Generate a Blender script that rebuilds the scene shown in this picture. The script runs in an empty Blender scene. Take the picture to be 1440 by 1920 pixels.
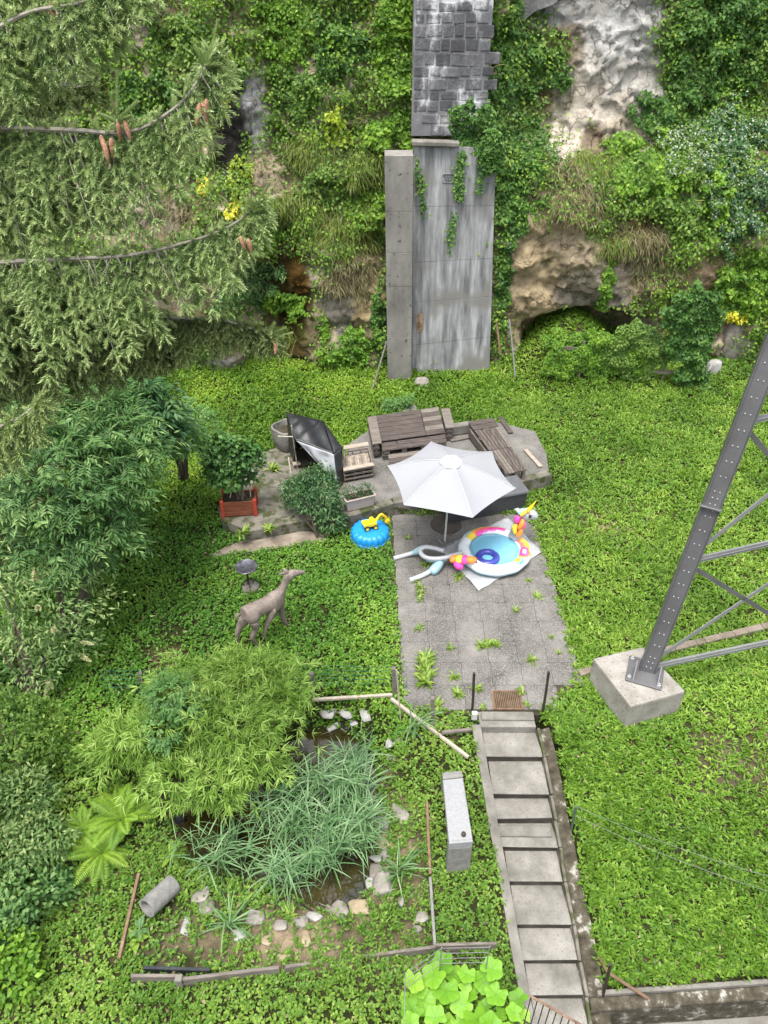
import bpy, bmesh, math, random
import numpy as np
from mathutils import Vector, Matrix, Euler

R = math.radians
scene = bpy.context.scene
col = scene.collection

# ------------------------------------------------------------------ camera, sky, sun, exposure
CAM_Z = 10.0
PITCH = R(36.5)
FPX = 1442.0
cam_data = bpy.data.cameras.new('camera')
cam_data.sensor_fit = 'AUTO'
cam_data.sensor_width = 36.0
cam_data.lens = FPX / 1920.0 * 36.0
cam_data.clip_start = 0.1
cam_data.clip_end = 800.0
cam = bpy.data.objects.new('camera', cam_data)
cam.location = (0, 0, CAM_Z)
cam.rotation_euler = (R(90) - PITCH, 0, 0)
col.objects.link(cam)
scene.camera = cam

SUN_ELEV, SUN_AZ = R(74), R(205)          # high, behind the viewer and a little to the left, veiled by thin cloud
world = bpy.data.worlds.new('World')
scene.world = world
world.use_nodes = True
wn = world.node_tree.nodes
wn.clear()
w_out = wn.new('ShaderNodeOutputWorld')
w_bg = wn.new('ShaderNodeBackground')
w_sky = wn.new('ShaderNodeTexSky')
w_sky.sky_type = 'NISHITA'
w_sky.sun_disc = False
w_sky.sun_elevation = SUN_ELEV
w_sky.sun_rotation = SUN_AZ
w_sky.air_density = 1.0
w_sky.dust_density = 4.0
w_sky.ozone_density = 1.0
w_hs = wn.new('ShaderNodeHueSaturation')
w_hs.inputs['Saturation'].default_value = 0.28
w_bg.inputs['Strength'].default_value = 0.15
world.node_tree.links.new(w_sky.outputs[0], w_hs.inputs['Color'])
world.node_tree.links.new(w_hs.outputs[0], w_bg.inputs['Color'])
world.node_tree.links.new(w_bg.outputs[0], w_out.inputs['Surface'])

sun_data = bpy.data.lights.new('sun', 'SUN')
sun_data.energy = 1.5
sun_data.angle = R(22)
sun_data.color = (1.0, 0.96, 0.89)
sun = bpy.data.objects.new('sun', sun_data)
sd = Vector((math.sin(SUN_AZ) * math.cos(SUN_ELEV), math.cos(SUN_AZ) * math.cos(SUN_ELEV), math.sin(SUN_ELEV)))
sun.rotation_euler = sd.to_track_quat('Z', 'Y').to_euler()
sun.location = (0, 0, 30)
col.objects.link(sun)

vs = scene.view_settings
vs.view_transform = 'Standard'
vs.look = 'None'
vs.gamma = 1.0
vs.use_curve_mapping = False
vs.exposure = 1.45

random.seed(7)
rng = np.random.default_rng(11)

# ------------------------------------------------------------------ geometry of the place
C0 = np.array([0, 0, CAM_Z])
FW = np.array([0, math.cos(PITCH), -math.sin(PITCH)])
UP = np.array([0, math.sin(PITCH), math.cos(PITCH)])
RT = np.array([1.0, 0, 0])

def ray(px, py):
    return FW + (px - 720.0) / FPX * RT - (py - 960.0) / FPX * UP

def atZ(px, py, z):
    d = ray(px, py)
    return C0 + d * ((z - CAM_Z) / d[2])

def atY(px, py, y):
    d = ray(px, py)
    return C0 + d * (y / d[1])

def atD(px, py, dep):
    return C0 + ray(px, py) * dep

def atPlane(px, py, p0, n):
    d = ray(px, py)
    n = np.asarray(n, float)
    return C0 + d * (np.dot(np.asarray(p0) - C0, n) / np.dot(d, n))

def sstep(a, b, x):
    t = np.clip((np.asarray(x, float) - a) / (b - a), 0, 1)
    return t * t * (3 - 2 * t)

# value noise
def _hash(ix, iy, iz, seed):
    h = (ix.astype(np.int64) * 374761393 + iy.astype(np.int64) * 668265263 + iz.astype(np.int64) * 2147483647 + seed * 144665) & 0xffffffff
    h = ((h ^ (h >> 13)) * 1274126177) & 0xffffffff
    h = h ^ (h >> 16)
    return (h & 0xffffff) / float(0xffffff)

def vnoise(x, y, z=0.0, seed=0):
    x, y, z = np.broadcast_arrays(np.asarray(x, float), np.asarray(y, float), np.asarray(z, float))
    ix, iy, iz = np.floor(x), np.floor(y), np.floor(z)
    fx, fy, fz = x - ix, y - iy, z - iz
    fx, fy, fz = [f * f * (3 - 2 * f) for f in (fx, fy, fz)]
    r = 0
    for dx in (0, 1):
        for dy in (0, 1):
            for dz in (0, 1):
                w = (fx if dx else 1 - fx) * (fy if dy else 1 - fy) * (fz if dz else 1 - fz)
                r = r + w * _hash(ix + dx, iy + dy, iz + dz, seed)
    return r

def fbm(x, y, z=0.0, seed=0, octv=4, gain=0.5):
    a, s, r, f = 1.0, 0.0, 0.0, 1.0
    for i in range(octv):
        r = r + a * (vnoise(np.asarray(x) * f, np.asarray(y) * f, np.asarray(z) * f, seed + i * 17) - 0.5)
        s += a
        a *= gain
        f *= 2.03
    return r / s * 2

# stairs (nosing rows measured in the photograph, risers 0.17)
STEP_ROWS = [(1363, 900.8, 1005.5), (1418, 910.5, 1017.5), (1488, 924, 1029.4), (1535, 931, 1036), (1587, 941, 1046),
             (1652, 954, 1055), (1733, 968, 1072), (1800, 980, 1083), (1866, 993, 1094), (1935, 1006, 1105)]
RISER = 0.17
STEP_PTS = []
for k, (yy, xl, xr) in enumerate(STEP_ROWS):
    z = 0.02 - k * RISER
    STEP_PTS.append((atZ(xl, yy, z), atZ(xr, yy, z), z))
Y_TOP = float(STEP_PTS[0][0][1])
Y_BOT = float(STEP_PTS[-1][0][1])
SLOPE = (STEP_PTS[0][2] - STEP_PTS[-1][2]) / (Y_TOP - Y_BOT)

POND_PX = [(330, 1545), (400, 1480), (470, 1400), (560, 1370), (640, 1368), (690, 1400), (705, 1480), (712, 1560), (705, 1640), (665, 1690), (590, 1705), (500, 1650), (420, 1640), (360, 1610)]

def H0(x, y):
    x = np.asarray(x, float); y = np.asarray(y, float)
    s = 0.13 + (SLOPE - 0.13) * sstep(-0.9, 0.95, x)
    z = -s * np.maximum(0, (Y_TOP - 0.1) - y)
    back = 0.9 * sstep(16.5, 20.5, y) * (0.45 + 0.55 * sstep(-1.5, -5.5, x) + 0.2 * sstep(4, 9, x))
    return z + back * 0.6 + 1.35 * np.exp(-((x - 5.3) / 1.35) ** 2) * sstep(18.6, 20.5, y)

def ground_hit(px, py, hf, dz=0.0):
    d = ray(px, py)
    t0, t1 = 4.0, 60.0
    for i in range(60):
        tm = 0.5 * (t0 + t1)
        p = C0 + d * tm
        if p[2] > float(hf(p[0], p[1])) + dz:
            t0 = tm
        else:
            t1 = tm
    return C0 + d * t1

_pp = np.array([ground_hit(a, b, H0) for a, b in POND_PX])
POND_Z = float(_pp[:, 2].min()) - 0.05
POND = np.array([atZ(a, b, POND_Z)[:2] for a, b in POND_PX])

def poly_sdf(x, y, poly):
    """signed distance, negative inside"""
    x = np.asarray(x, float); y = np.asarray(y, float)
    dmin = np.full(x.shape, 1e9); ins = np.zeros(x.shape, bool)
    n = len(poly)
    for i in range(n):
        ax, ay = poly[i]; bx, by = poly[(i + 1) % n]
        ex, ey = bx - ax, by - ay
        t = np.clip(((x - ax) * ex + (y - ay) * ey) / (ex * ex + ey * ey + 1e-12), 0, 1)
        d = np.hypot(x - ax - t * ex, y - ay - t * ey)
        dmin = np.minimum(dmin, d)
        c = ((ay > y) != (by > y)) & (x < (bx - ax) * (y - ay) / (by - ay + 1e-12) + ax)
        ins ^= c
    return np.where(ins, -dmin, dmin)

STAIR_POLY = [tuple(STEP_PTS[0][0][:2] + np.array([-0.02, 0.30]))] + [tuple(p[0][:2] + np.array([-0.02, 0])) for p in STEP_PTS] + \
             [tuple(p[1][:2] + np.array([0.27, 0])) for p in STEP_PTS[::-1]] + [tuple(STEP_PTS[0][1][:2] + np.array([0.1, 0.30]))]

WALL_Z = -1.36
WALL_A = atZ(1110, 1896, WALL_Z)
WALL_B = atZ(1440, 1873, WALL_Z)
WALL_S = float((WALL_B[1] - WALL_A[1]) / (WALL_B[0] - WALL_A[0]))

def H(x, y):
    z = H0(x, y)
    x = np.asarray(x, float); y = np.asarray(y, float)
    flat = np.maximum(sstep(.3, .0, np.maximum(np.maximum(-.3 - x, x - 3.6), np.maximum(7.6 - y, y - 14.8))), sstep(.3, 0, np.maximum(np.maximum(-3.6 - x, x - 3.7), np.maximum(11.4 - y, y - 16.6))))
    z = z + 0.05 * fbm(x * 0.7, y * 0.7, 0, 5, 3) * sstep(3.4, 4.4, y) * (1 - flat) - .03 * flat
    d = poly_sdf(x, y, POND)
    m = 1 - sstep(-0.02, 0.42, d)
    z = z * (1 - m) + (POND_Z - 0.02) * m
    z = z - 0.45 * (1 - sstep(-0.45, 0.0, d))
    ds = poly_sdf(x, y, STAIR_POLY)
    z = z - 0.55 * (1 - sstep(-0.03, 0.02, ds))
    z = np.where((x > 2.75) & (y < WALL_A[1] + 0.25 + (x - WALL_A[0]) * WALL_S), np.minimum(z, WALL_Z - .08), z)
    # lower level in front of the retaining wall on the right
    z = np.where((x > 2.85) & (y < WALL_A[1] + 0.08 + (x - WALL_A[0]) * WALL_S), np.minimum(z, -2.4), z)
    return z

def G(px, py, dz=0.0):
    return ground_hit(px, py, H, dz)

def Gv(p, dz=0.0):
    return np.array([p[0], p[1], float(H(p[0], p[1])) + dz])

# ------------------------------------------------------------------ the cliff surface  Y = cliffY(x, z)
def _blob(x, z, cx, cz, rx, rz):
    return np.exp(-(((x - cx) / rx) ** 2 + ((z - cz) / rz) ** 2))

def worley(x, z, seed):
    ix, iz = np.floor(x), np.floor(z)
    best = np.full(np.shape(x), 9.0)
    for dx in (-1, 0, 1):
        for dz in (-1, 0, 1):
            cx_, cz_ = ix + dx, iz + dz
            px_ = cx_ + _hash(cx_, cz_, cx_ * 0, seed); pz_ = cz_ + _hash(cx_, cz_, cx_ * 0 + 1, seed)
            best = np.minimum(best, np.hypot(x - px_, z - pz_))
    return best

def cliffY(x, z, detail=True):
    x = np.asarray(x, float); z = np.asarray(z, float)
    base = 20.3 - 1.5 * sstep(-2.2, -4.2, x) + 0.05 * np.sin(x * 0.9)
    y = base + 0.13 * z
    # ledge with grass above the bulging lower rock
    y = y + 0.9 * sstep(5.2, 6.2, z + 0.25 * np.sin(x * 1.3)) * sstep(2.5, 4, x)
    y = y + 0.8 * sstep(4.6, 6.0, z + 0.4 * np.sin(x)) * sstep(-1.5, -3, x)
    y = y - 0.55 * _blob(x, z, 4.4, 3.6, 1.9, 1.7)
    y = y - 0.5 * _blob(x, z, 8.2, 3.4, 1.6, 2.0)
    y = y - 0.45 * _blob(x, z, -1.4, 2.6, 1.0, 1.8)
    # shallow cave on the right, wet recess on the left
    cz = 1.75 - 0.10 * (x - 5.6) ** 2
    y = y + 1.3 * sstep(0.22, -0.10, z - cz) * sstep(3.75, 4.15, x) * sstep(7.6, 7.0, x)
    y = y + 1.5 * _blob(x, z, -3.35, 1.2, 0.62, 2.6)
    y = y + 1.0 * _blob(x, z, -5.8, 0.8, 1.6, 0.9)
    base_y = y
    if detail:
        wx, wz = x + .25 * fbm(x * 1.1, z * 1.1, 2.2, 61, 2), z + .25 * fbm(x * 1.1, z * 1.1, 6.2, 63, 2)
        y = y + .34 * worley(wx * .9, wz * 1.25, 71) + .15 * worley(wx * 2.4 + 3, wz * 3.1, 73) - .2
        y = y + 0.34 * fbm(x * 0.55, z * 0.55, 3.1, 21, 3)
        r = 1 - np.abs(fbm(x * 1.4, z * 1.7, 1.7, 33, 4)) * 2
        y = y + 0.12 * r + 0.09 * fbm(x * 4.5, z * 5.5, 0.3, 55, 4)
        flat_ = 1 - .72 * _blob(x, z, 5.2, 7.4, 1.9, 2.0)
        y0 = base_y
        y = y0 + (y - y0) * flat_
        y = y - 0.10 * (np.abs(fbm(x * 2.2 + 0.6 * z, z * 2.6, 7.7, 77, 3)) < 0.07)
    return y

def C(px, py, off=0.0):
    d = ray(px, py)
    t = np.linspace(12, 45, 1600)
    p = C0[None] + d[None] * t[:, None]
    f = p[:, 1] - (cliffY(p[:, 0], p[:, 2]) - off)
    i = int(np.argmax(f > 0))
    return p[max(i, 0)]

# ------------------------------------------------------------------ helpers: things, parts, meshes
def tagit(o, label, cat, group=None, kind=None):
    if label: o['label'] = label
    if cat: o['category'] = cat
    if group: o['group'] = group
    if kind: o['kind'] = kind
    return o

def thing(name, label, cat, loc=(0, 0, 0), rotz=0.0, group=None):
    o = bpy.data.objects.new(name, None)
    o.empty_display_size = 0.2
    col.objects.link(o)
    o.location = [float(v) for v in loc]
    o.rotation_euler = (0, 0, rotz)
    return tagit(o, label, cat, group, 'thing')

def link_mesh(name, me, mat, parent=None, world=False):
    o = bpy.data.objects.new(name, me)
    col.objects.link(o)
    if mat is not None and len(me.materials) == 0:
        me.materials.append(mat)
    if parent is not None:
        o.parent = parent
        if world:
            if parent.parent is not None:
                me.transform(Matrix.Translation(-(Vector(parent.parent.location))))
            else:
                me.transform(Matrix.Translation(-Vector(parent.location)))
    return o

class MB:
    def __init__(self):
        self.v = []; self.f = []
    def add(self, vs, fs):
        b = len(self.v)
        self.v.extend([tuple(float(c) for c in v) for v in vs])
        self.f.extend([tuple(b + i for i in f) for f in fs])
        return self
    def box(self, c, s, rot=None, taper=1.0):
        hx, hy, hz = s[0] / 2, s[1] / 2, s[2] / 2
        vs = [Vector((sx * hx * (taper if sz > 0 else 1), sy * hy * (taper if sz > 0 else 1), sz * hz)) for sz in (-1, 1) for sy in (-1, 1) for sx in (-1, 1)]
        if rot is not None:
            m = rot if isinstance(rot, Matrix) else Euler(rot).to_matrix()
            vs = [m @ v for v in vs]
        vs = [v + Vector(c) for v in vs]
        return self.add(vs, [(0, 2, 3, 1), (4, 5, 7, 6), (0, 1, 5, 4), (2, 6, 7, 3), (1, 3, 7, 5), (0, 4, 6, 2)])
    def hexa(self, bot, top):
        return self.add(list(bot) + list(top), [(3, 2, 1, 0), (4, 5, 6, 7), (0, 1, 5, 4), (1, 2, 6, 5), (2, 3, 7, 6), (3, 0, 4, 7)])
    def prism(self, poly, z0, z1):
        n = len(poly)
        vs = [(p[0], p[1], z0 if not callable(z0) else z0(p)) for p in poly] + [(p[0], p[1], z1 if not callable(z1) else z1(p)) for p in poly]
        fs = [tuple(range(n - 1, -1, -1)), tuple(range(n, 2 * n))] + [(i, (i + 1) % n, n + (i + 1) % n, n + i) for i in range(n)]
        return self.add(vs, fs)
    def bar(self, a, b, w, h, up=(0, 0, 1)):
        a = Vector([float(c) for c in a]); b = Vector([float(c) for c in b])
        d = (b - a).normalized(); u = Vector(up)
        s = d.cross(u)
        if s.length < 1e-4: s = d.cross(Vector((1, 0, 0)))
        s.normalize(); u = s.cross(d).normalized()
        q = [s * w / 2 * i + u * h / 2 * j for i, j in ((-1, -1), (1, -1), (1, 1), (-1, 1))]
        return self.add([a + k for k in q] + [b + k for k in q], [(3, 2, 1, 0), (4, 5, 6, 7), (0, 1, 5, 4), (1, 2, 6, 5), (2, 3, 7, 6), (3, 0, 4, 7)])
    def tube(self, pts, rad, n=8, caps=True):
        pts = [Vector([float(c) for c in p]) for p in pts]
        if not hasattr(rad, '__len__'): rad = [rad] * len(pts)
        vs = []; fs = []
        ref = Vector((0, 0, 1))
        prev = None
        for i, p in enumerate(pts):
            d = (pts[min(i + 1, len(pts) - 1)] - pts[max(i - 1, 0)]).normalized()
            if prev is None:
                s = d.cross(ref)
                if s.length < 0.05: s = d.cross(Vector((1, 0, 0)))
                s.normalize()
            else:
                s = (prev - d * prev.dot(d)).normalized()
            prev = s
            u = d.cross(s)
            for k in range(n):
                a = 2 * math.pi * k / n
                vs.append(p + (s * math.cos(a) + u * math.sin(a)) * rad[i])
        for i in range(len(pts) - 1):
            for k in range(n):
                fs.append((i * n + k, i * n + (k + 1) % n, (i + 1) * n + (k + 1) % n, (i + 1) * n + k))
        if caps:
            fs.append(tuple(range(n - 1, -1, -1)))
            fs.append(tuple((len(pts) - 1) * n + k for k in range(n)))
        return self.add(vs, fs)
    def lathe(self, prof, n=24, c=(0, 0, 0), rfun=None):
        vs = []; fs = []
        for r, z in prof:
            for k in range(n):
                a = 2 * math.pi * k / n
                rr = r * (rfun(a, r, z) if rfun else 1)
                vs.append((c[0] + rr * math.cos(a), c[1] + rr * math.sin(a), c[2] + z))
        for i in range(len(prof) - 1):
            for k in range(n):
                fs.append((i * n + k, i * n + (k + 1) % n, (i + 1) * n + (k + 1) % n, (i + 1) * n + k))
        fs.append(tuple(range(n - 1, -1, -1)))
        fs.append(tuple((len(prof) - 1) * n + k for k in range(n)))
        return self.add(vs, fs)
    def torus(self, c, Rm, r, n=48, m=16, axis=None, squash=1.0):
        vs = []; fs = []
        for i in range(n):
            a = 2 * math.pi * i / n
            for j in range(m):
                b = 2 * math.pi * j / m
                vs.append(Vector((math.cos(a) * (Rm + r * math.cos(b)), math.sin(a) * (Rm + r * math.cos(b)), r * squash * math.sin(b))))
        if axis is not None: vs = [axis @ v for v in vs]
        vs = [v + Vector(c) for v in vs]
        for i in range(n):
            for j in range(m):
                fs.append((i * m + j, ((i + 1) % n) * m + j, ((i + 1) % n) * m + (j + 1) % m, i * m + (j + 1) % m))
        return self.add(vs, fs)
    def rock(self, c, s, seed=0, amp=0.28, sub=2, rot=0.0, flat=0.0):
        bm = bmesh.new()
        bmesh.ops.create_icosphere(bm, subdivisions=sub, radius=1.0)
        co = np.array([v.co[:] for v in bm.verts])
        n = fbm(co[:, 0] * 1.1 + seed * 3.3, co[:, 1] * 1.1, co[:, 2] * 1.1, seed, 3)
        n2 = np.round(n * 4) / 4 * 0.5 + n * 0.5
        co = co * (1 + amp * 2 * n2)[:, None]
        co = np.sign(co) * np.abs(co) ** (0.8 if amp > .1 or amp == 0 else 0.5)
        co = co * np.array(s)[None]
        cr, sr = math.cos(rot), math.sin(rot)
        x = co[:, 0] * cr - co[:, 1] * sr; y = co[:, 0] * sr + co[:, 1] * cr
        vs = np.stack([x + c[0], y + c[1], co[:, 2] + c[2]], 1)
        fs = [tuple(v.index for v in f.verts) for f in bm.faces]
        bm.free()
        return self.add(vs, fs)
    def crag(self, c, s, seed=0, rot=0.0, n=22):
        r_ = np.random.default_rng(seed + 900)
        p = r_.normal(0, 1, (n, 3)); p /= np.linalg.norm(p, axis=1)[:, None]
        p = np.sign(p) * np.abs(p) ** .7 * r_.uniform(.8, 1.08, (n, 1)) * np.array(s)[None]
        bm = bmesh.new()
        for q in p: bm.verts.new(q)
        h = bmesh.ops.convex_hull(bm, input=bm.verts)
        bmesh.ops.delete(bm, geom=[v for v in bm.verts if not v.link_faces], context='VERTS')
        bmesh.ops.bevel(bm, geom=list(bm.edges), offset=min(s) * .13, segments=1, affect='EDGES')
        bmesh.ops.triangulate(bm, faces=bm.faces)
        bmesh.ops.subdivide_edges(bm, edges=[e for e in bm.edges if e.calc_length() > min(s) * .6], cuts=1)
        bmesh.ops.triangulate(bm, faces=bm.faces)
        bm.verts.index_update()
        co = np.array([v.co[:] for v in bm.verts])
        co *= (1 + .05 * fbm(co[:, 0] * 9 / max(s), co[:, 1] * 9 / max(s), co[:, 2] * 9 / max(s), seed, 3))[:, None]
        cr, sr = math.cos(rot), math.sin(rot)
        vs = np.stack([co[:, 0] * cr - co[:, 1] * sr + c[0], co[:, 0] * sr + co[:, 1] * cr + c[1], co[:, 2] + c[2]], 1)
        fs = [tuple(v.index for v in f.verts) for f in bm.faces]
        bm.free()
        return self.add(vs, fs)
    def build(self, name, mat, parent=None, world=False, smooth=False, bevel=0.0, seg=1, angle=40):
        me = bpy.data.meshes.new(name)
        me.from_pydata(self.v, [], self.f)
        if bevel > 0:
            bm = bmesh.new(); bm.from_mesh(me)
            bmesh.ops.recalc_face_normals(bm, faces=bm.faces)
            es = [e for e in bm.edges if len(e.link_faces) == 2 and e.calc_face_angle(0) > R(35)]
            bmesh.ops.bevel(bm, geom=es, offset=bevel, segments=seg, affect='EDGES', profile=0.6)
            bm.to_mesh(me); bm.free()
        if smooth:
            me.polygons.foreach_set('use_smooth', [True] * len(me.polygons))
            try:
                me.set_sharp_from_angle(angle=R(angle))
            except Exception:
                pass
        me.update()
        return link_mesh(name, me, mat, parent, world)

def raw_mesh(name, V, tris, tint=None, quads=None):
    me = bpy.data.meshes.new(name)
    V = np.ascontiguousarray(V, np.float32)
    me.vertices.add(len(V)); me.vertices.foreach_set('co', V.ravel())
    fs = np.ascontiguousarray(tris, np.int32)
    k = fs.shape[1]
    me.loops.add(fs.size); me.loops.foreach_set('vertex_index', fs.ravel())
    me.polygons.add(len(fs))
    me.polygons.foreach_set('loop_start', np.arange(0, fs.size, k, dtype=np.int32))
    try:
        me.polygons.foreach_set('loop_total', np.full(len(fs), k, np.int32))
    except Exception:
        pass
    if tint is not None:
        a = me.attributes.new('tint', 'FLOAT', 'POINT')
        a.data.foreach_set('value', np.ascontiguousarray(tint, np.float32))
    me.update(calc_edges=True)
    return me

def unit(v):
    return v / (np.linalg.norm(v, axis=-1, keepdims=True) + 1e-9)

def leaf_arrays(base, d, nrm, L, W, kind='diamond', fold=0.2, droop=0.1, wide=0.45):
    """returns V (N*k,3), faces (M,3)"""
    N = len(base)
    d = unit(d)
    s = unit(np.cross(d, nrm))
    n = np.cross(s, d)
    L = np.broadcast_to(np.asarray(L, float), (N,))[:, None]
    W = np.broadcast_to(np.asarray(W, float), (N,))[:, None]
    if kind == 'diamond':
        mid = base + d * L * wide
        V = np.stack([base, mid + s * W / 2 + n * W * fold, base + d * L - n * L * droop, mid - s * W / 2 + n * W * fold], 1)
        F = np.array([[0, 1, 2], [0, 2, 3]])
    elif kind == 'blade':
        m = base + d * L * 0.5 + n * L * 0.06
        V = np.stack([base - s * W * 0.35, base + s * W * 0.35, m - s * W / 2, m + s * W / 2, base + d * L - n * L * droop], 1)
        F = np.array([[0, 1, 3], [0, 3, 2], [2, 3, 4]])
    elif kind == 'needle':
        V = np.stack([base - s * W / 2, base + s * W / 2, base + d * L], 1)
        F = np.array([[0, 1, 2]])
    elif kind == 'lobed':
        b = base
        V = np.stack([b, b + d * L * 0.28 + s * W * 0.5 + n * W * fold, b + d * L * 0.55 + s * W * 0.26 + n * W * fold * .5,
                      b + d * L - n * L * droop, b + d * L * 0.55 - s * W * 0.26 + n * W * fold * .5, b + d * L * 0.28 - s * W * 0.5 + n * W * fold], 1)
        F = np.array([[0, 1, 2], [0, 2, 3], [0, 3, 4], [0, 4, 5]])
    k = V.shape[1]
    faces = (F[None] + (np.arange(N) * k)[:, None, None]).reshape(-1, 3)
    return V.reshape(-1, 3), faces, k

class LM:
    """collects leaves into one mesh"""
    def __init__(self):
        self.V = []; self.F = []; self.T = []; self.n = 0
    def leaves(self, base, d, nrm, L, W, kind='diamond', tint=None, **kw):
        base = np.asarray(base, float)
        if len(base) == 0: return self
        V, F, k = leaf_arrays(base, np.asarray(d, float), np.asarray(nrm, float), L, W, kind, **kw)
        if tint is None: tint = rng.random(len(base))
        self.V.append(V); self.F.append(F + self.n); self.T.append(np.repeat(np.clip(np.broadcast_to(tint, (len(base),)), 0, 1), k))
        self.n += len(V)
        return self
    def build(self, name, mat, parent=None, world=True):
        me = raw_mesh(name, np.concatenate(self.V), np.concatenate(self.F), np.concatenate(self.T))
        return link_mesh(name, me, mat, parent, world)

def rdir(n, zmin=-1.0, zmax=1.0):
    z = rng.uniform(zmin, zmax, n); a = rng.uniform(0, 2 * math.pi, n)
    r = np.sqrt(np.maximum(0, 1 - z * z))
    return np.stack([r * np.cos(a), r * np.sin(a), z], 1)

# ------------------------------------------------------------------ materials
def new_mat(name):
    m = bpy.data.materials.new(name)
    m.use_nodes = True
    nt = m.node_tree
    b = nt.nodes['Principled BSDF']
    return m, nt, b

def ramp(nt, stops):
    r = nt.nodes.new('ShaderNodeValToRGB')
    e = r.color_ramp.elements
    while len(e) > 1: e.remove(e[-1])
    e[0].position = stops[0][0]; e[0].color = (*stops[0][1], 1)
    for p, c in stops[1:]:
        x = e.new(p); x.color = (*c, 1)
    return r

def noise_node(nt, scale, detail=5, rough=0.6, vec=None, stretch=None):
    tc = nt.nodes.new('ShaderNodeTexCoord')
    n = nt.nodes.new('ShaderNodeTexNoise')
    n.inputs['Scale'].default_value = scale
    n.inputs['Detail'].default_value = detail
    n.inputs['Roughness'].default_value = rough
    src = tc.outputs['Object']
    if stretch:
        mp = nt.nodes.new('ShaderNodeMapping')
        mp.inputs['Scale'].default_value = stretch
        nt.links.new(src, mp.inputs['Vector']); src = mp.outputs[0]
    nt.links.new(src, n.inputs['Vector'])
    return n

def surf_w(m):
    nt = m.node_tree
    g = nt.nodes.new('ShaderNodeNewGeometry')
    for n in nt.nodes:
        if n.type == 'TEX_NOISE':
            for l in list(n.inputs['Vector'].links): nt.links.remove(l)
            nt.links.new(g.outputs['Position'], n.inputs['Vector'])
    return m

def surf(name, stops, scale=6, rough=0.85, bump=0.3, bump_scale=None, spec=0.3, stretch=None, speck=None, detail=6, metal=0.0, dist=0.02):
    m, nt, b = new_mat(name)
    n = noise_node(nt, scale, detail, 0.62, stretch=stretch)
    r = ramp(nt, stops)
    nt.links.new(n.outputs['Fac'], r.inputs['Fac'])
    outc = r.outputs['Color']
    if speck:
        n2 = noise_node(nt, speck[0], 2, 0.5)
        r2 = ramp(nt, [(speck[2], (0, 0, 0)), (speck[3], (1, 1, 1))])
        nt.links.new(n2.outputs['Fac'], r2.inputs['Fac'])
        mx = nt.nodes.new('ShaderNodeMixRGB')
        mx.inputs['Color2'].default_value = (*speck[1], 1)
        nt.links.new(r2.outputs['Color'], mx.inputs['Fac']); nt.links.new(outc, mx.inputs['Color1'])
        outc = mx.outputs['Color']
    nt.links.new(outc, b.inputs['Base Color'])
    b.inputs['Roughness'].default_value = rough
    b.inputs['Specular IOR Level'].default_value = spec
    b.inputs['Metallic'].default_value = metal
    if bump > 0:
        n3 = noise_node(nt, bump_scale or scale * 3, 5, 0.65, stretch=stretch)
        bp = nt.nodes.new('ShaderNodeBump')
        bp.inputs['Strength'].default_value = bump
        bp.inputs['Distance'].default_value = dist
        nt.links.new(n3.outputs['Fac'], bp.inputs['Height'])
        nt.links.new(bp.outputs[0], b.inputs['Normal'])
    return m

def leafmat(name, stops, trans=0.3, rough=0.5, spec=0.35):
    m, nt, b = new_mat(name)
    at = nt.nodes.new('ShaderNodeAttribute'); at.attribute_name = 'tint'
    r = ramp(nt, stops)
    nt.links.new(at.outputs['Fac'], r.inputs['Fac'])
    nt.links.new(r.outputs['Color'], b.inputs['Base Color'])
    b.inputs['Roughness'].default_value = rough
    b.inputs['Specular IOR Level'].default_value = spec
    tr = nt.nodes.new('ShaderNodeBsdfTranslucent')
    hs = nt.nodes.new('ShaderNodeHueSaturation')
    hs.inputs['Hue'].default_value = 0.485; hs.inputs['Value'].default_value = 1.3
    nt.links.new(r.outputs['Color'], hs.inputs['Color']); nt.links.new(hs.outputs[0], tr.inputs['Color'])
    mx = nt.nodes.new('ShaderNodeMixShader'); mx.inputs['Fac'].default_value = trans
    nt.links.new(b.outputs[0], mx.inputs[1]); nt.links.new(tr.outputs[0], mx.inputs[2])
    nt.links.new(mx.outputs[0], nt.nodes['Material Output'].inputs['Surface'])
    return m

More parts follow.
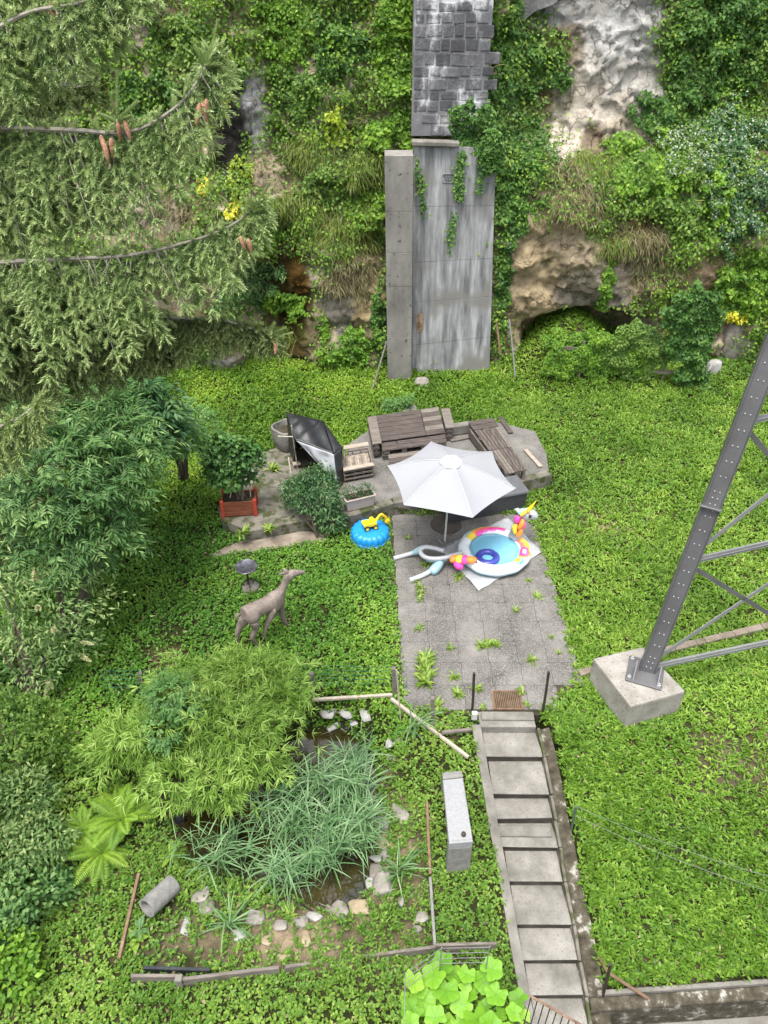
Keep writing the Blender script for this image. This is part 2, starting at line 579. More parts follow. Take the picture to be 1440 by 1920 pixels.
def attrmat(name, attr='col', rough=0.4, spec=0.5, bump=0.0, bump_scale=20, vary=0.0, vscale=8, cracks=None):
    m, nt, b = new_mat(name)
    at = nt.nodes.new('ShaderNodeAttribute'); at.attribute_name = attr
    outc = at.outputs['Color']
    if vary > 0:
        n = noise_node(nt, vscale, 6, 0.65)
        r = ramp(nt, [(0.25, (1 - vary,) * 3), (0.75, (1 + vary * 0.4,) * 3)])
        nt.links.new(n.outputs['Fac'], r.inputs['Fac'])
        mx = nt.nodes.new('ShaderNodeMixRGB'); mx.blend_type = 'MULTIPLY'; mx.inputs['Fac'].default_value = 1
        nt.links.new(outc, mx.inputs['Color1']); nt.links.new(r.outputs['Color'], mx.inputs['Color2'])
        outc = mx.outputs['Color']
    for cs, w_ in (cracks or []):
        n = noise_node(nt, cs, 3, 0.55)
        r = ramp(nt, [(0.5 - w_ * 2, (1, 1, 1)), (0.5 - w_ * .4, (.30, .26, .22)), (0.5 + w_ * .4, (.30, .26, .22)), (0.5 + w_ * 2, (1, 1, 1))])
        nt.links.new(n.outputs['Fac'], r.inputs['Fac'])
        mx = nt.nodes.new('ShaderNodeMixRGB'); mx.blend_type = 'MULTIPLY'; mx.inputs['Fac'].default_value = .85
        nt.links.new(outc, mx.inputs['Color1']); nt.links.new(r.outputs['Color'], mx.inputs['Color2'])
        outc = mx.outputs['Color']
    nt.links.new(outc, b.inputs['Base Color'])
    b.inputs['Roughness'].default_value = rough
    b.inputs['Specular IOR Level'].default_value = spec
    if bump > 0:
        n3 = noise_node(nt, bump_scale, 6, 0.65)
        bp = nt.nodes.new('ShaderNodeBump'); bp.inputs['Strength'].default_value = bump; bp.inputs['Distance'].default_value = 0.06
        nt.links.new(n3.outputs['Fac'], bp.inputs['Height']); nt.links.new(bp.outputs[0], b.inputs['Normal'])
    return m

def set_col(me, cols):
    a = me.attributes.new('col', 'FLOAT_COLOR', 'POINT')
    c = np.ones((len(me.vertices), 4), np.float32); c[:, :3] = cols
    a.data.foreach_set('color', c.ravel())

M = {}
M['concrete'] = surf('concrete', [(0.25, (0.087, 0.082, 0.071)), (0.5, (0.164, 0.155, 0.136)), (0.75, (0.229, 0.218, 0.196))], 3.0, 0.9, 0.35, 30, speck=(40, (.12, .11, .10), .6, .72))
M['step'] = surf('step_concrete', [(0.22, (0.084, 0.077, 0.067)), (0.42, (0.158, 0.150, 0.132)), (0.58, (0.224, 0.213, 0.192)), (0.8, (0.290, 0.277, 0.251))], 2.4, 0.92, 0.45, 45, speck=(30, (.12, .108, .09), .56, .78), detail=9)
M['riser'] = surf('dirty_shaded_riser', [(0.3, (.028, .024, .018)), (0.55, (.055, .048, .038)), (0.75, (.095, .085, .07))], 6, .95, .5, 20)  # dirt colour, darkened further to paint the shade below the nosings
M['mossy_concrete'] = surf('mossy_concrete', [(0.3, (.022, .02, .012)), (0.47, (.055, .047, .032)), (0.57, (.085, .075, .055)), (0.64, (.26, .25, .22)), (.8, (.34, .33, .30))], 7.0, 0.95, 0.7, 25, detail=9)
M['terrace'] = surf('terrace_concrete', [(0.28, (0.045, 0.043, 0.027)), (0.45, (0.108, 0.101, 0.079)), (0.6, (0.167, 0.156, 0.131)), (0.78, (0.234, 0.221, 0.194))], 2.6, 0.93, 0.5, 30, speck=(4.5, (.052, .060, .022), .52, .60), detail=9)
M['pinkish'] = surf('pale_concrete_strip', [(0.3, (0.109, 0.087, 0.065)), (0.55, (0.218, 0.180, 0.147)), (0.8, (0.283, 0.251, 0.218))], 3.5, 0.9, 0.3, 30)
M['footing'] = surf('footing_concrete', [(0.25, (0.147, 0.136, 0.115)), (0.5, (0.252, 0.236, 0.210)), (0.75, (0.325, 0.309, 0.283))], 3.0, 0.9, 0.35, 35, speck=(28, (.13, .12, .10), .6, .7))
M['gravel_slab'] = surf_w(surf('washed_gravel_slab', [(0.3, (0.058, 0.055, 0.050)), (0.45, (0.098, 0.093, 0.085)), (0.55, (0.129, 0.122, 0.112)), (0.7, (0.187, 0.178, 0.162))], 1.5, 0.9, 0.6, 34, speck=(58, (.225, .215, .20), .52, .66), dist=.01))
M['gravel_dark'] = M['gravel_slab']
M['pillar'] = surf('pillar_concrete', [(0.25, (0.065, 0.062, 0.059)), (0.45, (0.162, 0.156, 0.142)), (0.7, (0.273, 0.260, 0.234))], 1.3, 0.92, 0.5, 14, stretch=(1, 1, .45), speck=(9, (.06, .055, .05), .62, .74))
M['panel'] = surf('streaked_panel', [(0.22, (0.052, 0.053, 0.053)), (0.40, (0.142, 0.145, 0.148)), (0.54, (0.242, 0.247, 0.252)), (0.66, (0.351, 0.356, 0.361)), (0.85, (0.446, 0.451, 0.456))], 2.6, 0.75, 0.4, 12, stretch=(2.6, 1, .30), spec=.25, speck=(1.1, (.16, .155, .145), .50, .66), detail=9)
M['mortar'] = surf('lime_mortar', [(0.35, (.11, .11, .115)), (0.52, (.19, .19, .195)), (0.54, (.36, .36, .37)), (.59, (.52, .52, .53))], 1.5, 0.92, 0.4, 16, stretch=(1, 1, .6))
for nm, f_ in (('masonry', 1.7), ('masonry_b', 1.25), ('masonry_c', 2.1)):
    M[nm] = surf('dark_ashlar_' + nm, [(0.3, (.035 * f_, .035 * f_, .038 * f_)), (0.5, (.07 * f_, .07 * f_, .074 * f_)), (0.55, (.125 * f_, .125 * f_, .13 * f_)), (0.60, (.46, .46, .47))], 1.5, 0.9, 0.8, 14, stretch=(1, 1, .6), dist=.04)
M['stone'] = surf('field_stone', [(0.3, (0.114, 0.102, 0.091)), (0.5, (0.205, 0.187, 0.164)), (0.75, (0.295, 0.273, 0.244))], 5, 0.88, 0.4, 20)
M['stone_tan'] = surf('tan_stone', [(0.3, (0.185, 0.147, 0.093)), (0.55, (0.283, 0.229, 0.152)), (0.8, (0.326, 0.283, 0.218))], 5, 0.88, 0.35, 20)
M['stone_white'] = surf('white_slab_stone', [(0.3, (0.199, 0.193, 0.183)), (0.55, (0.314, 0.305, 0.293)), (0.8, (0.375, 0.365, 0.355))], 5, 0.85, 0.3, 18)
M['stone_dark'] = surf('dark_stone', [(0.3, (.10, .09, .08)), (0.55, (.18, .16, .14)), (0.8, (.30, .27, .24))], 5, 0.9, 0.4, 18)
M['granite'] = surf('pale_granite', [(0.3, (0.198, 0.201, 0.205)), (0.6, (0.247, 0.250, 0.254))], 20, 0.55, 0.1, 60, speck=(120, (.30, .31, .33), .58, .64), spec=.4)
M['granite_side'] = surf('rough_granite', [(0.3, (0.124, 0.120, 0.112)), (0.6, (0.211, 0.205, 0.192))], 10, 0.85, 0.4, 40, speck=(80, (.14, .14, .14), .58, .64))
M['wood_dark'] = surf('weathered_brown_wood', [(0.25, (.032, .025, .022)), (0.5, (.072, .058, .052)), (0.75, (.135, .115, .105))], 5, 0.85, 0.4, 18, stretch=(.5, 6, 6))
M['wood_dark2'] = surf('weathered_brown_wood_b', [(0.25, (.040, .032, .028)), (0.5, (.085, .070, .062)), (0.75, (.15, .13, .118))], 5, 0.85, 0.4, 18, stretch=(6, .5, 6))
M['wood_grey'] = surf('grey_wood', [(0.25, (0.069, 0.058, 0.048)), (0.5, (0.144, 0.124, 0.107)), (0.75, (0.220, 0.196, 0.172))], 5, 0.85, 0.4, 18, stretch=(.6, 5, 5))
M['wood_pale'] = surf('pale_plank', [(0.25, (0.212, 0.171, 0.129)), (0.5, (0.306, 0.259, 0.212)), (0.75, (0.365, 0.329, 0.282))], 5, 0.85, 0.3, 18, stretch=(.6, 5, 5))
M['wood_red'] = surf('red_brown_wood', [(0.25, (.10, .030, .015)), (0.5, (.17, .055, .028)), (0.75, (.23, .085, .045))], 7, 0.6, 0.25, 20, stretch=(.6, 5, 5))
M['red_paint'] = surf('red_post_paint', [(0.3, (.28, .035, .02)), (0.7, (.40, .06, .035))], 8, 0.55, 0.1)
M['steel'] = surf('pylon_paint', [(0.25, (0.078, 0.078, 0.081)), (0.5, (0.111, 0.111, 0.115)), (0.75, (0.140, 0.140, 0.144))], 1.6, 0.42, 0.06, 30, spec=.5, metal=.25)
M['steel_light'] = surf('pylon_brace_paint', [(0.25, (0.170, 0.174, 0.178)), (0.75, (0.255, 0.259, 0.264))], 2.0, 0.42, 0.05, 30, spec=.5, metal=.25)
M['rivet'] = surf('rivet_paint', [(0.3, (0.336, 0.336, 0.344)), (0.7, (0.440, 0.440, 0.448))], 8, 0.35, 0, spec=.6, metal=.3)
M['iron'] = surf('dark_iron', [(0.3, (.035, .03, .028)), (0.6, (.07, .055, .045)), (0.8, (.13, .085, .06))], 9, 0.6, 0.2, metal=.5)
M['rust'] = surf('rusty_steel', [(0.3, (.11, .065, .04)), (0.6, (.20, .13, .085)), (0.8, (.28, .20, .14))], 9, 0.75, 0.25, metal=.2)
M['galv'] = surf('galvanised', [(0.3, (0.180, 0.186, 0.186)), (0.7, (0.276, 0.282, 0.282))], 14, 0.45, 0.05, metal=.4)
M['rope'] = surf('pale_pole', [(0.3, (0.300, 0.262, 0.203)), (0.7, (0.420, 0.375, 0.315))], 9, 0.8, 0.2)
M['white_plastic'] = surf('white_vinyl', [(0.3, (0.350, 0.365, 0.389)), (0.7, (0.389, 0.399, 0.420))], 3, 0.35, 0.05, 6, spec=.5)
M['pale_blue'] = surf('pale_blue_vinyl', [(0.3, (0.218, 0.375, 0.448)), (0.7, (0.278, 0.429, 0.484))], 4, 0.35, 0.05, 6, spec=.5)
M['pool_blue'] = surf('pool_floor', [(0.3, (0.129, 0.330, 0.459)), (0.7, (0.177, 0.382, 0.494))], 4, 0.2, 0.08, 5, spec=.6)
M['navy'] = surf('navy_ring', [(0.3, (.030, .035, .22)), (0.7, (.045, .06, .32))], 4, 0.3, 0.1, 10, spec=.5)
M['sheet'] = surf('groundsheet', [(0.3, (0.293, 0.303, 0.321)), (0.7, (0.351, 0.361, 0.375))], 5, 0.5, 0.5, 9, spec=.4)
M['canopy'] = surf('umbrella_cloth', [(0.3, (0.259, 0.267, 0.286)), (0.7, (0.274, 0.282, 0.303))], 2, 0.9, 0.15, 120, spec=.1)
M['canopy_seam'] = surf('umbrella_seam', [(0.3, (0.402, 0.406, 0.423)), (0.7, (0.417, 0.423, 0.432))], 3, 0.9, 0.1, spec=.1)
M['white_paint'] = surf('white_paint', [(0.3, (0.412, 0.406, 0.388)), (0.7, (0.470, 0.465, 0.453))], 6, 0.45, 0.03)
M['tarp'] = surf('black_tarp', [(0.3, (.012, .013, .015)), (0.7, (.022, .023, .026))], 4, 0.42, 0.5, 7, spec=.4)
M['liner'] = surf('black_pond_liner', [(0.3, (.012, .014, .017)), (0.7, (.03, .034, .038))], 4, 0.45, 0.4, 9)
M['tarp_white'] = surf('white_lining', [(0.3, (0.282, 0.297, 0.325)), (0.7, (0.357, 0.374, 0.395))], 4, 0.6, 0.5, 7)
M['box_dark'] = surf('charcoal_plastic', [(0.3, (.040, .042, .048)), (0.7, (.058, .060, .066))], 5, 0.5, 0.1, 40)
M['box_lid'] = surf('grey_plastic_lid', [(0.3, (.085, .087, .095)), (0.7, (.11, .112, .12))], 5, 0.5, 0.1, 40)
M['blue_toy'] = surf('blue_plastic', [(0.3, (0.009, 0.189, 0.533)), (0.7, (0.014, 0.249, 0.619))], 5, 0.38, 0.04, spec=.5)
M['yellow_toy'] = surf('yellow_plastic', [(0.3, (0.688, 0.516, 0.010)), (0.7, (0.740, 0.585, 0.017))], 5, 0.4, 0.03, spec=.5)
M['orange_toy'] = surf('amber_plastic', [(0.3, (.70, .40, .012)), (0.7, (.78, .46, .02))], 5, 0.4, 0.03, spec=.5)
M['black_toy'] = surf('black_rubber', [(0.3, (.02, .02, .02)), (0.7, (.035, .035, .035))], 5, 0.6, 0.03)
M['trough'] = surf('pale_pink_trough', [(0.3, (0.318, 0.265, 0.235)), (0.7, (0.376, 0.329, 0.300))], 5, 0.6, 0.1)
M['deer'] = surf('deer_statue', [(0.25, (.125, .098, .080)), (0.5, (.185, .150, .128)), (0.75, (.26, .218, .19))], 7, 0.75, 0.35, 35, speck=(60, (.33, .29, .265), .62, .72))
M['bark'] = surf('bark', [(0.3, (.05, .038, .028)), (0.7, (.14, .115, .09))], 10, 0.95, 0.6, 20, stretch=(1, 1, .3))
M['twig_pale'] = surf('lichen_branch', [(0.3, (0.160, 0.140, 0.113)), (0.6, (0.266, 0.246, 0.206)), (0.8, (0.332, 0.313, 0.273))], 16, 0.95, 0.4, 30)
M['cone'] = surf('spruce_cone', [(0.3, (0.234, 0.113, 0.063)), (0.7, (0.414, 0.234, 0.153))], 60, 0.7, 0.6, 60)
M['soil'] = surf('soil', [(0.3, (.02, .016, .010)), (0.55, (.05, .042, .026)), (0.8, (.10, .085, .06))], 4, 0.97, 0.6, 18)
M['straw'] = surf('dry_straw', [(0.3, (0.105, 0.083, 0.060)), (0.5, (0.225, 0.188, 0.143)), (0.75, (0.345, 0.300, 0.247))], 14, 0.95, 0.6, 30)
M['disc'] = surf('dark_disc', [(0.3, (.05, .042, .035)), (0.7, (.085, .072, .06))], 5, 0.85, 0.3, 20)
M['green_net'] = surf('green_net', [(0.3, (.02, .10, .08)), (0.7, (.03, .14, .11))], 5, 0.6, 0)
M['green_post'] = surf('green_post_paint', [(0.3, (.05, .075, .06)), (0.7, (.08, .11, .09))], 8, 0.5, 0.1)
# water
m, nt, b = new_mat('pond_water')
b.inputs['Base Color'].default_value = (.045, .034, .010, 1); b.inputs['Roughness'].default_value = 0.04
b.inputs['Specular IOR Level'].default_value = 1.0
n3 = noise_node(nt, 6, 3); bp = nt.nodes.new('ShaderNodeBump'); bp.inputs['Strength'].default_value = .12; bp.inputs['Distance'].default_value = .02
nt.links.new(n3.outputs['Fac'], bp.inputs['Height']); nt.links.new(bp.outputs[0], b.inputs['Normal'])
n4 = noise_node(nt, 1.6, 4); r4 = ramp(nt, [(.35, (.008, .007, .003)), (.6, (.032, .024, .007)), (.8, (.055, .042, .013))])
nt.links.new(n4.outputs['Fac'], r4.inputs['Fac']); nt.links.new(r4.outputs['Color'], b.inputs['Base Color'])
M['water'] = m
m, nt, b = new_mat('pool_water')
b.inputs['Base Color'].default_value = (.18, .44, .60, 1); b.inputs['Roughness'].default_value = 0.05
M['pool_water'] = m
# foliage
def lm(name, a, b_, c, **k):
    M[name] = leafmat(name, [(0.0, a), (0.5, b_), (1.0, c)], **k)
lm('lawn', (.056, .132, .014), (.146, .282, .028), (.33, .47, .078), trans=.4)  # pale last stop paints bright leaf highlights into the colour
lm('clover', (.038, .118, .016), (.094, .232, .026), (.24, .40, .050), trans=.4)
lm('upper_cover', (.056, .135, .012), (.144, .282, .024), (.32, .455, .055), trans=.4)
lm('ivy', (.028, .086, .018), (.074, .178, .032), (.17, .31, .055), trans=.42)
lm('ivy_bright', (.058, .150, .016), (.130, .270, .024), (.29, .45, .050), trans=.42)
lm('bramble', (.048, .115, .022), (.120, .225, .038), (.26, .38, .07), trans=.42)
lm('yellow_leaf', (.14, .23, .020), (.28, .38, .025), (.50, .55, .06))
lm('yellow_flower', (.45, .42, .015), (.60, .58, .03), (.66, .64, .16))
lm('dry_grass', (.10, .095, .040), (.19, .17, .075), (.30, .265, .14))
lm('hang_grass', (.065, .120, .018), (.150, .210, .034), (.28, .31, .075), trans=.4)
lm('elder', (.026, .082, .022), (.078, .178, .046), (.24, .37, .12), trans=.38)
lm('dark_shrub', (.020, .070, .026), (.050, .130, .044), (.11, .21, .070), trans=.35)
lm('buddleia', (.062, .140, .036), (.150, .255, .078), (.36, .44, .17), trans=.38)
lm('white_flower', (.22, .28, .19), (.34, .40, .30), (.48, .52, .44))
lm('cream_flower', (.42, .42, .20), (.55, .54, .28), (.62, .62, .40))
lm('brown_flower', (.16, .10, .035), (.26, .17, .06), (.36, .26, .10))
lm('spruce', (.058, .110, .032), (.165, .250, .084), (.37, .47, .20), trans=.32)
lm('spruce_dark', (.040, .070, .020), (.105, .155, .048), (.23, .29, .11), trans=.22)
lm('spruce_tip', (.12, .19, .055), (.19, .27, .085), (.28, .36, .14), trans=.25)
lm('bamboo', (.10, .205, .028), (.225, .385, .062), (.44, .59, .17), trans=.38)
lm('reed', (.062, .150, .052), (.145, .275, .110), (.33, .46, .25), trans=.38)
lm('fern', (.095, .20, .020), (.19, .33, .030), (.33, .47, .06), trans=.35)
lm('robinia', (.06, .155, .035), (.11, .235, .060), (.20, .35, .10))
lm('tomato', (.022, .072, .024), (.058, .140, .045), (.15, .26, .10))
lm('bean', (.022, .075, .018), (.052, .14, .030), (.11, .21, .052))
lm('squash', (.075, .20, .014), (.15, .34, .022), (.29, .48, .05))
lm('weed', (.085, .165, .022), (.17, .28, .035), (.30, .40, .08), trans=.3)
lm('lining_plants', (.040, .112, .015), (.102, .215, .026), (.25, .37, .062), trans=.35)

# ================================================================== THE SETTING
def nonuni(lo, f0, f1, hi, fine, coarse):
    a = np.arange(f0, f1 + 1e-6, fine)
    l = []; x = f0; st = fine
    while x > lo:
        st = min(st * 1.5, coarse); x -= st; l.append(x)
    r = []; x = a[-1]; st = fine
    while x < hi:
        st = min(st * 1.5, coarse); x += st; r.append(x)
    return np.concatenate([np.array(l[::-1]), a, np.array(r)])

def grid_mesh(name, X, Y, Z):
    nr, nc = X.shape
    V = np.stack([X, Y, Z], -1).reshape(-1, 3)
    i = np.arange(nr - 1)[:, None] * nc + np.arange(nc - 1)[None]
    Q = np.stack([i, i + 1, i + nc + 1, i + nc], -1).reshape(-1, 4)
    return raw_mesh(name, V, Q)

# ---- ground: one sheet to the horizon
xs = nonuni(-160, -6.0, 7.0, 160, 0.075, 12); ys = nonuni(-120, 2.6, 13.5, 24.5, 0.075, 8)
ys = np.concatenate([ys[ys <= 13.5], np.arange(13.65, 24.6, .18)])
GX, GY = np.meshgrid(xs, ys)
GZ = H(GX, GY)
me = grid_mesh('ground', GX, GY, GZ)
me.polygons.foreach_set('use_smooth', [True] * len(me.polygons))
gv = np.stack([GX, GY], -1).reshape(-1, 2); gx_, gy_ = gv[:, 0], gv[:, 1]
gn = fbm(gx_ * 1.3, gy_ * 1.3, 0, 211, 4); gn2 = fbm(gx_ * 4, gy_ * 4, 0, 213, 4)
gc = np.tile(np.array([[.028, .032, .011]]), (len(gv), 1))
gc = gc + (np.array([[.075, .062, .032]]) - gc) * sstep(.1, .5, gn)[:, None]
pale = np.exp(-(((gx_ + 1.4) / 1.5) ** 2 + ((gy_ - 4.72) / .34) ** 2)) + .8 * np.exp(-((gx_ - .42) / .16) ** 2) * (gy_ < 6.8) * (gy_ > 4.2) + .6 * np.exp(-(((gx_ - 5.0) / .9) ** 2 + ((gy_ - 13.3) / .8) ** 2)) + .35 * np.exp(-(((gx_ - 5.6) / 1.4) ** 2 + ((gy_ - 7.3) / 1.0) ** 2)) + .5 * sstep(.35, .1, np.abs(poly_sdf(gx_, gy_, POND) - .15)) * (gy_ < 7.4)
gc = gc + (np.array([[.24, .185, .125]]) - gc) * np.clip(pale * (.75 + 1.2 * gn2), 0, 1)[:, None]
set_col(me, gc)
gm = attrmat('garden_soil', rough=.97, spec=.1, bump=.8, bump_scale=14, vary=.5, vscale=9)
o = link_mesh('ground', me, gm); o['kind'] = 'structure'

# ---- cliff
cx = np.arange(-16, 16.01, 0.075); cz = np.concatenate([np.arange(-0.8, 9.6, 0.07), np.arange(9.7, 15.1, 0.3)])
CX, CZ = np.meshgrid(cx, cz)
CY = cliffY(CX, CZ)
# overhanging horizontal roughness so ledges cast shade
CXj = CX + 0.05 * fbm(CX * 2, CZ * 2, 9, 91, 3); CZj = CZ + 0.06 * fbm(CX * 2.3, CZ * 2.3, 4, 93, 3)
me = grid_mesh('cliff', CXj, CY, CZj)
co = np.stack([CXj, CY, CZj], -1).reshape(-1, 3)
n1 = fbm(co[:, 0] * .9, co[:, 2] * .9, 0, 101, 4); n2 = fbm(co[:, 0] * 2.6, co[:, 2] * 1.3, 2, 131, 5); n3 = fbm(co[:, 0] * 6, co[:, 2] * 6, 5, 151, 4)
def lerp(a, b_, t): return a + (np.asarray(b_)[None] - a) * np.clip(t, 0, 1)[:, None]
tan = np.tile(np.array([[.29, .235, .155]]), (len(co), 1))
colr = lerp(tan, (.40, .345, .255), sstep(-.15, .5, n2))
colr = lerp(colr, (.17, .13, .078), sstep(.05, .5, n1))
colr = lerp(colr, (.09, .085, .075), sstep(.22, .55, n3) * .8)
xx, zz = co[:, 0], co[:, 2]
def region(px, py, rx, ry, c, t, rot=0.0):
    """a patch of differently coloured rock (for the crevice, painted shade), centred on the surface point seen at that place"""
    global colr
    p = C(px, py)
    u = (xx - p[0]) * math.cos(rot) + (zz - p[2]) * math.sin(rot); v = -(xx - p[0]) * math.sin(rot) + (zz - p[2]) * math.cos(rot)
    d = np.sqrt((u / rx) ** 2 + (v / ry) ** 2) + .45 * n1 + .35 * n3
    colr = lerp(colr, c, t * sstep(1.1, .75, d))
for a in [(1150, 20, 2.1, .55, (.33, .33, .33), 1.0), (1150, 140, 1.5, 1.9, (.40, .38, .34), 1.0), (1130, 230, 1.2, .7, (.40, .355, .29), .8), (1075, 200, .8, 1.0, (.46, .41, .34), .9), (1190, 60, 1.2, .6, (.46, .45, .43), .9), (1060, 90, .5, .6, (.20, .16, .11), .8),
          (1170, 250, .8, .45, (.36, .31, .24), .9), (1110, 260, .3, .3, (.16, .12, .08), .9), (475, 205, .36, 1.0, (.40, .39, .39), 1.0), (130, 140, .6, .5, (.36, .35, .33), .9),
          (270, 45, .5, .5, (.24, .21, .17), .9), (430, 240, .42, 1.6, (.035, .032, .028), 1.0), (545, 560, .62, 2.6, (.055, .040, .012), 1.0), (560, 500, .3, .8, (.10, .055, .012), .8),  # the near-black patch paints a crevice's darkness onto uncarved rock
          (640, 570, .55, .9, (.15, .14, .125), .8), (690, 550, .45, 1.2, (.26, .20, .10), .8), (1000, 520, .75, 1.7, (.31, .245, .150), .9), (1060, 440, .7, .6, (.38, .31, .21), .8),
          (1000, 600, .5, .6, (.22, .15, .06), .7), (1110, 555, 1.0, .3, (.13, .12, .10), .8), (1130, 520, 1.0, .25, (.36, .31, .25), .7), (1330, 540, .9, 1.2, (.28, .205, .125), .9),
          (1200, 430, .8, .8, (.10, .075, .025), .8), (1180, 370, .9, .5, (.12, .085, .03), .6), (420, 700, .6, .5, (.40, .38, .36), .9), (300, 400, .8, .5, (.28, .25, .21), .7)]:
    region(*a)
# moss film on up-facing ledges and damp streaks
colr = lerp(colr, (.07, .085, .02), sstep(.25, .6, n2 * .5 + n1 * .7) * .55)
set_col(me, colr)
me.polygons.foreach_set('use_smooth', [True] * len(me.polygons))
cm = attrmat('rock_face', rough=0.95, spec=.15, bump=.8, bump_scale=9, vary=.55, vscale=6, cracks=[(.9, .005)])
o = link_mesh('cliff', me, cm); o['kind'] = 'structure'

# ---- patio of washed-gravel slabs
pat = bpy.data.objects.new('patio', None); col.objects.link(pat); pat['kind'] = 'structure'
PAT_X0, PAT_X1, PAT_Y0, PAT_Y1 = 0.22, 3.28, 8.12, 13.35
bed = MB().prism([(.16, 8.1), (1.45, 8.02), (2.5, 8.02), (3.30, 8.7), (3.34, 9.2), (3.22, 13.3), (.0, 13.3)], -.2, -.004)
o = bed.build('bedding', M['soil'], pat)
sl_w = .5
shapes = []
for v in range(4):
    h = .245
    w = MB()
    w.prism([(-h, -h), (h, -h), (h, h), (-h, h)], -.05, .012)
    shapes.append(w)
proto_me = {}
def slab_mesh(mat, w, d):
    key = (mat, round(w, 2), round(d, 2))
    if key not in proto_me:
        b_ = MB().box((0, 0, -.019), (w - .005, d - .005, .062))
        oo = b_.build('paving_slab', M[mat], None, bevel=.0015)
        proto_me[key] = oo.data
        bpy.data.objects.remove(oo)
    return proto_me[key]
nx = 6; ny = 11
for j in range(ny):
    for i in range(nx):
        x = PAT_X0 + .255 + i * .51 + .018 * (j - 5); y = PAT_Y0 + .25 + j * .505
        x = x - .018 * (j - 5) + (PAT_Y1 - y) * .03 - .05
        if j == 0 and i == 5: continue
        o = bpy.data.objects.new('paving_slab', slab_mesh('gravel_dark' if (j >= 5 and rng.random() < .75) or rng.random() < .25 else 'gravel_slab', .51, .505))
        col.objects.link(o); o.parent = pat
        o.location = (x, y, rng.uniform(-.0015, .0015))
        o.rotation_euler = (rng.normal(0, .002), rng.normal(0, .002), rng.normal(0, .003) - .03)

# ---- concrete terraces behind the patio
TZ = .30
def pxpoly(pts, z): return [tuple(atZ(a, b_, z)[:2]) for a, b_ in pts]
TERR_L = pxpoly([(408, 950), (418, 975), (470, 995), (640, 962), (655, 900), (640, 838), (520, 838), (485, 850)], TZ)
TERR_R = pxpoly([(640, 958), (700, 950), (738, 932), (880, 925), (1030, 888), (1025, 850), (1003, 808), (930, 790), (700, 800), (655, 830), (648, 900)], TZ)
o = MB().prism(TERR_L, -.3, TZ).build('planting_terrace', M['terrace'], bevel=.02); o['kind'] = 'structure'
terr = MB().prism(TERR_R, -.3, TZ - .004).build('upper_terrace', M['gravel_slab'], bevel=.015); terr['kind'] = 'structure'
# kerb in front of the upper terrace
kerbs = thing('terrace_kerb', 'low mossy concrete kerb along the front of the upper terrace', 'kerb', (0, 0, 0))
fr = [atZ(a, b_, TZ + .05) for a, b_ in [(632, 968), (736, 938), (800, 930), (895, 918), (1032, 884)]]
for i in range(len(fr) - 1):
    a, b_ = fr[i].copy(), fr[i + 1].copy()
    a[2] = b_[2] = TZ * .5 + .02
    d = (b_ - a) / np.linalg.norm(b_ - a)
    MB().bar(a + d * .008, b_ - d * .008, .2, TZ + .06).build('kerb_block', M['terrace'], kerbs, bevel=.02)
# pale strip of path in front of the planting terrace
STRIP = [tuple(G(a, b_)[:2]) for a, b_ in [(392, 1048), (612, 1018), (606, 1000), (560, 1000), (470, 1012), (420, 1030)]]
o = MB().prism(STRIP, -.2, .03).build('garden_path', M['pinkish'], bevel=.01); o['kind'] = 'structure'

# ---- stairs
st = thing('concrete_stairs', 'narrow flight of weathered concrete steps running down from the patio', 'stairs', (STEP_PTS[0][0][0], Y_TOP, 0))
for k in range(len(STEP_PTS)):
    L, Rr, z = STEP_PTS[k]
    if k == 0:
        yb = Y_TOP + .30
        MB().hexa([(L[0], L[1] + .03, z - .5), (Rr[0], L[1] + .03, z - .5), (Rr[0] - .02, yb, z - .5), (L[0] - .02, yb, z - .5)],
                  [(L[0], L[1], z), (Rr[0], L[1], z), (Rr[0] - .02, yb, z), (L[0] - .02, yb, z)]).build('step', M['step'], st, True, bevel=.012, seg=2)
        continue
    yb = STEP_PTS[k - 1][0][1] + .06
    rr = rng.uniform(-.02, .02)
    tz0, tz1 = rng.uniform(-.006, .006, 2)
    MB().hexa([(L[0], L[1], z - .024), (Rr[0], L[1] + rr, z - .024), (Rr[0], yb, z - .024), (L[0], yb, z - .024)],
              [(L[0], L[1], z + tz0), (Rr[0], L[1] + rr, z + tz1), (Rr[0] - .01, yb, z + .01), (L[0] - .01, yb, z + .012)]).build('step', M['step'], st, True, bevel=.008, seg=2)
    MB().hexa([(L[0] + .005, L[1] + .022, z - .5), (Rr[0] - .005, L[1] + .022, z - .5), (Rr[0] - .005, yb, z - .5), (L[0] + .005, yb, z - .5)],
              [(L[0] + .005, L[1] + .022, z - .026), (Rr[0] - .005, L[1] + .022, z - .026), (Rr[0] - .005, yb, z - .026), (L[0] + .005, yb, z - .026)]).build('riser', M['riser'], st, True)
# broken second strip on the top and on the fourth step
MB().bar((1.56, Y_TOP + .20, .035), (2.40, Y_TOP + .19, .035), .16, .05).build('cracked_strip', M['concrete'], st, True, bevel=.01)
p = STEP_PTS[3]; q = STEP_PTS[4]
MB().bar((p[0][0] + .02, p[0][1] - .11, q[2] + .02), (p[1][0] - .02, p[1][1] - .12, q[2] + .02), .17, .05).build('cracked_strip', M['concrete'], st, True, bevel=.012)
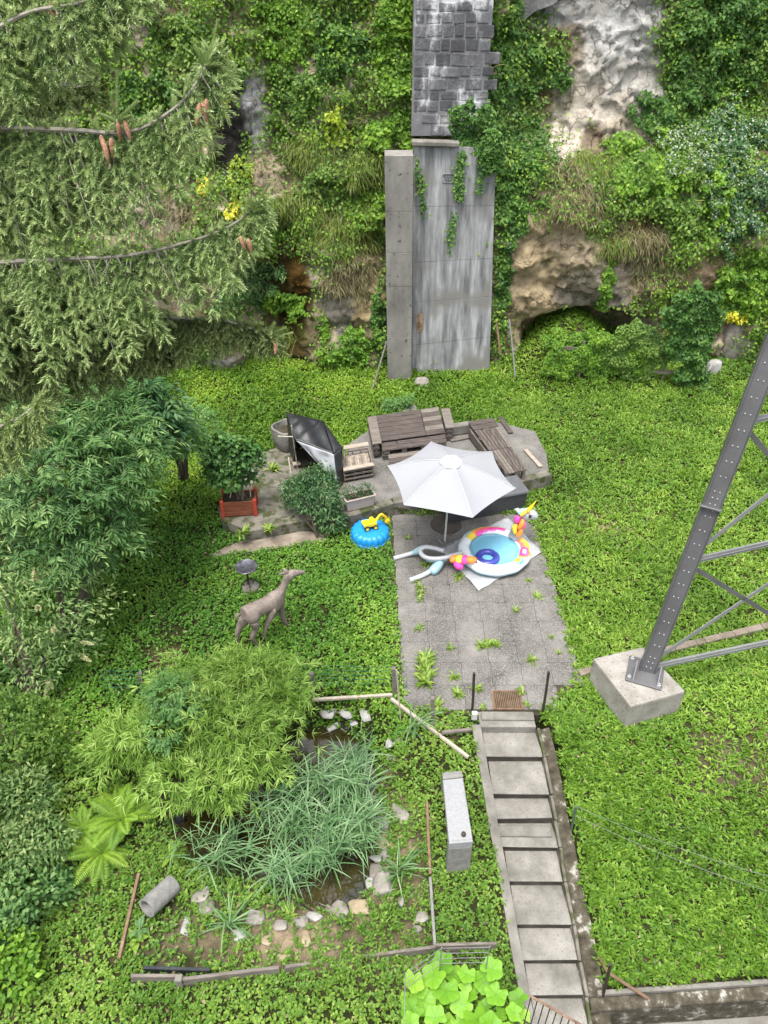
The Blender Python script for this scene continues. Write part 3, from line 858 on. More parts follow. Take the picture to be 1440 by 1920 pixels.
# left side wall (stringer) along the steps
sw = MB()
pl = [(p[0], p[2]) for p in STEP_PTS]
for k in range(len(pl) - 1):
    a = np.array([pl[k][0][0] - .075, pl[k][0][1], pl[k][1] + .06]); b_ = np.array([pl[k + 1][0][0] - .075, pl[k + 1][0][1], pl[k + 1][1] + .06])
    sw.hexa([(a[0] - .065, a[1], a[2] - .7), (a[0] + .07, a[1], a[2] - .7), (b_[0] + .07, b_[1], b_[2] - .7), (b_[0] - .065, b_[1], b_[2] - .7)],
            [(a[0] - .065, a[1], a[2]), (a[0] + .07, a[1], a[2]), (b_[0] + .07, b_[1], b_[2]), (b_[0] - .065, b_[1], b_[2])])
bm_o = sw.build('side_wall', M['concrete'], st, True)
# dark mossy gutter on the right of the steps and its thin broken kerb
gw = MB(); gk = MB()
for k in range(len(STEP_PTS) - 1):
    a, b_ = STEP_PTS[k], STEP_PTS[k + 1]
    x0, x1 = a[1][0] + .005, b_[1][0] + .005
    g0, g1 = .20 + .012 * k, .20 + .012 * (k + 1)
    za, zb = a[2] - .10, b_[2] - .10
    gw.hexa([(x0, a[1][1], za - .5), (x1, b_[1][1], zb - .5), (x1 + g1, b_[1][1], zb - .5), (x0 + g0, a[1][1], za - .5)][::-1],
            [(x0, a[1][1], za), (x1, b_[1][1], zb), (x1 + g1, b_[1][1], zb + .09), (x0 + g0, a[1][1], za + .09)][::-1])
    j0, j1 = rng.uniform(-.01, .012, 2)
    gk.bar((x0 + .03 + j0, a[1][1], za + .045), (x1 + .03 + j1, b_[1][1] + .015, zb + .045), .045, .15)
gw.build('gutter', M['mossy_concrete'], st, True)
gk.build('gutter_kerb', M['terrace'], st, True, bevel=.008)

# ---- retaining wall at the lower right
rw = thing('retaining_wall', 'low dark mossy concrete retaining wall below the right lawn', 'wall', WALL_A)
wd = np.array([1, WALL_S, 0]); wd /= np.linalg.norm(wd); wn_ = np.array([-wd[1], wd[0], 0])
W1 = WALL_A + wd * 9.0
def wq(p, f, z): return (p[0] + wn_[0] * f, p[1] + wn_[1] * f, z)
MB().hexa([wq(WALL_A, 0, -2.7), wq(W1, 0, -2.7), wq(W1, .16, -2.7), wq(WALL_A, .16, -2.7)],
          [wq(WALL_A, 0, WALL_Z), wq(W1, 0, WALL_Z), wq(W1, .16, WALL_Z + .015), wq(WALL_A, .16, WALL_Z + .015)]).build('wall_body', M['mossy_concrete'], rw, True, bevel=.015)
MB().hexa([wq(WALL_A + wd * .12, .162, -1.9), wq(W1, .162, -1.9), wq(W1, .22, -1.9), wq(WALL_A + wd * .12, .22, -1.9)],
          [wq(WALL_A + wd * .12, .162, WALL_Z + .07), wq(W1, .162, WALL_Z + .07), wq(W1, .22, WALL_Z + .08), wq(WALL_A + wd * .12, .22, WALL_Z + .08)]).build('edging', M['concrete'], rw, True, bevel=.01)
MB().hexa([wq(WALL_A, -.45, -2.6), wq(W1, -.45, -2.6), wq(W1, -.002, -2.6), wq(WALL_A, -.002, -2.6)],
          [wq(WALL_A, -.45, -1.92), wq(W1, -.45, -1.92), wq(W1, -.002, -1.90), wq(WALL_A, -.002, -1.90)]).build('lower_ledge', M['concrete'], rw, True, bevel=.012)

# ---- kerb crossing the right lawn behind the pylon
k0, k1 = G(1085, 1268), G(1480, 1168)
kb = thing('lawn_kerb', 'long pale concrete kerb crossing the lawn behind the pylon footing', 'kerb', (k0[0], k0[1], 0))
nn = 7
for i in range(nn):
    a = k0 + (k1 - k0) * i / nn; b_ = k0 + (k1 - k0) * (i + .985) / nn
    a[2] = float(H(a[0], a[1])) + .02; b_[2] = float(H(b_[0], b_[1])) + .02
    MB().bar(a, b_, .13, .16).build('kerb_block', M['pinkish'], kb, True, bevel=.012)

# ---- leaning concrete panel, pillar and stone wall against the cliff
PAN_B = [atY(772, 735, 19.75), atY(918, 706, 19.75)]
PAN_T = [atY(776, 272, 20.35), atY(930, 278, 20.35)]
pan = thing('leaning_slab', 'tall pale grey streaked concrete panel leaning on the rock beside the pillar', 'concrete panel', (PAN_B[0][0], 19.75, 0))
def pquad(u, v):  # u across, v up
    b_ = PAN_B[0] * (1 - u) + PAN_B[1] * u; t = PAN_T[0] * (1 - u) + PAN_T[1] * u
    b_ = b_.copy(); b_[2] = min(b_[2], 0.0)
    b_[0] = (PAN_B[0] * (1 - u) + PAN_B[1] * u)[0]
    return b_ * (1 - v) + t * v
bands = [0, .215, .40, .565, .78, 1.0]
for i in range(5):
    v0, v1 = bands[i] + .0006, bands[i + 1] - .0006
    off = (.003, 0, .002, 0, -.002)[i]
    q = [pquad(0, v0), pquad(1, v0), pquad(1, v1), pquad(0, v1)]
    fr_ = [(a[0], a[1] + off, a[2]) for a in q]; bk = [(a[0], a[1] + .28, a[2]) for a in q]
    MB().add(fr_ + bk, [(0, 1, 2, 3), (7, 6, 5, 4), (0, 4, 5, 1), (1, 5, 6, 2), (2, 6, 7, 3), (3, 7, 4, 0)]).build('panel_lift', M['panel'], pan, True, bevel=.004)
t0, t1 = PAN_T[0] + np.array([-.05, .02, .06]), PAN_T[0] * .45 + PAN_T[1] * .55 + np.array([0, .02, .07])
MB().bar(t0, t1, .34, .10).build('coping', M['concrete'], pan, True, bevel=.015)
# cast number plate
pc = pquad(.43, .885)
pt = MB()
for dx, dz, w, h in ((0, .10, .30, .018), (0, -.10, .30, .018), (-.158, 0, .018, .16), (.158, 0, .018, .16)):
    pt.box((pc[0] + dx, pc[1] - .012, pc[2] + dz), (w, .03, h))
nb = pt.build('plate_border', M['panel'], pan, True)
cu = bpy.data.curves.new('number', 'FONT'); cu.body = '552'; cu.size = .13; cu.extrude = .012; cu.align_x = 'CENTER'; cu.align_y = 'CENTER'
to = bpy.data.objects.new('number_text', cu); col.objects.link(to)
bpy.context.view_layer.update()
tme = bpy.data.meshes.new_from_object(to.evaluated_get(bpy.context.evaluated_depsgraph_get()))
bpy.data.objects.remove(to); bpy.data.curves.remove(cu)
tme.transform(Matrix.Translation(Vector((pc[0], pc[1] - .02, pc[2]))) @ Matrix.Rotation(R(86), 4, 'X'))
tme.materials.clear(); link_mesh('plate_number', tme, M['panel'], pan, True)
# rusty crumbled pocket beside the pillar
q0 = pquad(.09, .28)
MB().rock((q0[0] + .02, q0[1] + .015, q0[2] + .05), (.10, .022, .40), 4, .45, 3).build('rusty_scar', surf('rust_scar', [(0.3, (.10, .05, .02)), (0.6, (.26, .19, .13)), (0.8, (.44, .40, .34))], 8, .95, .6, 18), pan, True)

PIL_Y = 19.35
pb = [atY(727, 738, PIL_Y), atY(771, 738, PIL_Y)]; ptp = [atY(721, 292, PIL_Y), atY(775, 292, PIL_Y)]
pil = thing('concrete_pillar', 'square weathered concrete pillar standing in front of the rock wall', 'pillar', ((pb[0][0] + pb[1][0]) / 2, PIL_Y, 0))
wb0, wb1 = pb[0][0], pb[1][0]
hts = [-.1, 1.5, 2.9, 3.75, 4.75, float(ptp[0][2])]
for i in range(5):
    z0, z1 = hts[i] + .006, hts[i + 1]
    f0, f1 = max(0, z0) / hts[-1], z1 / hts[-1]
    l0, l1 = wb0 * (1 - f0) + ptp[0][0] * f0, wb0 * (1 - f1) + ptp[0][0] * f1
    r0, r1 = wb1 * (1 - f0) + ptp[1][0] * f0, wb1 * (1 - f1) + ptp[1][0] * f1
    jj = rng.uniform(-.004, .004)
    MB().hexa([(l0, PIL_Y + jj, z0), (r0, PIL_Y + jj, z0), (r0, PIL_Y + .62, z0), (l0, PIL_Y + .62, z0)],
              [(l1, PIL_Y + jj, z1), (r1, PIL_Y + jj, z1), (r1, PIL_Y + .62, z1), (l1, PIL_Y + .62, z1)]).build('pillar_lift', M['pillar'], pil, True, bevel=.006, seg=1)

SW_Y = 20.75
sw0, sw1 = atY(775, 255, SW_Y), atY(905, 0, SW_Y)
swt = thing('stone_wall', 'upright strip of dark squared stonework with white lime runs above the panel', 'wall', (sw0[0], SW_Y, sw0[2]))
MB().box(((sw0[0] + sw1[0]) / 2 + .1, SW_Y + .42, (sw0[2] + 11) / 2), (sw1[0] - sw0[0] + .3, .8, 11 - sw0[2])).build('mortar_bed', M['mortar'], swt, True)
z = sw0[2] - .02
while z < 10.9:
    hh = rng.uniform(.22, .30)
    x = sw0[0] - .03 - rng.uniform(0, .15)
    while x < sw1[0] + .15:
        w = rng.uniform(.22, .44)
        cxm = x + w / 2
        lo = sw0[2] + .0 + max(0, (sw0[0] + .45 - cxm)) * 1.3
        xx0 = max(x, sw0[0] - .02)
        if z + hh / 2 > lo and x + w - xx0 > .12:
            g_ = rng.uniform(.02, .05); dz_ = rng.normal(0, .012)
            MB().box(((xx0 + x + w) / 2, SW_Y + .062 + rng.uniform(-.010, .010), z + hh / 2 + dz_), (x + w - xx0 - g_, .11, hh - g_), (rng.normal(0, .02), rng.normal(0, .035), rng.normal(0, .02))).build('stone', M[('masonry', 'masonry_b', 'masonry_c')[rng.integers(0, 3)]], swt, True, bevel=.02, seg=2)
        x += w
    z += hh
# concrete block at the top of the rock face
cbt = thing('concrete_block', 'broken grey concrete block capping the pale rock at the top', 'concrete block', C(1000, 30))
prof = [(885, 62), (905, 66), (925, 70), (940, 66), (955, 56), (970, 50), (982, 40), (992, 30), (1005, 20), (1030, 12), (1045, 4)]
M['old_concrete'] = surf('old_concrete', [(0.28, (.085, .085, .085)), (0.5, (.15, .15, .15)), (0.72, (.24, .24, .235))], 1.8, .92, .7, 9, dist=.05)
for i0 in range(0, len(prof) - 1, 5):
    seg_ = prof[i0:i0 + 6]
    w_ = MB()
    for (xa, ya), (xb, yb2) in zip(seg_[:-1], seg_[1:]):
        A_, B_ = atY(xa, ya, 21.95), atY(xb, yb2, 21.95)
        w_.hexa([(A_[0], 21.95, A_[2]), (B_[0] - .004, 21.95, B_[2]), (B_[0] - .004, 23.4, B_[2] + .1), (A_[0], 23.4, A_[2] + .1)], [(A_[0], 22.0, 10.4), (B_[0] - .004, 22.0, 10.4), (B_[0] - .004, 23.4, 10.4), (A_[0], 23.4, 10.4)])
    w_.build('block', M['old_concrete'], cbt, True)

# ================================================================== THINGS ON THE PATIO AND TERRACE
# ---- parasol
UB = G(833, 1028); UB[2] = 0.012
um = thing('parasol', 'open white six-sided parasol on a thin white pole over the patio', 'parasol', UB)
rim_z, top_z, UR = 1.73, 2.12, 1.25
tips_px = [(727, 874), (808, 828), (923, 847), (967, 916), (886, 971), (757, 947)]
tips = [atZ(a, b_, UB[2] + rim_z) for a, b_ in tips_px]
hubc = np.mean(tips, 0); hubc[2] = 0
tl = [np.array([t[0] - UB[0], t[1] - UB[1], rim_z]) for t in tips]
apex = np.array([hubc[0] - UB[0], hubc[1] - UB[1], top_z])
for k in range(6):
    A, B_ = tl[k], tl[(k + 1) % 6]
    nu, nv = 10, 8
    vs = []; fs = []
    for i in range(nu + 1):
        t = i / nu
        for j in range(nv + 1):
            u = j / nv
            e = A * (1 - u) + B_ * u
            bow = 4 * u * (1 - u)
            e = e + (apex - e) * np.array([.055, .055, 0]) * bow
            p = apex * (1 - t) + e * t
            p = p.copy(); p[2] += .05 * math.sin(math.pi * t) * (1 - .6 * bow) - .045 * bow * t * (1 - .3 * t)
            vs.append(p)
    for i in range(nu):
        for j in range(nv):
            a = i * (nv + 1) + j
            fs.append((a, a + 1, a + nv + 2, a + nv + 1))
    w = MB().add(vs, fs)
    w.build('canopy_panel', M['canopy'], um, smooth=True, angle=80)
    # seam over the rib
    sp = [apex * (1 - t) + A * t + np.array([0, 0, .05 * math.sin(math.pi * t) + .006]) for t in np.linspace(.14, 1, 8)]
    MB().tube(sp, .007, 5).build('seam', M['canopy_seam'], um)
    MB().tube([apex * (1 - t) + A * t + np.array([0, 0, .05 * math.sin(math.pi * t) - .015]) for t in np.linspace(.05, .99, 6)], .008, 5).build('rib', M['galv'], um)
    MB().tube([np.array([apex[0], apex[1], 1.55]), apex * .5 + A * .5 + np.array([0, 0, .02])], .006, 5).build('strut', M['galv'], um)
vent = MB().lathe([(.0, .10), (.05, .098), (.12, .075), (.19, .035), (.215, -.015), (.205, -.02)], 24, (apex[0], apex[1], top_z - .04), rfun=lambda a, r, z: 1 + (.06 * math.cos(6 * a) if r > .1 else 0))
vent.build('vent_cap', M['canopy_seam'], um, smooth=True)
MB().lathe([(.012, 0), (.02, .02), (.015, .05), (.004, .06)], 10, (apex[0], apex[1], top_z + .05)).build('finial', M['white_paint'], um, smooth=True)
MB().tube([(0, 0, .12), (apex[0] * .6, apex[1] * .6, 1.3), (apex[0], apex[1], top_z)], .019, 12).build('pole', M['white_paint'], um, smooth=True)
ub = MB().tube([(0, 0, 0), (0, 0, .16)], .028, 10)
for a in (.5, 2.07, 3.64, 5.21): ub.bar((0, 0, .02), (.24 * math.cos(a), .24 * math.sin(a), .012), .05, .02)
ub.build('base', M['galv'], um)

# round dark cover let into the patio
o = MB().lathe([(.0, .0), (.33, .0), (.33, .022), (.30, .026), (.29, .02), (.0, .022)][1:-1], 36, (0, 0, 0)).build('drain_cover', M['disc'])
pd = G(836, 987); o.location = (pd[0], pd[1], .014)
tagit(o, 'round dark cover lying flat on the slabs behind the parasol pole', 'cover', None, 'thing')
o = MB().bar(np.append(G(822, 970)[:2], .022), np.append(G(846, 1008)[:2], .022), .05, .016).build('thin_stick', M['wood_grey']); tagit(o, 'thin brown batten lying across the round dark cover', 'stick', None, 'thing')

# ---- groundsheet
gs_px = [(897, 1112), (1016, 1040), (985, 1006), (905, 985), (822, 1032)]
gsp = [G(a, b_) for a, b_ in gs_px]
nq = 26
vs = []; fs = []
q0, q1, q2, q3 = gsp[4], gsp[0], gsp[1], atZ(952, 972, 0)
for i in range(nq + 1):
    for j in range(nq + 1):
        u, v = i / nq, j / nq
        p = (q0 * (1 - u) + q1 * u) * (1 - v) + (q3 * (1 - u) + q2 * u) * v
        e = min(u, 1 - u, v, 1 - v)
        r_ = abs(float(fbm(p[0] * 5 + p[1] * 2, p[1] * 5, 0, 3, 3)))
        ww = .05 * r_ * (1 if e < .25 else .4)
        vs.append((p[0] + .012 * float(fbm(p[0] * 8, p[1] * 8, 2, 8, 2)), p[1] + .012 * float(fbm(p[0] * 8, p[1] * 8, 5, 9, 2)), .026 + ww))
for i in range(nq):
    for j in range(nq):
        a = i * (nq + 1) + j; fs.append((a, a + nq + 1, a + nq + 2, a + 1))
o = MB().add(vs, fs).build('groundsheet', M['sheet'], smooth=True, angle=70)
sm = o.modifiers.new('thick', 'SOLIDIFY'); sm.thickness = .004
tagit(o, 'crumpled white groundsheet spread under the paddling pool', 'sheet', None, 'thing')

# ---- unicorn paddling pool
PC = G(925, 1047); PC[2] = .06
pool = thing('paddling_pool', 'white inflatable paddling pool with a rainbow unicorn head and tail', 'paddling pool', PC)
Rm, rt = .61, .118
n, mm = 96, 24
vs = []; fs = []; cols = []
WHT = (.74, .77, .82)
PINK, CORAL, ORANGE, YEL, HOT, TEAL, LBL = (.80, .04, .22), (.82, .17, .15), (.84, .36, .06), (.84, .60, .05), (.82, .10, .50), (.06, .50, .62), (.45, .72, .85)
def ring_col(a, rad):
    d = math.degrees(a) % 360
    t = (rad - (Rm - rt)) / (2 * rt)           # 0 inside edge .. 1 outside edge
    def bands(s, seq):
        i = int(max(0, min(.999, s)) * len(seq)); return seq[i]
    if 60 < d < 128:                            # back: long rainbow band
        s = t + (d - 95) / 160
        return bands(s, [WHT, HOT, PINK, CORAL, ORANGE, YEL]) if .05 < s < .98 else WHT
    if 128 <= d < 152: return YEL if t < .55 else (TEAL if t < .75 else WHT)
    if -1 < d < 52:
        s = .98 - t + (25 - d) / 220
        return bands(1 - s, [CORAL, CORAL, ORANGE, ORANGE, YEL, WHT]) if t > .12 else WHT
    if 325 < d <= 360:
        da = (d - 345) / 17; dr = (t - .42) / .42
        rr = math.hypot(da, dr)
        return WHT if rr < .3 else HOT if rr < .55 else PINK if rr < .8 else CORAL if rr < 1.05 else ORANGE if rr < 1.25 else WHT
    if 300 < d <= 325:
        da = (d - 314) / 13; dr = (t - .35) / .55
        rr = math.hypot(da, dr)
        return YEL if rr < .5 else (.70, .66, .10) if rr < .7 else TEAL if rr < 1.0 else WHT
    return WHT
for i in range(n):
    a = 2 * math.pi * i / n
    wob = 1 + .012 * math.sin(3 * a + 1) + .01 * math.sin(11 * a)
    for j in range(mm):
        b_ = 2 * math.pi * j / mm
        rad = Rm + rt * math.cos(b_)
        vs.append((math.cos(a) * rad * wob, math.sin(a) * rad * wob, rt * .95 + rt * .95 * math.sin(b_)))
        cols.append(ring_col(a, rad) if math.sin(b_) > -.25 else (.40, .62, .72))
for i in range(n):
    for j in range(mm):
        fs.append((i * mm + j, ((i + 1) % n) * mm + j, ((i + 1) % n) * mm + (j + 1) % mm, i * mm + (j + 1) % mm))
vinyl = attrmat('printed_vinyl', rough=.32, spec=.5)
o = MB().add(vs, fs).build('ring', vinyl, pool, smooth=True, angle=80)
set_col(o.data, np.array(cols))
MB().lathe([(.50, .05), (.50, .052), (.40, .045), (.05, .04)], 40).build('pool_floor', M['pool_blue'], pool, smooth=True)
MB().lathe([(.478, .150), (.478, .152), (.05, .1521)], 40).build('water', M['pool_water'], pool, smooth=True)
MB().torus((0, 0, .12), .475, .05, 60, 10).build('inner_wall', M['pool_blue'], pool, smooth=True)
va = math.radians(262)
MB().lathe([(.022, 0), (.022, .012), (.012, .016)], 12, (math.cos(va - .55) * .66, math.sin(va - .55) * .66, .235)).build('valve', M['navy'], pool)
# head and neck, at the back right of the ring
def loft(pts, rad, n=16):
    return MB().tube(pts, rad, n)
ha = math.radians(38)
hb = np.array([math.cos(ha) * .60, math.sin(ha) * .60, .20])
def catm(P_, n=6):
    P_ = [np.asarray(p, float) for p in P_]
    out = []
    for i in range(len(P_) - 1):
        p0, p1, p2, p3 = P_[max(i - 1, 0)], P_[i], P_[i + 1], P_[min(i + 2, len(P_) - 1)]
        for k in range(n):
            t = k / n
            out.append(.5 * ((2 * p1) + (-p0 + p2) * t + (2 * p0 - 5 * p1 + 4 * p2 - p3) * t * t + (-p0 + 3 * p1 - 3 * p2 + p3) * t ** 3))
    out.append(P_[-1]); return out
nk = catm([hb, hb + np.array([.03, .0, .18]), hb + np.array([.07, .02, .36]), hb + np.array([.12, .03, .50]), hb + np.array([.22, .03, .55]), hb + np.array([.33, .02, .49]), hb + np.array([.38, .02, .45])], 5)
rd = np.interp(np.linspace(0, 1, len(nk)), [0, .2, .4, .55, .7, .85, 1], [.15, .125, .105, .125, .115, .085, .045])
o = loft(nk, list(rd), 18).build('unicorn_head', M['white_plastic'], pool, smooth=True, angle=80)
hornb = hb + np.array([.19, .0, .64])
hd = unit(np.array([.42, .05, .75]))
MB().tube([hornb - hd * .05, hornb + hd * .09, hornb + hd * .26], [.05, .036, .006], 14).build('horn', M['yellow_toy'], pool, smooth=True)
ear = hb + np.array([.02, -.03, .60])
MB().add([ear + np.array(v) for v in [(0, 0, 0), (-.13, -.02, .12), (-.05, .01, .13), (.05, 0, .06), (-.05, .05, .07), (-.05, -.05, .05)]], [(0, 5, 1), (5, 3, 1), (3, 2, 1), (2, 4, 1), (4, 0, 1), (0, 4, 2, 3), (0, 3, 5)]).build('ear', M['white_plastic'], pool)
MB().rock(hb + np.array([.215, -.105, .575]), (.030, .014, .042), 1, .0).build('eye', M['black_toy'], pool, smooth=True)
mcols = {'pink': surf('mane_pink', [(0.3, (.80, .06, .36)), (.7, (.84, .10, .45))], 3, .35, 0), 'orange': surf('mane_orange', [(0.3, (.82, .22, .04)), (.7, (.86, .30, .06))], 3, .35, 0),
         'yellow': surf('mane_yellow', [(0.3, (.84, .55, .05)), (.7, (.86, .62, .08))], 3, .35, 0), 'teal': surf('mane_teal', [(0.3, (.25, .62, .68)), (.7, (.35, .68, .72))], 3, .35, 0)}
for cname, P_, r_ in [('yellow', [(.13, -.06, .66), (.08, -.10, .66), (.03, -.10, .58)], .045), ('teal', [(.10, -.02, .67), (.05, -.04, .66), (.0, -.08, .60)], .05), ('pink', [(.0, -.08, .56), (-.04, -.11, .50), (-.03, -.10, .42)], .065),
                      ('orange', [(.07, -.10, .50), (.06, -.14, .40), (.0, -.15, .30)], .055), ('yellow', [(-.04, -.11, .40), (-.07, -.12, .30), (-.05, -.16, .18)], .055), ('orange', [(.04, -.12, .34), (.05, -.16, .22), (-.02, -.18, .12)], .05),
                      ('teal', [(-.08, -.08, .36), (-.10, -.10, .28)], .04), ('pink', [(.11, -.10, .45), (.12, -.12, .36), (.07, -.14, .27)], .03), ('orange', [(.20, -.03, .66), (.16, -.06, .63)], .04)]:
    c = catm([hb + np.array(p) for p in P_], 4)
    rr = [r_ * (.45 + .55 * math.sin(math.pi * min(.98, max(.02, (k + .6) / (len(c) + .2))))) for k in range(len(c))]
    MB().tube(c, rr, 10).build('mane_lock', mcols[cname], pool, smooth=True, angle=80)
# tail at the front left
ta = math.radians(213)
tb = np.array([math.cos(ta) * .72, math.sin(ta) * .72, .22])
for cname, P_, r_ in [('orange', [(.18, -.04, .02), (.08, -.10, .06), (-.02, -.05, .05)], .075), ('pink', [(.02, -.02, .07), (-.05, -.07, .05), (-.02, -.14, .0)], .075), ('yellow', [(-.08, .0, .07), (-.15, -.06, .05), (-.15, -.13, .0)], .075),
                      ('orange', [(-.17, .01, .05), (-.25, -.03, .03), (-.27, -.10, .0)], .075), ('pink', [(-.22, -.10, .0), (-.17, -.17, -.03), (-.08, -.18, -.05)], .07)]:
    c = catm([tb + np.array(p) for p in P_], 4)
    rr = [r_ * (.5 + .5 * math.sin(math.pi * min(.98, max(.02, (k + .6) / (len(c) + .2))))) for k in range(len(c))]
    MB().tube(c, rr, 10).build('tail_lock', mcols[cname], pool, smooth=True, angle=80)
pool.rotation_euler = (0, 0, 0)
# ---- small swim ring floating in the pool
rc = atZ(914, 1046, PC[2] + .17)
o = MB().torus((0, 0, 0), .175, .066, 40, 14, squash=.85).build('swim_ring', M['navy'], smooth=True, angle=80)
o.location = (rc[0], rc[1], PC[2] + .185)
tagit(o, 'small dark blue swim ring floating in the paddling pool', 'swim ring', None, 'thing')

# ---- white inflatable frame left of the pool
fb = G(800, 1062)
fr_ = thing('inflatable_frame', 'white tubular inflatable frame with pale blue joints lying beside the pool', 'pool toy', fb)
loop = [atZ(832, 1033, .30), atZ(815, 1028, .31), atZ(797, 1026, .30), atZ(788, 1032, .27), atZ(793, 1042, .25), atZ(806, 1047, .25), atZ(826, 1047, .27), atZ(845, 1043, .30), atZ(867, 1036, .34)]
MB().tube(catm(loop, 5), .046, 12).build('loop_tube', M['white_plastic'], fr_, True, smooth=True, angle=80)
MB().tube(catm([atZ(738, 1047, .05), atZ(760, 1041, .06), atZ(783, 1034, .14), atZ(792, 1030, .2)], 4), .046, 12).build('leg_tube', M['white_plastic'], fr_, True, smooth=True, angle=80)
MB().tube(catm([atZ(768, 1088, .05), atZ(790, 1080, .06), atZ(808, 1070, .08), atZ(815, 1060, .12)], 4), .05, 12).build('leg_tube', M['white_plastic'], fr_, True, smooth=True, angle=80)
MB().tube(catm([atZ(808, 1074, .08), atZ(819, 1063, .12), atZ(828, 1052, .2)], 4), [.05, .085, .095, .10, .095, .09, .08, .07, .06], 12).build('joint', M['pale_blue'], fr_, True, smooth=True, angle=80)
MB().tube(catm([atZ(776, 1037, .10), atZ(786, 1031, .2), atZ(794, 1025, .26)], 4), [.05, .06, .065, .065, .065, .06, .055, .05, .04], 12).build('joint', M['pale_blue'], fr_, True, smooth=True, angle=80)
MB().tube(catm([atZ(800, 1050, .18), atZ(820, 1052, .19), atZ(838, 1049, .2)], 4), [.03] * 9, 8).build('joint', M['pale_blue'], fr_, True, smooth=True, angle=80)

# ---- blue scalloped sandpit shell with a toy digger on it
SB = G(694, 1008); SB[2] = float(H(SB[0], SB[1]))
sp_ = thing('sandpit_shell', 'round blue scalloped plastic sandpit lid beside the patio', 'sandpit', SB)
fl = lambda a, r, z: 1 + (.075 * (abs(math.sin(9 * a)) ** .7 - .5) if r > .28 else 0)
MB().lathe([(.37, .0), (.39, .05), (.39, .17), (.365, .225), (.31, .25), (.27, .252), (.05, .258)], 144, rfun=fl).build('lid', M['blue_toy'], sp_, smooth=True, angle=50)
MB().lathe([(.40, .02), (.415, .03), (.415, .06), (.40, .065)], 64, rfun=fl).build('rim', M['blue_toy'], sp_, smooth=True)
DG = np.array([SB[0] + .02, SB[1] + .02, SB[2] + .255])
dg = thing('toy_digger', 'yellow toy excavator with black wheels on the blue sandpit lid', 'toy excavator', DG, R(18))
MB().hexa([(-.17, -.09, .08), (.12, -.09, .08), (.12, .09, .08), (-.17, .09, .08)], [(-.19, -.10, .15), (.10, -.085, .17), (.10, .085, .17), (-.19, .10, .15)]).build('body', M['yellow_toy'], dg, bevel=.018, seg=2)
MB().box((.02, .03, .20), (.09, .08, .07), None, .8).build('cab', M['yellow_toy'], dg, bevel=.01)
MB().box((-.02, 0, .06), (.26, .13, .04)).build('chassis', M['black_toy'], dg, bevel=.008)
for sx in (-.11, .07):
    for sy in (-.095, .095):
        rot = Matrix.Rotation(R(90), 3, 'X')
        w = MB().lathe([(.035, -.025), (.055, -.022), (.055, .022), (.035, .025)], 18)
        w.v = [tuple(rot @ Vector(v) + Vector((sx, sy, .055))) for v in w.v]
        ww = w.build('wheel', M['black_toy'], dg, smooth=True)
        h = MB().lathe([(.033, -.028), (.033, .028)], 14); h.v = [tuple(rot @ Vector(v) + Vector((sx, sy, .055))) for v in h.v]
        h.build('hub', M['yellow_toy'], ww)
MB().tube([(.10, .0, .14), (.20, .01, .27), (.24, .01, .28)], [.03, .026, .024], 8).build('boom', M['yellow_toy'], dg, smooth=True)
MB().tube([(.23, .01, .285), (.32, .0, .20), (.35, .0, .13)], [.03, .028, .02], 8).build('arm', M['orange_toy'], dg, smooth=True)
MB().add([(.33, -.05, .15), (.33, .05, .15), (.40, .05, .12), (.40, -.05, .12), (.36, -.05, .05), (.36, .05, .05), (.30, .05, .08), (.30, -.05, .08)], [(0, 1, 2, 3), (3, 2, 5, 4), (4, 5, 6, 7), (7, 6, 1, 0), (0, 3, 4, 7), (1, 6, 5, 2)]).build('bucket', M['orange_toy'], dg, bevel=.006)

# ---- storage box
b0, b1 = atZ(838, 985, .0), atZ(986, 957, .0)
bd = unit(b1 - b0); bn = np.array([-bd[1], bd[0], 0]); bl = np.linalg.norm(b1 - b0)
bx = thing('storage_box', 'charcoal plastic storage box partly hidden under the parasol', 'storage box', b0)
def bq(u, v, z): p = b0 + bd * u + bn * v; return (p[0], p[1], z)
MB().hexa([bq(.03, .03, .02), bq(bl - .03, .03, .02), bq(bl - .03, .56, .02), bq(.03, .56, .02)], [bq(0, 0, .47), bq(bl, 0, .47), bq(bl, .60, .47), bq(0, .60, .47)]).build('body', M['box_dark'], bx, True, bevel=.02, seg=2)
MB().hexa([bq(-.025, -.025, .474), bq(bl + .025, -.025, .474), bq(bl + .025, .62, .474), bq(-.025, .62, .474)], [bq(-.01, -.01, .53), bq(bl + .01, -.01, .53), bq(bl + .01, .61, .55), bq(-.01, .61, .55)]).build('lid', M['box_lid'], bx, True, bevel=.015, seg=2)
MB().hexa([bq(bl * .45, -.03, .40), bq(bl * .55, -.03, .40), bq(bl * .55, .01, .40), bq(bl * .45, .01, .40)], [bq(bl * .45, -.03, .44), bq(bl * .55, -.03, .44), bq(bl * .55, .01, .44), bq(bl * .45, .01, .44)]).build('latch', M['box_lid'], bx, True)

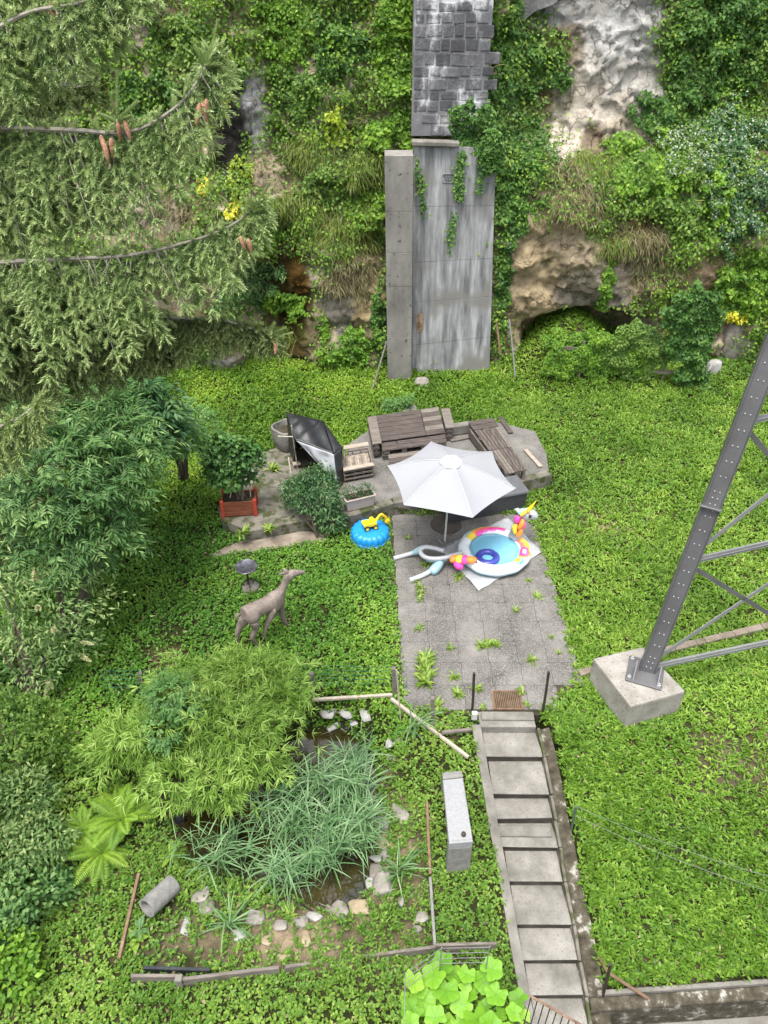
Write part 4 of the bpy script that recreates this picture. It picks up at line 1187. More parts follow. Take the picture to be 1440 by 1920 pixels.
# ---- pallet sofa
TZ1 = TZ
top = TZ + .33
cn = [atZ(704, 779, top), atZ(822, 762, top), atZ(838, 826, top), atZ(717, 842, top)]   # TL TR BR BL
def bil(u, v): return (cn[0] * (1 - u) + cn[1] * u) * (1 - v) + (cn[3] * (1 - u) + cn[2] * u) * v
ps = thing('pallet_sofa', 'weathered brown pallet sofa of stacked pallets with low side arms', 'pallet seat', (cn[3][0], cn[3][1], TZ))
def plank(u0, u1, v0, v1, z, th, mat, par, name='plank', J=.004):
    q = [bil(u0, v1), bil(u1, v1), bil(u1, v0), bil(u0, v0)]
    j = rng.uniform(-J, J)
    MB().hexa([(p[0], p[1], z - th + j) for p in q], [(p[0], p[1], z + j) for p in q]).build(name, M[mat], par, True, bevel=.005)
rows = np.linspace(0, .78, 7)
for i in range(6):
    e = .006
    plank(.0, .70, rows[i] + e, rows[i + 1] - e, top, .025, 'wood_dark', ps)
    plank(.71, 1.0, rows[i] + e, rows[i + 1] - e, top, .025, 'wood_dark' if i % 2 else 'wood_grey', ps)
for i, (a, b_) in enumerate(((.795, .895), (.905, .995))):
    plank(0, .235, a, b_, top - .03, .025, 'wood_dark', ps); plank(.245, 1.0, a, b_, top - .032, .025, 'wood_dark', ps)
for lvl in range(2):
    zb = TZ + .01 + lvl * .145
    for v0, v1 in ((.03, .12), (.45, .55), (.9, .985)):
        for u0, u1 in ((.02, .12), (.30, .38), (.60, .68), (.88, .98)):
            plank(u0, u1, v0, v1, zb + .10, .10, 'wood_grey', ps, 'block', .001)
    for v0, v1 in ((.0, .14), (.28, .42), (.56, .70), (.86, 1.0)):
        plank(.0, 1.0, v0, v1, zb + .126, .024, 'wood_dark', ps, 'deck_board', .001)
for u0, u1, v0, v1, h in ((-.13, -.03, .12, .92, .10), (1.03, 1.13, .15, .72, .06)):
    for zl in range(2):
        plank(u0, u1, v0, v1, TZ + .16 + zl * .15, .05, 'wood_dark', ps, 'arm_board')
    plank(u0 - .01, u1 + .03, v0, v1, top + h, .035, 'wood_grey', ps, 'arm_top')
    for v in np.linspace(v0 + .02, v1 - .12, 4): plank(u0 + .02, u1 - .02, v, v + .1, top + h - .04, .33, 'wood_grey', ps, 'arm_post', .001)
# low bench board in front
for a, b_ in ((1.04, 1.14), (1.15, 1.25), (1.26, 1.36)):
    plank(.08, .95, a, b_, TZ + .20, .025, 'wood_grey' if a < 1.1 else 'wood_dark', ps, 'front_board')
for u in (.10, .50, .90): plank(u, u + .06, 1.04, 1.34, TZ + .17, .16, 'wood_grey', ps, 'front_block', .001)

# ---- low pallet deck on the right
top2 = TZ + .32
cn = [atZ(878, 791, top2), atZ(924, 784, top2), atZ(988, 880, top2), atZ(949, 888, top2)]
pd_ = thing('pallet_deck', 'long low deck of two brown pallets behind the parasol', 'pallet deck', (cn[3][0], cn[3][1], TZ))
plank(-.02, 1.02, 0, .085, top2 + .012, .022, 'wood_dark', pd_); plank(-.02, 1.02, .09, .17, top2 + .010, .022, 'wood_dark', pd_)
nb_ = 7
for seg, (v0, v1) in enumerate(((.18, .575), (.585, 1.0))):
    for i in range(nb_):
        u0, u1 = i / nb_ + .008, (i + 1) / nb_ - .008
        plank(u0, u1, v0, v1, top2, .022, 'wood_dark2' if rng.random() < .8 else 'wood_grey', pd_)
for v in (.02, .30, .56, .80, .95):
    plank(-.0, 1.0, v, v + .045, top2 - .025, .022, 'wood_grey', pd_, 'cross_board', .001)
    for u in (.04, .44, .84): plank(u, u + .13, v, v + .045, top2 - .05, .22, 'wood_grey', pd_, 'block', .001)
plank(-.12, -.03, .1, .62, top2 - .05, .2, 'wood_dark2', pd_, 'side_board')
# boards lying about
for px0, px1, w, m_, lab in (((845, 826), (884, 818), .11, 'wood_grey', 'grey board bridging the gap between pallet sofa and pallet deck'), ((985, 843), (1014, 875), .10, 'wood_pale', 'pale split plank lying on the terrace beside the pallet deck'),
                       ((938, 782), (958, 812), .12, 'wood_dark', 'dark short plank tilted in the grass behind the pallet deck')):
    a, b_ = atZ(*px0, TZ + .03), atZ(*px1, TZ + .03)
    o = MB().bar(a, b_, w, .03).build('loose_plank', M[m_], bevel=.004); tagit(o, lab, 'plank', 'loose planks around the pallets', 'thing')
# grey concrete edge between the seats
o = MB().bar(atZ(842, 806, TZ + .14), atZ(884, 800, TZ + .14), .18, .25).build('concrete_edging', M['concrete'], bevel=.015); tagit(o, 'short concrete edging block between the pallet sofa and pallet deck', 'concrete block', None, 'thing')

# ---- slatted wooden crate with straw
cz1 = TZ + .42
cn = [atZ(644, 836, cz1), atZ(690, 829, cz1), atZ(700, 872, cz1 - .1), atZ(645, 882, cz1 - .1)]
cn[2][2] = cn[3][2] = cz1
cr = thing('slatted_crate', 'grey slatted wooden crate filled with straw between tarp and pallet sofa', 'crate', (cn[3][0], cn[3][1], TZ))
plank(0, 1, -.02, .16, cz1, .03, 'wood_pale', cr, 'top_board'); plank(-.02, 1.02, .92, 1.08, cz1 - .06, .03, 'wood_pale', cr, 'top_board')
for lv in range(3):
    plank(0, 1, 1.0, 1.04, cz1 - .10 - lv * .11, .045, 'wood_grey', cr, 'slat'); plank(0, 1, .16, .20, cz1 - .05 - lv * .11, .045, 'wood_grey', cr, 'slat')
for u in (0, .32, .64, .94):
    plank(u, u + .05, .97, 1.0, cz1 - .07, .34, 'wood_grey', cr, 'upright', .001); plank(u, u + .05, .20, .23, cz1 - .04, .36, 'wood_grey', cr, 'upright', .001)
plank(0, .05, .2, .95, cz1 - .05, .36, 'wood_grey', cr, 'side', .001); plank(.95, 1, .2, .95, cz1 - .05, .36, 'wood_grey', cr, 'side', .001)
plank(.05, .95, .23, .96, cz1 - .16, .05, 'straw', cr, 'straw_fill', .001)
for i in range(6): plank(.08 + i * .14, .14 + i * .14, .3, .9, cz1 - .145, .012, 'wood_pale' if i % 2 else 'wood_grey', cr, 'slat')

# ---- black tarpaulin with white lining over a pole frame
A = atZ(553, 824, TZ + .98); Bk = atZ(537, 773, TZ + 1.22); Cc = atZ(606, 790, TZ + 1.02); D = atZ(641, 838, TZ + .82); E_ = atZ(626, 850, TZ + .78); A1 = atZ(548, 800, TZ + 1.12)
F_ = atZ(643, 905, TZ + .05); Gb = atZ(546, 868, TZ + .05); Hb = atZ(606, 828, TZ + .05)
tp = thing('tarp_shelter', 'black tarpaulin with white lining draped over poles like a lean-to', 'tarpaulin', Gb)
def patch(q, nu, nv, sag, amp, seed, name, mat, par):
    vs = []; fs = []
    a, b_, c, d = q     # a-b top edge, d-c bottom edge
    nrm = unit(np.cross(b_ - a, d - a))
    for i in range(nu + 1):
        for j in range(nv + 1):
            u, v = i / nu, j / nv
            p = (a * (1 - u) + b_ * u) * (1 - v) + (d * (1 - u) + c * u) * v
            ed = min(1, 6 * min(u, 1 - u, v, 1 - v)) * .85 + .15
            w = amp * (float(fbm(u * 5 + v * 4, v * 1.6 + u, seed, seed, 3)) + .5 * math.sin((u * 9 - v * 3) + seed) * .4) * ed
            p = p + nrm * w + np.array([0, 0, -sag * math.sin(math.pi * u) * math.sin(math.pi * v)])
            vs.append(p)
    for i in range(nu):
        for j in range(nv):
            k = i * (nv + 1) + j; fs.append((k, k + 1, k + nv + 2, k + nv + 1))
    o = MB().add(vs, fs).build(name, M[mat], par, True, smooth=True, angle=80)
    s_ = o.modifiers.new('thick', 'SOLIDIFY'); s_.thickness = .006
    return o
patch((Bk, Cc, E_, A), 24, 18, -.05, .10, 3, 'tarp_top', 'tarp', tp)
patch((Cc, D, F_, Hb), 12, 10, .0, .06, 5, 'tarp_side', 'tarp', tp)
patch((Cc, D, E_ + np.array([0, -.01, .004]), Cc * .5 + E_ * .5 + np.array([0, 0, .03])), 8, 6, -.03, .04, 6, 'tarp_shoulder', 'tarp', tp)
patch((Bk, A, Gb + np.array([.06, .0, 0]), Gb + np.array([-.10, .55, 0])), 8, 14, .0, .09, 7, 'tarp_end', 'tarp', tp)
patch((Bk, Cc, Hb, Gb + np.array([-.1, .56, 0])), 10, 8, .0, .06, 8, 'tarp_back', 'tarp', tp)
patch((A + np.array([.03, -.03, -.01]), E_ + np.array([0, -.03, -.01]), atZ(634, 912, TZ + .10), atZ(604, 878, TZ + .38)), 16, 12, .02, .09, 9, 'white_lining', 'tarp_white', tp)
patch((E_ + np.array([0, -.035, .0]), D + np.array([.0, -.02, .0]), F_ + np.array([0, -.02, 0]), atZ(634, 913, TZ + .10) + np.array([0, -.005, 0])), 6, 10, .0, .05, 11, 'tarp_flap', 'tarp', tp)
MB().tube([A1 + np.array([-.01, -.05, .06]), atZ(558, 878, TZ)], .016, 8).build('pole', M['rope'], tp, True)
MB().tube([atZ(521, 818, TZ + 1.0), atZ(549, 819, TZ + 1.0)], .014, 8).build('pole', M['rope'], tp, True)
MB().tube([atZ(541, 858, TZ + .12), atZ(546, 888, TZ)], .02, 8).build('pole', M['wood_pale'], tp, True)
MB().bar(atZ(549, 870, TZ + .12), atZ(563, 868, TZ + .12), .12, .03).build('base_board', M['wood_pale'], tp, True)

# ---- concrete planter behind the tarp
cp = atZ(541, 836, TZ)
tb_ = thing('concrete_planter', 'grey lobed concrete planter pot standing behind the black tarp', 'planter', cp)
lob = lambda a, r, z: 1 + .07 * math.cos(4 * a)
MB().lathe([(.26, 0), (.31, .04), (.34, .25), (.36, .50), (.355, .54), (.31, .545), (.29, .42), (.05, .41)], 48, rfun=lob).build('pot', M['pillar'], tb_, smooth=True, angle=50)
MB().lathe([(.28, .43), (.2, .46), (.02, .47)], 20).build('soil', M['soil'], tb_, smooth=True)

# ---- red-brown wooden planter
r0, r1 = atZ(416, 972, TZ), atZ(484, 968, TZ)
rp = thing('wooden_planter', 'red-brown wooden planter box with bright red corner posts', 'planter', r0)
rdv = unit(r1 - r0); rnv = np.array([-rdv[1], rdv[0], 0]); rl = float(np.linalg.norm(r1 - r0)) * .98
def rq(u, v, z): p = r0 + rdv * u + rnv * v; return (p[0], p[1], TZ + z)
for v in (.02, .44):
    for z in (.08, .20, .32):
        MB().hexa([rq(.04, v, z - .055), rq(rl - .04, v, z - .055), rq(rl - .04, v + .03, z - .055), rq(.04, v + .03, z - .055)], [rq(.04, v, z + .055), rq(rl - .04, v, z + .055), rq(rl - .04, v + .03, z + .055), rq(.04, v + .03, z + .055)]).build('plank', M['wood_red'], rp, True, bevel=.004)
for u in (.01, rl - .05):
    for z in (.08, .20, .32):
        MB().hexa([rq(u + .01, .06, z - .055), rq(u + .04, .06, z - .055), rq(u + .04, .43, z - .055), rq(u + .01, .43, z - .055)], [rq(u + .01, .06, z + .055), rq(u + .04, .06, z + .055), rq(u + .04, .43, z + .055), rq(u + .01, .43, z + .055)]).build('plank', M['wood_red'], rp, True, bevel=.004)
    for v in (-.005, .425):
        MB().hexa([rq(u - .01, v, 0), rq(u + .06, v, 0), rq(u + .06, v + .07, 0), rq(u - .01, v + .07, 0)], [rq(u - .01, v, .42), rq(u + .06, v, .42), rq(u + .06, v + .07, .42), rq(u - .01, v + .07, .42)]).build('corner_post', M['red_paint'], rp, True, bevel=.006)
MB().hexa([rq(.05, .06, .1), rq(rl - .05, .06, .1), rq(rl - .05, .43, .1), rq(.05, .43, .1)], [rq(.05, .06, .34), rq(rl - .05, .06, .34), rq(rl - .05, .43, .34), rq(.05, .43, .34)]).build('soil', M['soil'], rp, True)
for i, (px0, px1) in enumerate((((472, 945), (466, 868)), ((440, 950), (447, 860)), ((455, 940), (452, 850)))):
    a = rq(.62 - .22 * i, .25, .3); b_ = atY(*px1, a[1] + .05)
    o = MB().tube([a, b_], .012, 6).build('plant_stake', M['rope']); tagit(o, ('thin pale plant stake at the front corner of the red planter', 'thin pale plant stake hidden in the leaves of the red planter', 'thin pale plant stake in the middle of the red planter')[i], 'stake', 'stakes in the red planter', 'thing')

# ---- pale pink trough
t0, t1 = atZ(650, 962, TZ + .05), atZ(704, 949, TZ + .05)
tt = thing('plant_trough', 'pale pink plastic plant trough on the kerb beside the blue sandpit', 'planter', t0)
td = unit(t1 - t0); tn = np.array([-td[1], td[0], 0]); tl_ = float(np.linalg.norm(t1 - t0))
def tq(u, v, z): p = t0 + td * u + tn * v; return (p[0], p[1], TZ + .06 + z)
MB().hexa([tq(.03, .02, 0), tq(tl_ - .03, .02, 0), tq(tl_ - .03, .22, 0), tq(.03, .22, 0)], [tq(0, 0, .26), tq(tl_, 0, .26), tq(tl_, .26, .26), tq(0, .26, .26)]).build('trough_body', M['trough'], tt, True, bevel=.01)
for q in (((-.015, -.02), (tl_ + .015, -.02), (tl_ + .015, .015), (-.015, .015)), ((-.015, .245), (tl_ + .015, .245), (tl_ + .015, .28), (-.015, .28)), ((-.015, .017), (.02, .017), (.02, .243), (-.015, .243)), ((tl_ - .02, .017), (tl_ + .015, .017), (tl_ + .015, .243), (tl_ - .02, .243))):
    MB().hexa([tq(u, v, .262) for u, v in q], [tq(u, v, .29) for u, v in q]).build('rim', M['trough'], tt, True, bevel=.004)
MB().hexa([tq(.025, .02, .262), tq(tl_ - .025, .02, .262), tq(tl_ - .025, .24, .262), tq(.025, .24, .262)], [tq(.025, .02, .272), tq(tl_ - .025, .02, .272), tq(tl_ - .025, .24, .272), tq(.025, .24, .272)]).build('soil', M['soil'], tt, True)

# ================================================================== LAWN THINGS
# ---- deer statue (one continuous body)
hf, ff = G(470, 1219), G(519, 1191)
DN = np.array([ff[0] - hf[0], ff[1] - hf[1], 0]); DN /= np.linalg.norm(DN)
DS = np.array([-DN[1], DN[0], 0])           # to the animal's left (away from viewer)
DO = (hf + ff) / 2; DO[2] = float(H(DO[0], DO[1]))
def dp(px, py, lat=0.0):
    p = atPlane(px, py, DO + DS * lat, DS); return p
deer = thing('deer_statue', 'grey-brown deer statue looking up beside the bird bath on the lawn', 'statue', DO)
J = []; E = []
def jn(p, r, par=None):
    J.append((np.asarray(p, float), r)); k = len(J) - 1
    if par is not None: E.append((par, k))
    return k
rump = jn(dp(457, 1153), (.13, .14)); 
hip = jn(dp(474, 1146), (.16, .17), rump)
mid = jn(dp(492, 1136), (.145, .155), hip)
rib = jn(dp(506, 1131), (.145, .18), mid)
sho = jn(dp(519, 1124), (.12, .15), rib)
nk1 = jn(dp(528, 1108), (.075, .085), sho)
nk2 = jn(dp(534, 1093), (.058, .062), nk1)
hd1 = jn(dp(541, 1080), (.092, .095), nk2)
hd2 = jn(dp(549, 1074), (.080, .080), hd1)
mz1 = jn(dp(560, 1073), (.054, .052), hd2)
mz2 = jn(dp(572, 1073), (.034, .032), mz1)
def leg(par, pts, lat):
    k = par
    for (px, py, r) in pts:
        k = jn(dp(px, py, lat), (r, r), k)
    return k
leg(hip, [(476, 1165, 0.114), (480, 1178, 0.066), (472, 1196, 0.046), (482, 1210, 0.031), (490, 1221, 0.036)], -.10)
leg(hip, [(455, 1166, 0.096), (448, 1178, 0.060), (444, 1190, 0.043), (447, 1205, 0.031), (449, 1216, 0.036)], 0.084)
leg(sho, [(526, 1141, 0.086), (530, 1156, 0.058), (536, 1170, 0.041), (541, 1180, 0.031), (545, 1187, 0.036)], 0.084)
leg(sho, [(511, 1148, 0.086), (503, 1165, 0.054), (498, 1176, 0.038), (495, 1188, 0.031), (494, 1197, 0.036)], -.08)
me = bpy.data.meshes.new('body')
me.from_pydata([tuple(j[0] - DO) for j in J], E, [])
o = bpy.data.objects.new('body', me); col.objects.link(o); o.parent = deer; me.materials.append(M['deer'])
sk = o.modifiers.new('skin', 'SKIN'); sk.use_smooth_shade = True
for i, v in enumerate(me.skin_vertices[0].data):
    v.radius = J[i][1]; v.use_root = (i == mid)
ss = o.modifiers.new('sub', 'SUBSURF'); ss.levels = 2; ss.render_levels = 2
for s in (-1, 1):
    e0 = dp(540, 1073, s * .055); e1 = dp(522 if s < 0 else 530, 1077 if s < 0 else 1066, s * .12)
    d = unit(e1 - e0); L = np.linalg.norm(e1 - e0)
    MB().tube([e0, e0 + d * L * .35, e0 + d * L * .7, e1], [.018, .034, .026, .004], 8).build('ear', M['deer'], deer, True, smooth=True)
MB().tube([dp(448, 1150), dp(443, 1157), dp(443, 1164)], [.035, .03, .008], 8).build('tail', M['deer'], deer, True, smooth=True)
MB().rock(dp(553, 1071, -.06), (.010, .010, .010), 1, 0).build('eye', M['stone_dark'], deer, True)

# ---- bird bath: dark dish on a scrolled iron post
bb = G(468, 1108)
bird = thing('bird_bath', 'small dark metal bird bath dish on an iron stem near the deer', 'bird bath', bb)
hz = float(atY(468, 1062, bb[1])[2] - bb[2])
dish = surf('dish_metal', [(0.3, (.05, .05, .06)), (.6, (.11, .11, .13)), (.8, (.26, .25, .27))], 14, .3, .2, 20, metal=.5)
MB().lathe([(.03, -.10), (.12, -.07), (.20, -.02), (.215, .0), (.205, .005), (.14, -.025), (.02, -.04)], 28, (0, 0, hz), rfun=lambda a, r, z: 1 + (.03 * math.cos(8 * a) if r > .19 else 0)).build('dish', dish, bird, smooth=True, angle=50)
MB().tube([(0, 0, .12), (0, 0, hz - .08)], .022, 10).build('stem', M['iron'], bird)
for a in range(4):
    c_, s_ = math.cos(a * 1.57 + .4), math.sin(a * 1.57 + .4)
    MB().tube(catm([(c_ * .02, s_ * .02, .30), (c_ * .10, s_ * .10, .22), (c_ * .06, s_ * .06, .12), (c_ * .12, s_ * .12, .04)], 4), .012, 6).build('scroll', M['iron'], bird)
MB().rock((.02, .04, .07), (.17, .14, .11), 5, .15).build('stone_foot', M['stone'], bird, smooth=True)

# ---- stone bench / trough block
s0 = [G(830, 1462), G(868, 1455), G(886, 1590), G(842, 1598)]
bz = .30
bt = [atZ(829, 1449, float(s0[0][2]) + bz), atZ(866, 1445, float(s0[0][2]) + bz), atZ(887, 1578, float(s0[0][2]) + bz), atZ(842, 1582, float(s0[0][2]) + bz)]
gb = thing('stone_bench', 'long pale granite bench block beside the concrete steps', 'bench', (bt[3][0], bt[3][1], s0[3][2]))
zt = float(bt[0][2]); zg = float(s0[3][2]) - .1
def bt_l(u, v): return (np.array(bt[0]) * (1 - u) + np.array(bt[1]) * u) * (1 - v) + (np.array(bt[3]) * (1 - u) + np.array(bt[2]) * u) * v
def bblk(v0, v1, z0, z1, name, mat, ins=0.0, bev=.008):
    q = [bt_l(0 + ins, v1), bt_l(1 - ins, v1), bt_l(1 - ins, v0), bt_l(0 + ins, v0)]
    return MB().hexa([(p[0], p[1], z0) for p in q], [(p[0], p[1], z1) for p in q]).build(name, M[mat], gb, True, bevel=bev)
bblk(.105, .965, zt - .13, zt, 'seat_slab', 'granite')
bblk(.0, .10, zg - .2, zt + .012, 'end_block', 'granite_side')
bblk(.86, 1.0, zg, zt - .135, 'support', 'granite_side', .0)
bblk(.967, 1.0, zt - .13, zt + .004, 'front_lip', 'granite')
MB().lathe([(.02, 0), (.035, .02), (.03, .05), (.01, .06)], 10, tuple(atZ(869, 1566, zt + .002) - np.array([0, 0, 0]))).build('small_ornament', M['iron'], gb, True)

# ---- drain grate at the head of the steps
gp_ = np.array([2.02, 8.30, .018])
gt = thing('drain_grate', 'rusty iron drain grate at the head of the steps', 'grate', gp_)
MB().box((0, 0, -.014), (.46, .36, .03)).build('dark_pit_plate', M['soil'], gt)  # dark plate on top of the slabs, its colour stands in for an unlit pit
for x in (-.235, .235): MB().box((x, 0, .0), (.025, .38, .03)).build('frame_bar', M['rust'], gt)
for y in (-.185, .185): MB().box((0, y, .002), (.44, .025, .028)).build('frame_bar', M['rust'], gt)
for i in range(15): MB().box((-.21 + i * .03, 0, .002), (.012, .34, .02)).build('grate_bar', M['rust'], gt)

# ---- pylon: leg, bracing, footing
FT = .55
FP = [(1112, 1234), (1206, 1212), (1286, 1296), (1183, 1325)]
fz = float(H(4.2, 8.5)) + FT - .03
fc = [atZ(a, b_, fz) for a, b_ in FP]
ft = thing('pylon_footing', 'square pale concrete footing block carrying the pylon leg', 'footing', (fc[3][0], fc[3][1], fz - FT))
cen = np.mean(fc, 0)
o = MB().hexa([tuple(np.append((cen + (p - cen) * 1.0)[:2], fz - FT - .3)) for p in (fc[3], fc[2], fc[1], fc[0])], [tuple(p) for p in (fc[3], fc[2], fc[1], fc[0])]).build('block', M['footing'], ft, True, bevel=.035, seg=2)
LB = atZ(1212, 1262, fz + .02)
e_x = unit(fc[1] - fc[0]); e_y = unit(fc[0] - fc[3])     # footing axes: e_x along its far edge, e_y away
# lean towards the pylon's middle
best = None
for s in np.linspace(0, 14, 4000):
    p = LB + np.array([.30 * s, .30 * s, s])
def proj(p):
    d = np.asarray(p) - C0; dz_ = np.dot(d, FW); return 720 + FPX * np.dot(d, RT) / dz_, 960 - FPX * np.dot(d, UP) / dz_
best = (1e9, None)
for lx in np.linspace(.1, .6, 60):
    for ly in np.linspace(.0, .6, 40):
        e = 0
        for z, in ((2.5,), (4.5,)):
            x_, y_ = proj(LB + np.array([lx * z, ly * z, z]))
            tx = 1212 + (1262 - y_) * (1432 - 1212) / (1262 - 700)
            e += (x_ - tx) ** 2
        e += 40 * (lx - ly) ** 2 * 100
        if e < best[0]: best = (e, (lx, ly))
lx, ly = best[1]
LD = unit(np.array([lx, ly, 1.0])); LT = LB + LD * 9.5
py = thing('steel_pylon', 'riveted dark grey steel pylon leg with lattice bracing on a footing', 'pylon', LB)
# the face with rivets looks towards the steps and the viewer
hdir = unit(atZ(1440, 1205, fz + .25) - atZ(1228, 1252, fz + .25))       # lattice face runs this way
nface = unit(np.cross(hdir, LD)); 
if nface[1] > 0: nface = -nface
wdir = unit(np.cross(LD, nface)); 
if np.dot(wdir, hdir) < 0: wdir = -wdir
# riveted plate turned about 40 degrees towards the steps
pn = unit(nface * .80 - wdir * .60); pw = unit(np.cross(LD, pn)); 
if np.dot(pw, hdir) < 0: pw = -pw
PWW, PDD = .26, .15
def lq(s, u, v): return LB + LD * s + pw * u + pn * v
def lbar(s0, s1, u0, u1, v0, v1, name, mat):
    return MB().hexa([lq(s0, u0, v1), lq(s0, u1, v1), lq(s0, u1, v0), lq(s0, u0, v0)], [lq(s1, u0, v1), lq(s1, u1, v1), lq(s1, u1, v0), lq(s1, u0, v0)]).build(name, M[mat], py, True, bevel=.004)
lbar(.02, 9.5, -PWW / 2 + .02, PWW / 2 - .02, -.02, .0, 'web_plate', 'steel')
lbar(.02, 9.5, -PWW / 2 - .0, -PWW / 2 + .018, -PDD, .035, 'flange', 'steel')
lbar(.02, 9.5, PWW / 2 - .018, PWW / 2 + .0, -PDD, .012, 'flange', 'steel')
lbar(.02, 9.5, -PWW / 2 + .02, PWW / 2 - .02, -PDD, -PDD + .015, 'back_plate', 'steel')
for s in (3.05, 6.1): lbar(s, s + .025, -PWW / 2 - .03, PWW / 2 + .01, .0005, .075, 'stiffener', 'steel')
rv = MB()
s = .12
while s < 9.4:
    near = min(abs(s - .1), abs(s - 3.05), abs(s - 6.1)) < .22
    for u, off in ((-.035, .0), (.035, .0)):
        c_ = lq(s, u, .0)
        t = [c_ + (pw * math.cos(a) + LD * math.sin(a)) * .012 for a in np.linspace(0, 2 * math.pi, 7)[:-1]]
        tp_ = [c_ + pn * .012 + (pw * math.cos(a) + LD * math.sin(a)) * .007 for a in np.linspace(0, 2 * math.pi, 7)[:-1]]
        rv.add(t + tp_, [(6, 7, 8, 9, 10, 11)] + [(k, (k + 1) % 6, 6 + (k + 1) % 6, 6 + k) for k in range(6)])
    s += .10 if near else .235
o = rv.build('rivets', M['rivet'], py, True); o['kind'] = 'stuff'
# base plate and gussets
pw_h = unit(np.array([pw[0], pw[1], 0])); pn_h = unit(np.array([pn[0], pn[1], 0]))
def fq(u, v, z): return LB + pw_h * u + pn_h * v + np.array([0, 0, z])
MB().hexa([fq(-.30, .28, -.02), fq(.26, .28, -.02), fq(.26, -.28, -.02), fq(-.30, -.28, -.02)], [fq(-.30, .28, .02), fq(.26, .28, .02), fq(.26, -.28, .02), fq(-.30, -.28, .02)]).build('base_plate', M['steel'], py, True, bevel=.006)
for u in (-.19, .18):
    MB().add([fq(u, .02, .02), fq(u, .26, .02), fq(u, .02, .24), fq(u + .018, .02, .02), fq(u + .018, .26, .02), fq(u + .018, .02, .24)], [(0, 1, 2), (5, 4, 3), (0, 3, 4, 1), (1, 4, 5, 2), (2, 5, 3, 0)]).build('gusset', M['steel'], py, True)
for u, v in ((-.25, .22), (.21, .22), (-.25, -.2), (.21, -.2)):
    MB().lathe([(.03, 0), (.03, .03), (.015, .032), (.015, .06)], 6, tuple(fq(u, v, .02))).build('anchor_bolt', M['rivet'], py, True)
# bracing in the lattice face
P0 = lq(0, PWW / 2 - .03, -PDD * .5)
def onface(px, py_): return atPlane(px, py_, P0, nface)
def brace(a, b_, w, name, ext=1.6, mat='steel_light', tflange=True):
    A_, B2 = onface(*a), onface(*b_)
    B2 = A_ + (B2 - A_) * ext
    MB().bar(A_, B2, .012, w, up=tuple(wdir if abs(np.dot(unit(B2 - A_), wdir)) < .5 else LD)).build(name, M[mat], py, True)
    if tflange: 
        off = -nface * .03
        MB().bar(A_ + off, B2 + off, w * .9, .010, up=(0, 0, 1)).build(name + '_flange', M[mat], py, True)
brace((1222, 1252), (1440, 1206), .10, 'tie', 1.7)
brace((1300, 1052), (1440, 1020), .10, 'tie', 1.9)
brace((1400, 790), (1440, 782), .10, 'tie', 5.0)
brace((1224, 1240), (1440, 1095), .07, 'diagonal', 1.7, tflange=False)
brace((1297, 1062), (1440, 1150), .07, 'diagonal', 1.7, 'steel', tflange=False)
brace((1304, 1036), (1440, 928), .07, 'diagonal', 1.7, tflange=False)
brace((1398, 802), (1445, 858), .07, 'diagonal', 2.8, 'steel', tflange=False)

# ================================================================== POSTS, RAILS, FENCES
def pole(name, label, cat, a, b_, r_, mat, group=None, sq=False):
    a = np.asarray(a); b_ = np.asarray(b_)
    o = MB()
    if sq: o.bar((0, 0, 0), b_ - a, r_ * 2, r_ * 2, up=(0, 1, 0))
    else: o.tube([np.zeros(3), (b_ - a) * .5 + np.array([.006, 0, 0]), b_ - a], r_, 8)
    o = o.build(name, M[mat], bevel=.004 if sq else 0); o.location = [float(c) for c in a]
    return tagit(o, label, cat, group, 'thing')
def upto(px, py, topx, topy):
    """ground point below a post and its top directly above"""
    g = G(px, py); t = atY(topx, topy, g[1]); return g - np.array([0, 0, .15]), t
pole('fence_post', 'short weathered fence post at the bamboo edge', 'post', *upto(587, 1310, 584, 1262), .035, 'wood_grey', 'pond fence posts', True)
pole('fence_post', 'tall grey fence post where the pond rails meet', 'post', *upto(741, 1303, 738, 1252), .035, 'wood_grey', 'pond fence posts', True)
pole('fence_post', 'dull wooden fence post among plants below the patio corner', 'post', *upto(812, 1362, 811, 1308), .03, 'wood_grey', 'pond fence posts', True)
pole('fence_post', 'small post stub sticking out above the bamboo', 'post', *upto(264, 1285, 262, 1262), .035, 'wood_grey', 'pond fence posts', True)
pole('railing_post', 'dark iron post on the pond side at the head of the steps', 'post', *upto(885, 1342, 889, 1262), .022, 'iron', 'iron posts at the head of the steps')
pole('railing_post', 'dark iron post on the lawn side at the head of the steps', 'post', *upto(1017, 1338, 1029, 1260), .022, 'iron', 'iron posts at the head of the steps')
a, b_ = G(586, 1312, .12), G(736, 1303, .12); pole('fence_rail', 'weathered rail running level along the pond edge', 'rail', a, b_, .025, 'rope', 'pond rails', True)
a, b_ = G(733, 1310, .15), G(878, 1420, .12); pole('fence_rail', 'long pale rail slanting down towards the steps', 'rail', a, b_, .025, 'rope', 'pond rails', True)
a, b_ = G(828, 1374, .15), G(884, 1368, .12); pole('fence_rail', 'short grey rail joining the slanting rail and the steps', 'rail', a, b_, .025, 'wood_grey', 'pond rails', True)
a, b_ = upto(751, 1352, 743, 1256); pole('leaning_lath', 'thin pale lath leaning against the tall fence post', 'lath', a + np.array([0, 0, .15]), b_, .012, 'rope')
# electrical box on the railing post
pbx = G(885, 1352)
o = MB().box((0, 0, .2), (.09, .07, .16)).build('junction_box', M['white_paint'], bevel=.01); o.location = (pbx[0] + .02, pbx[1] - .05, pbx[2]); tagit(o, 'small white junction box at the foot of the iron post', 'box', None, 'thing')
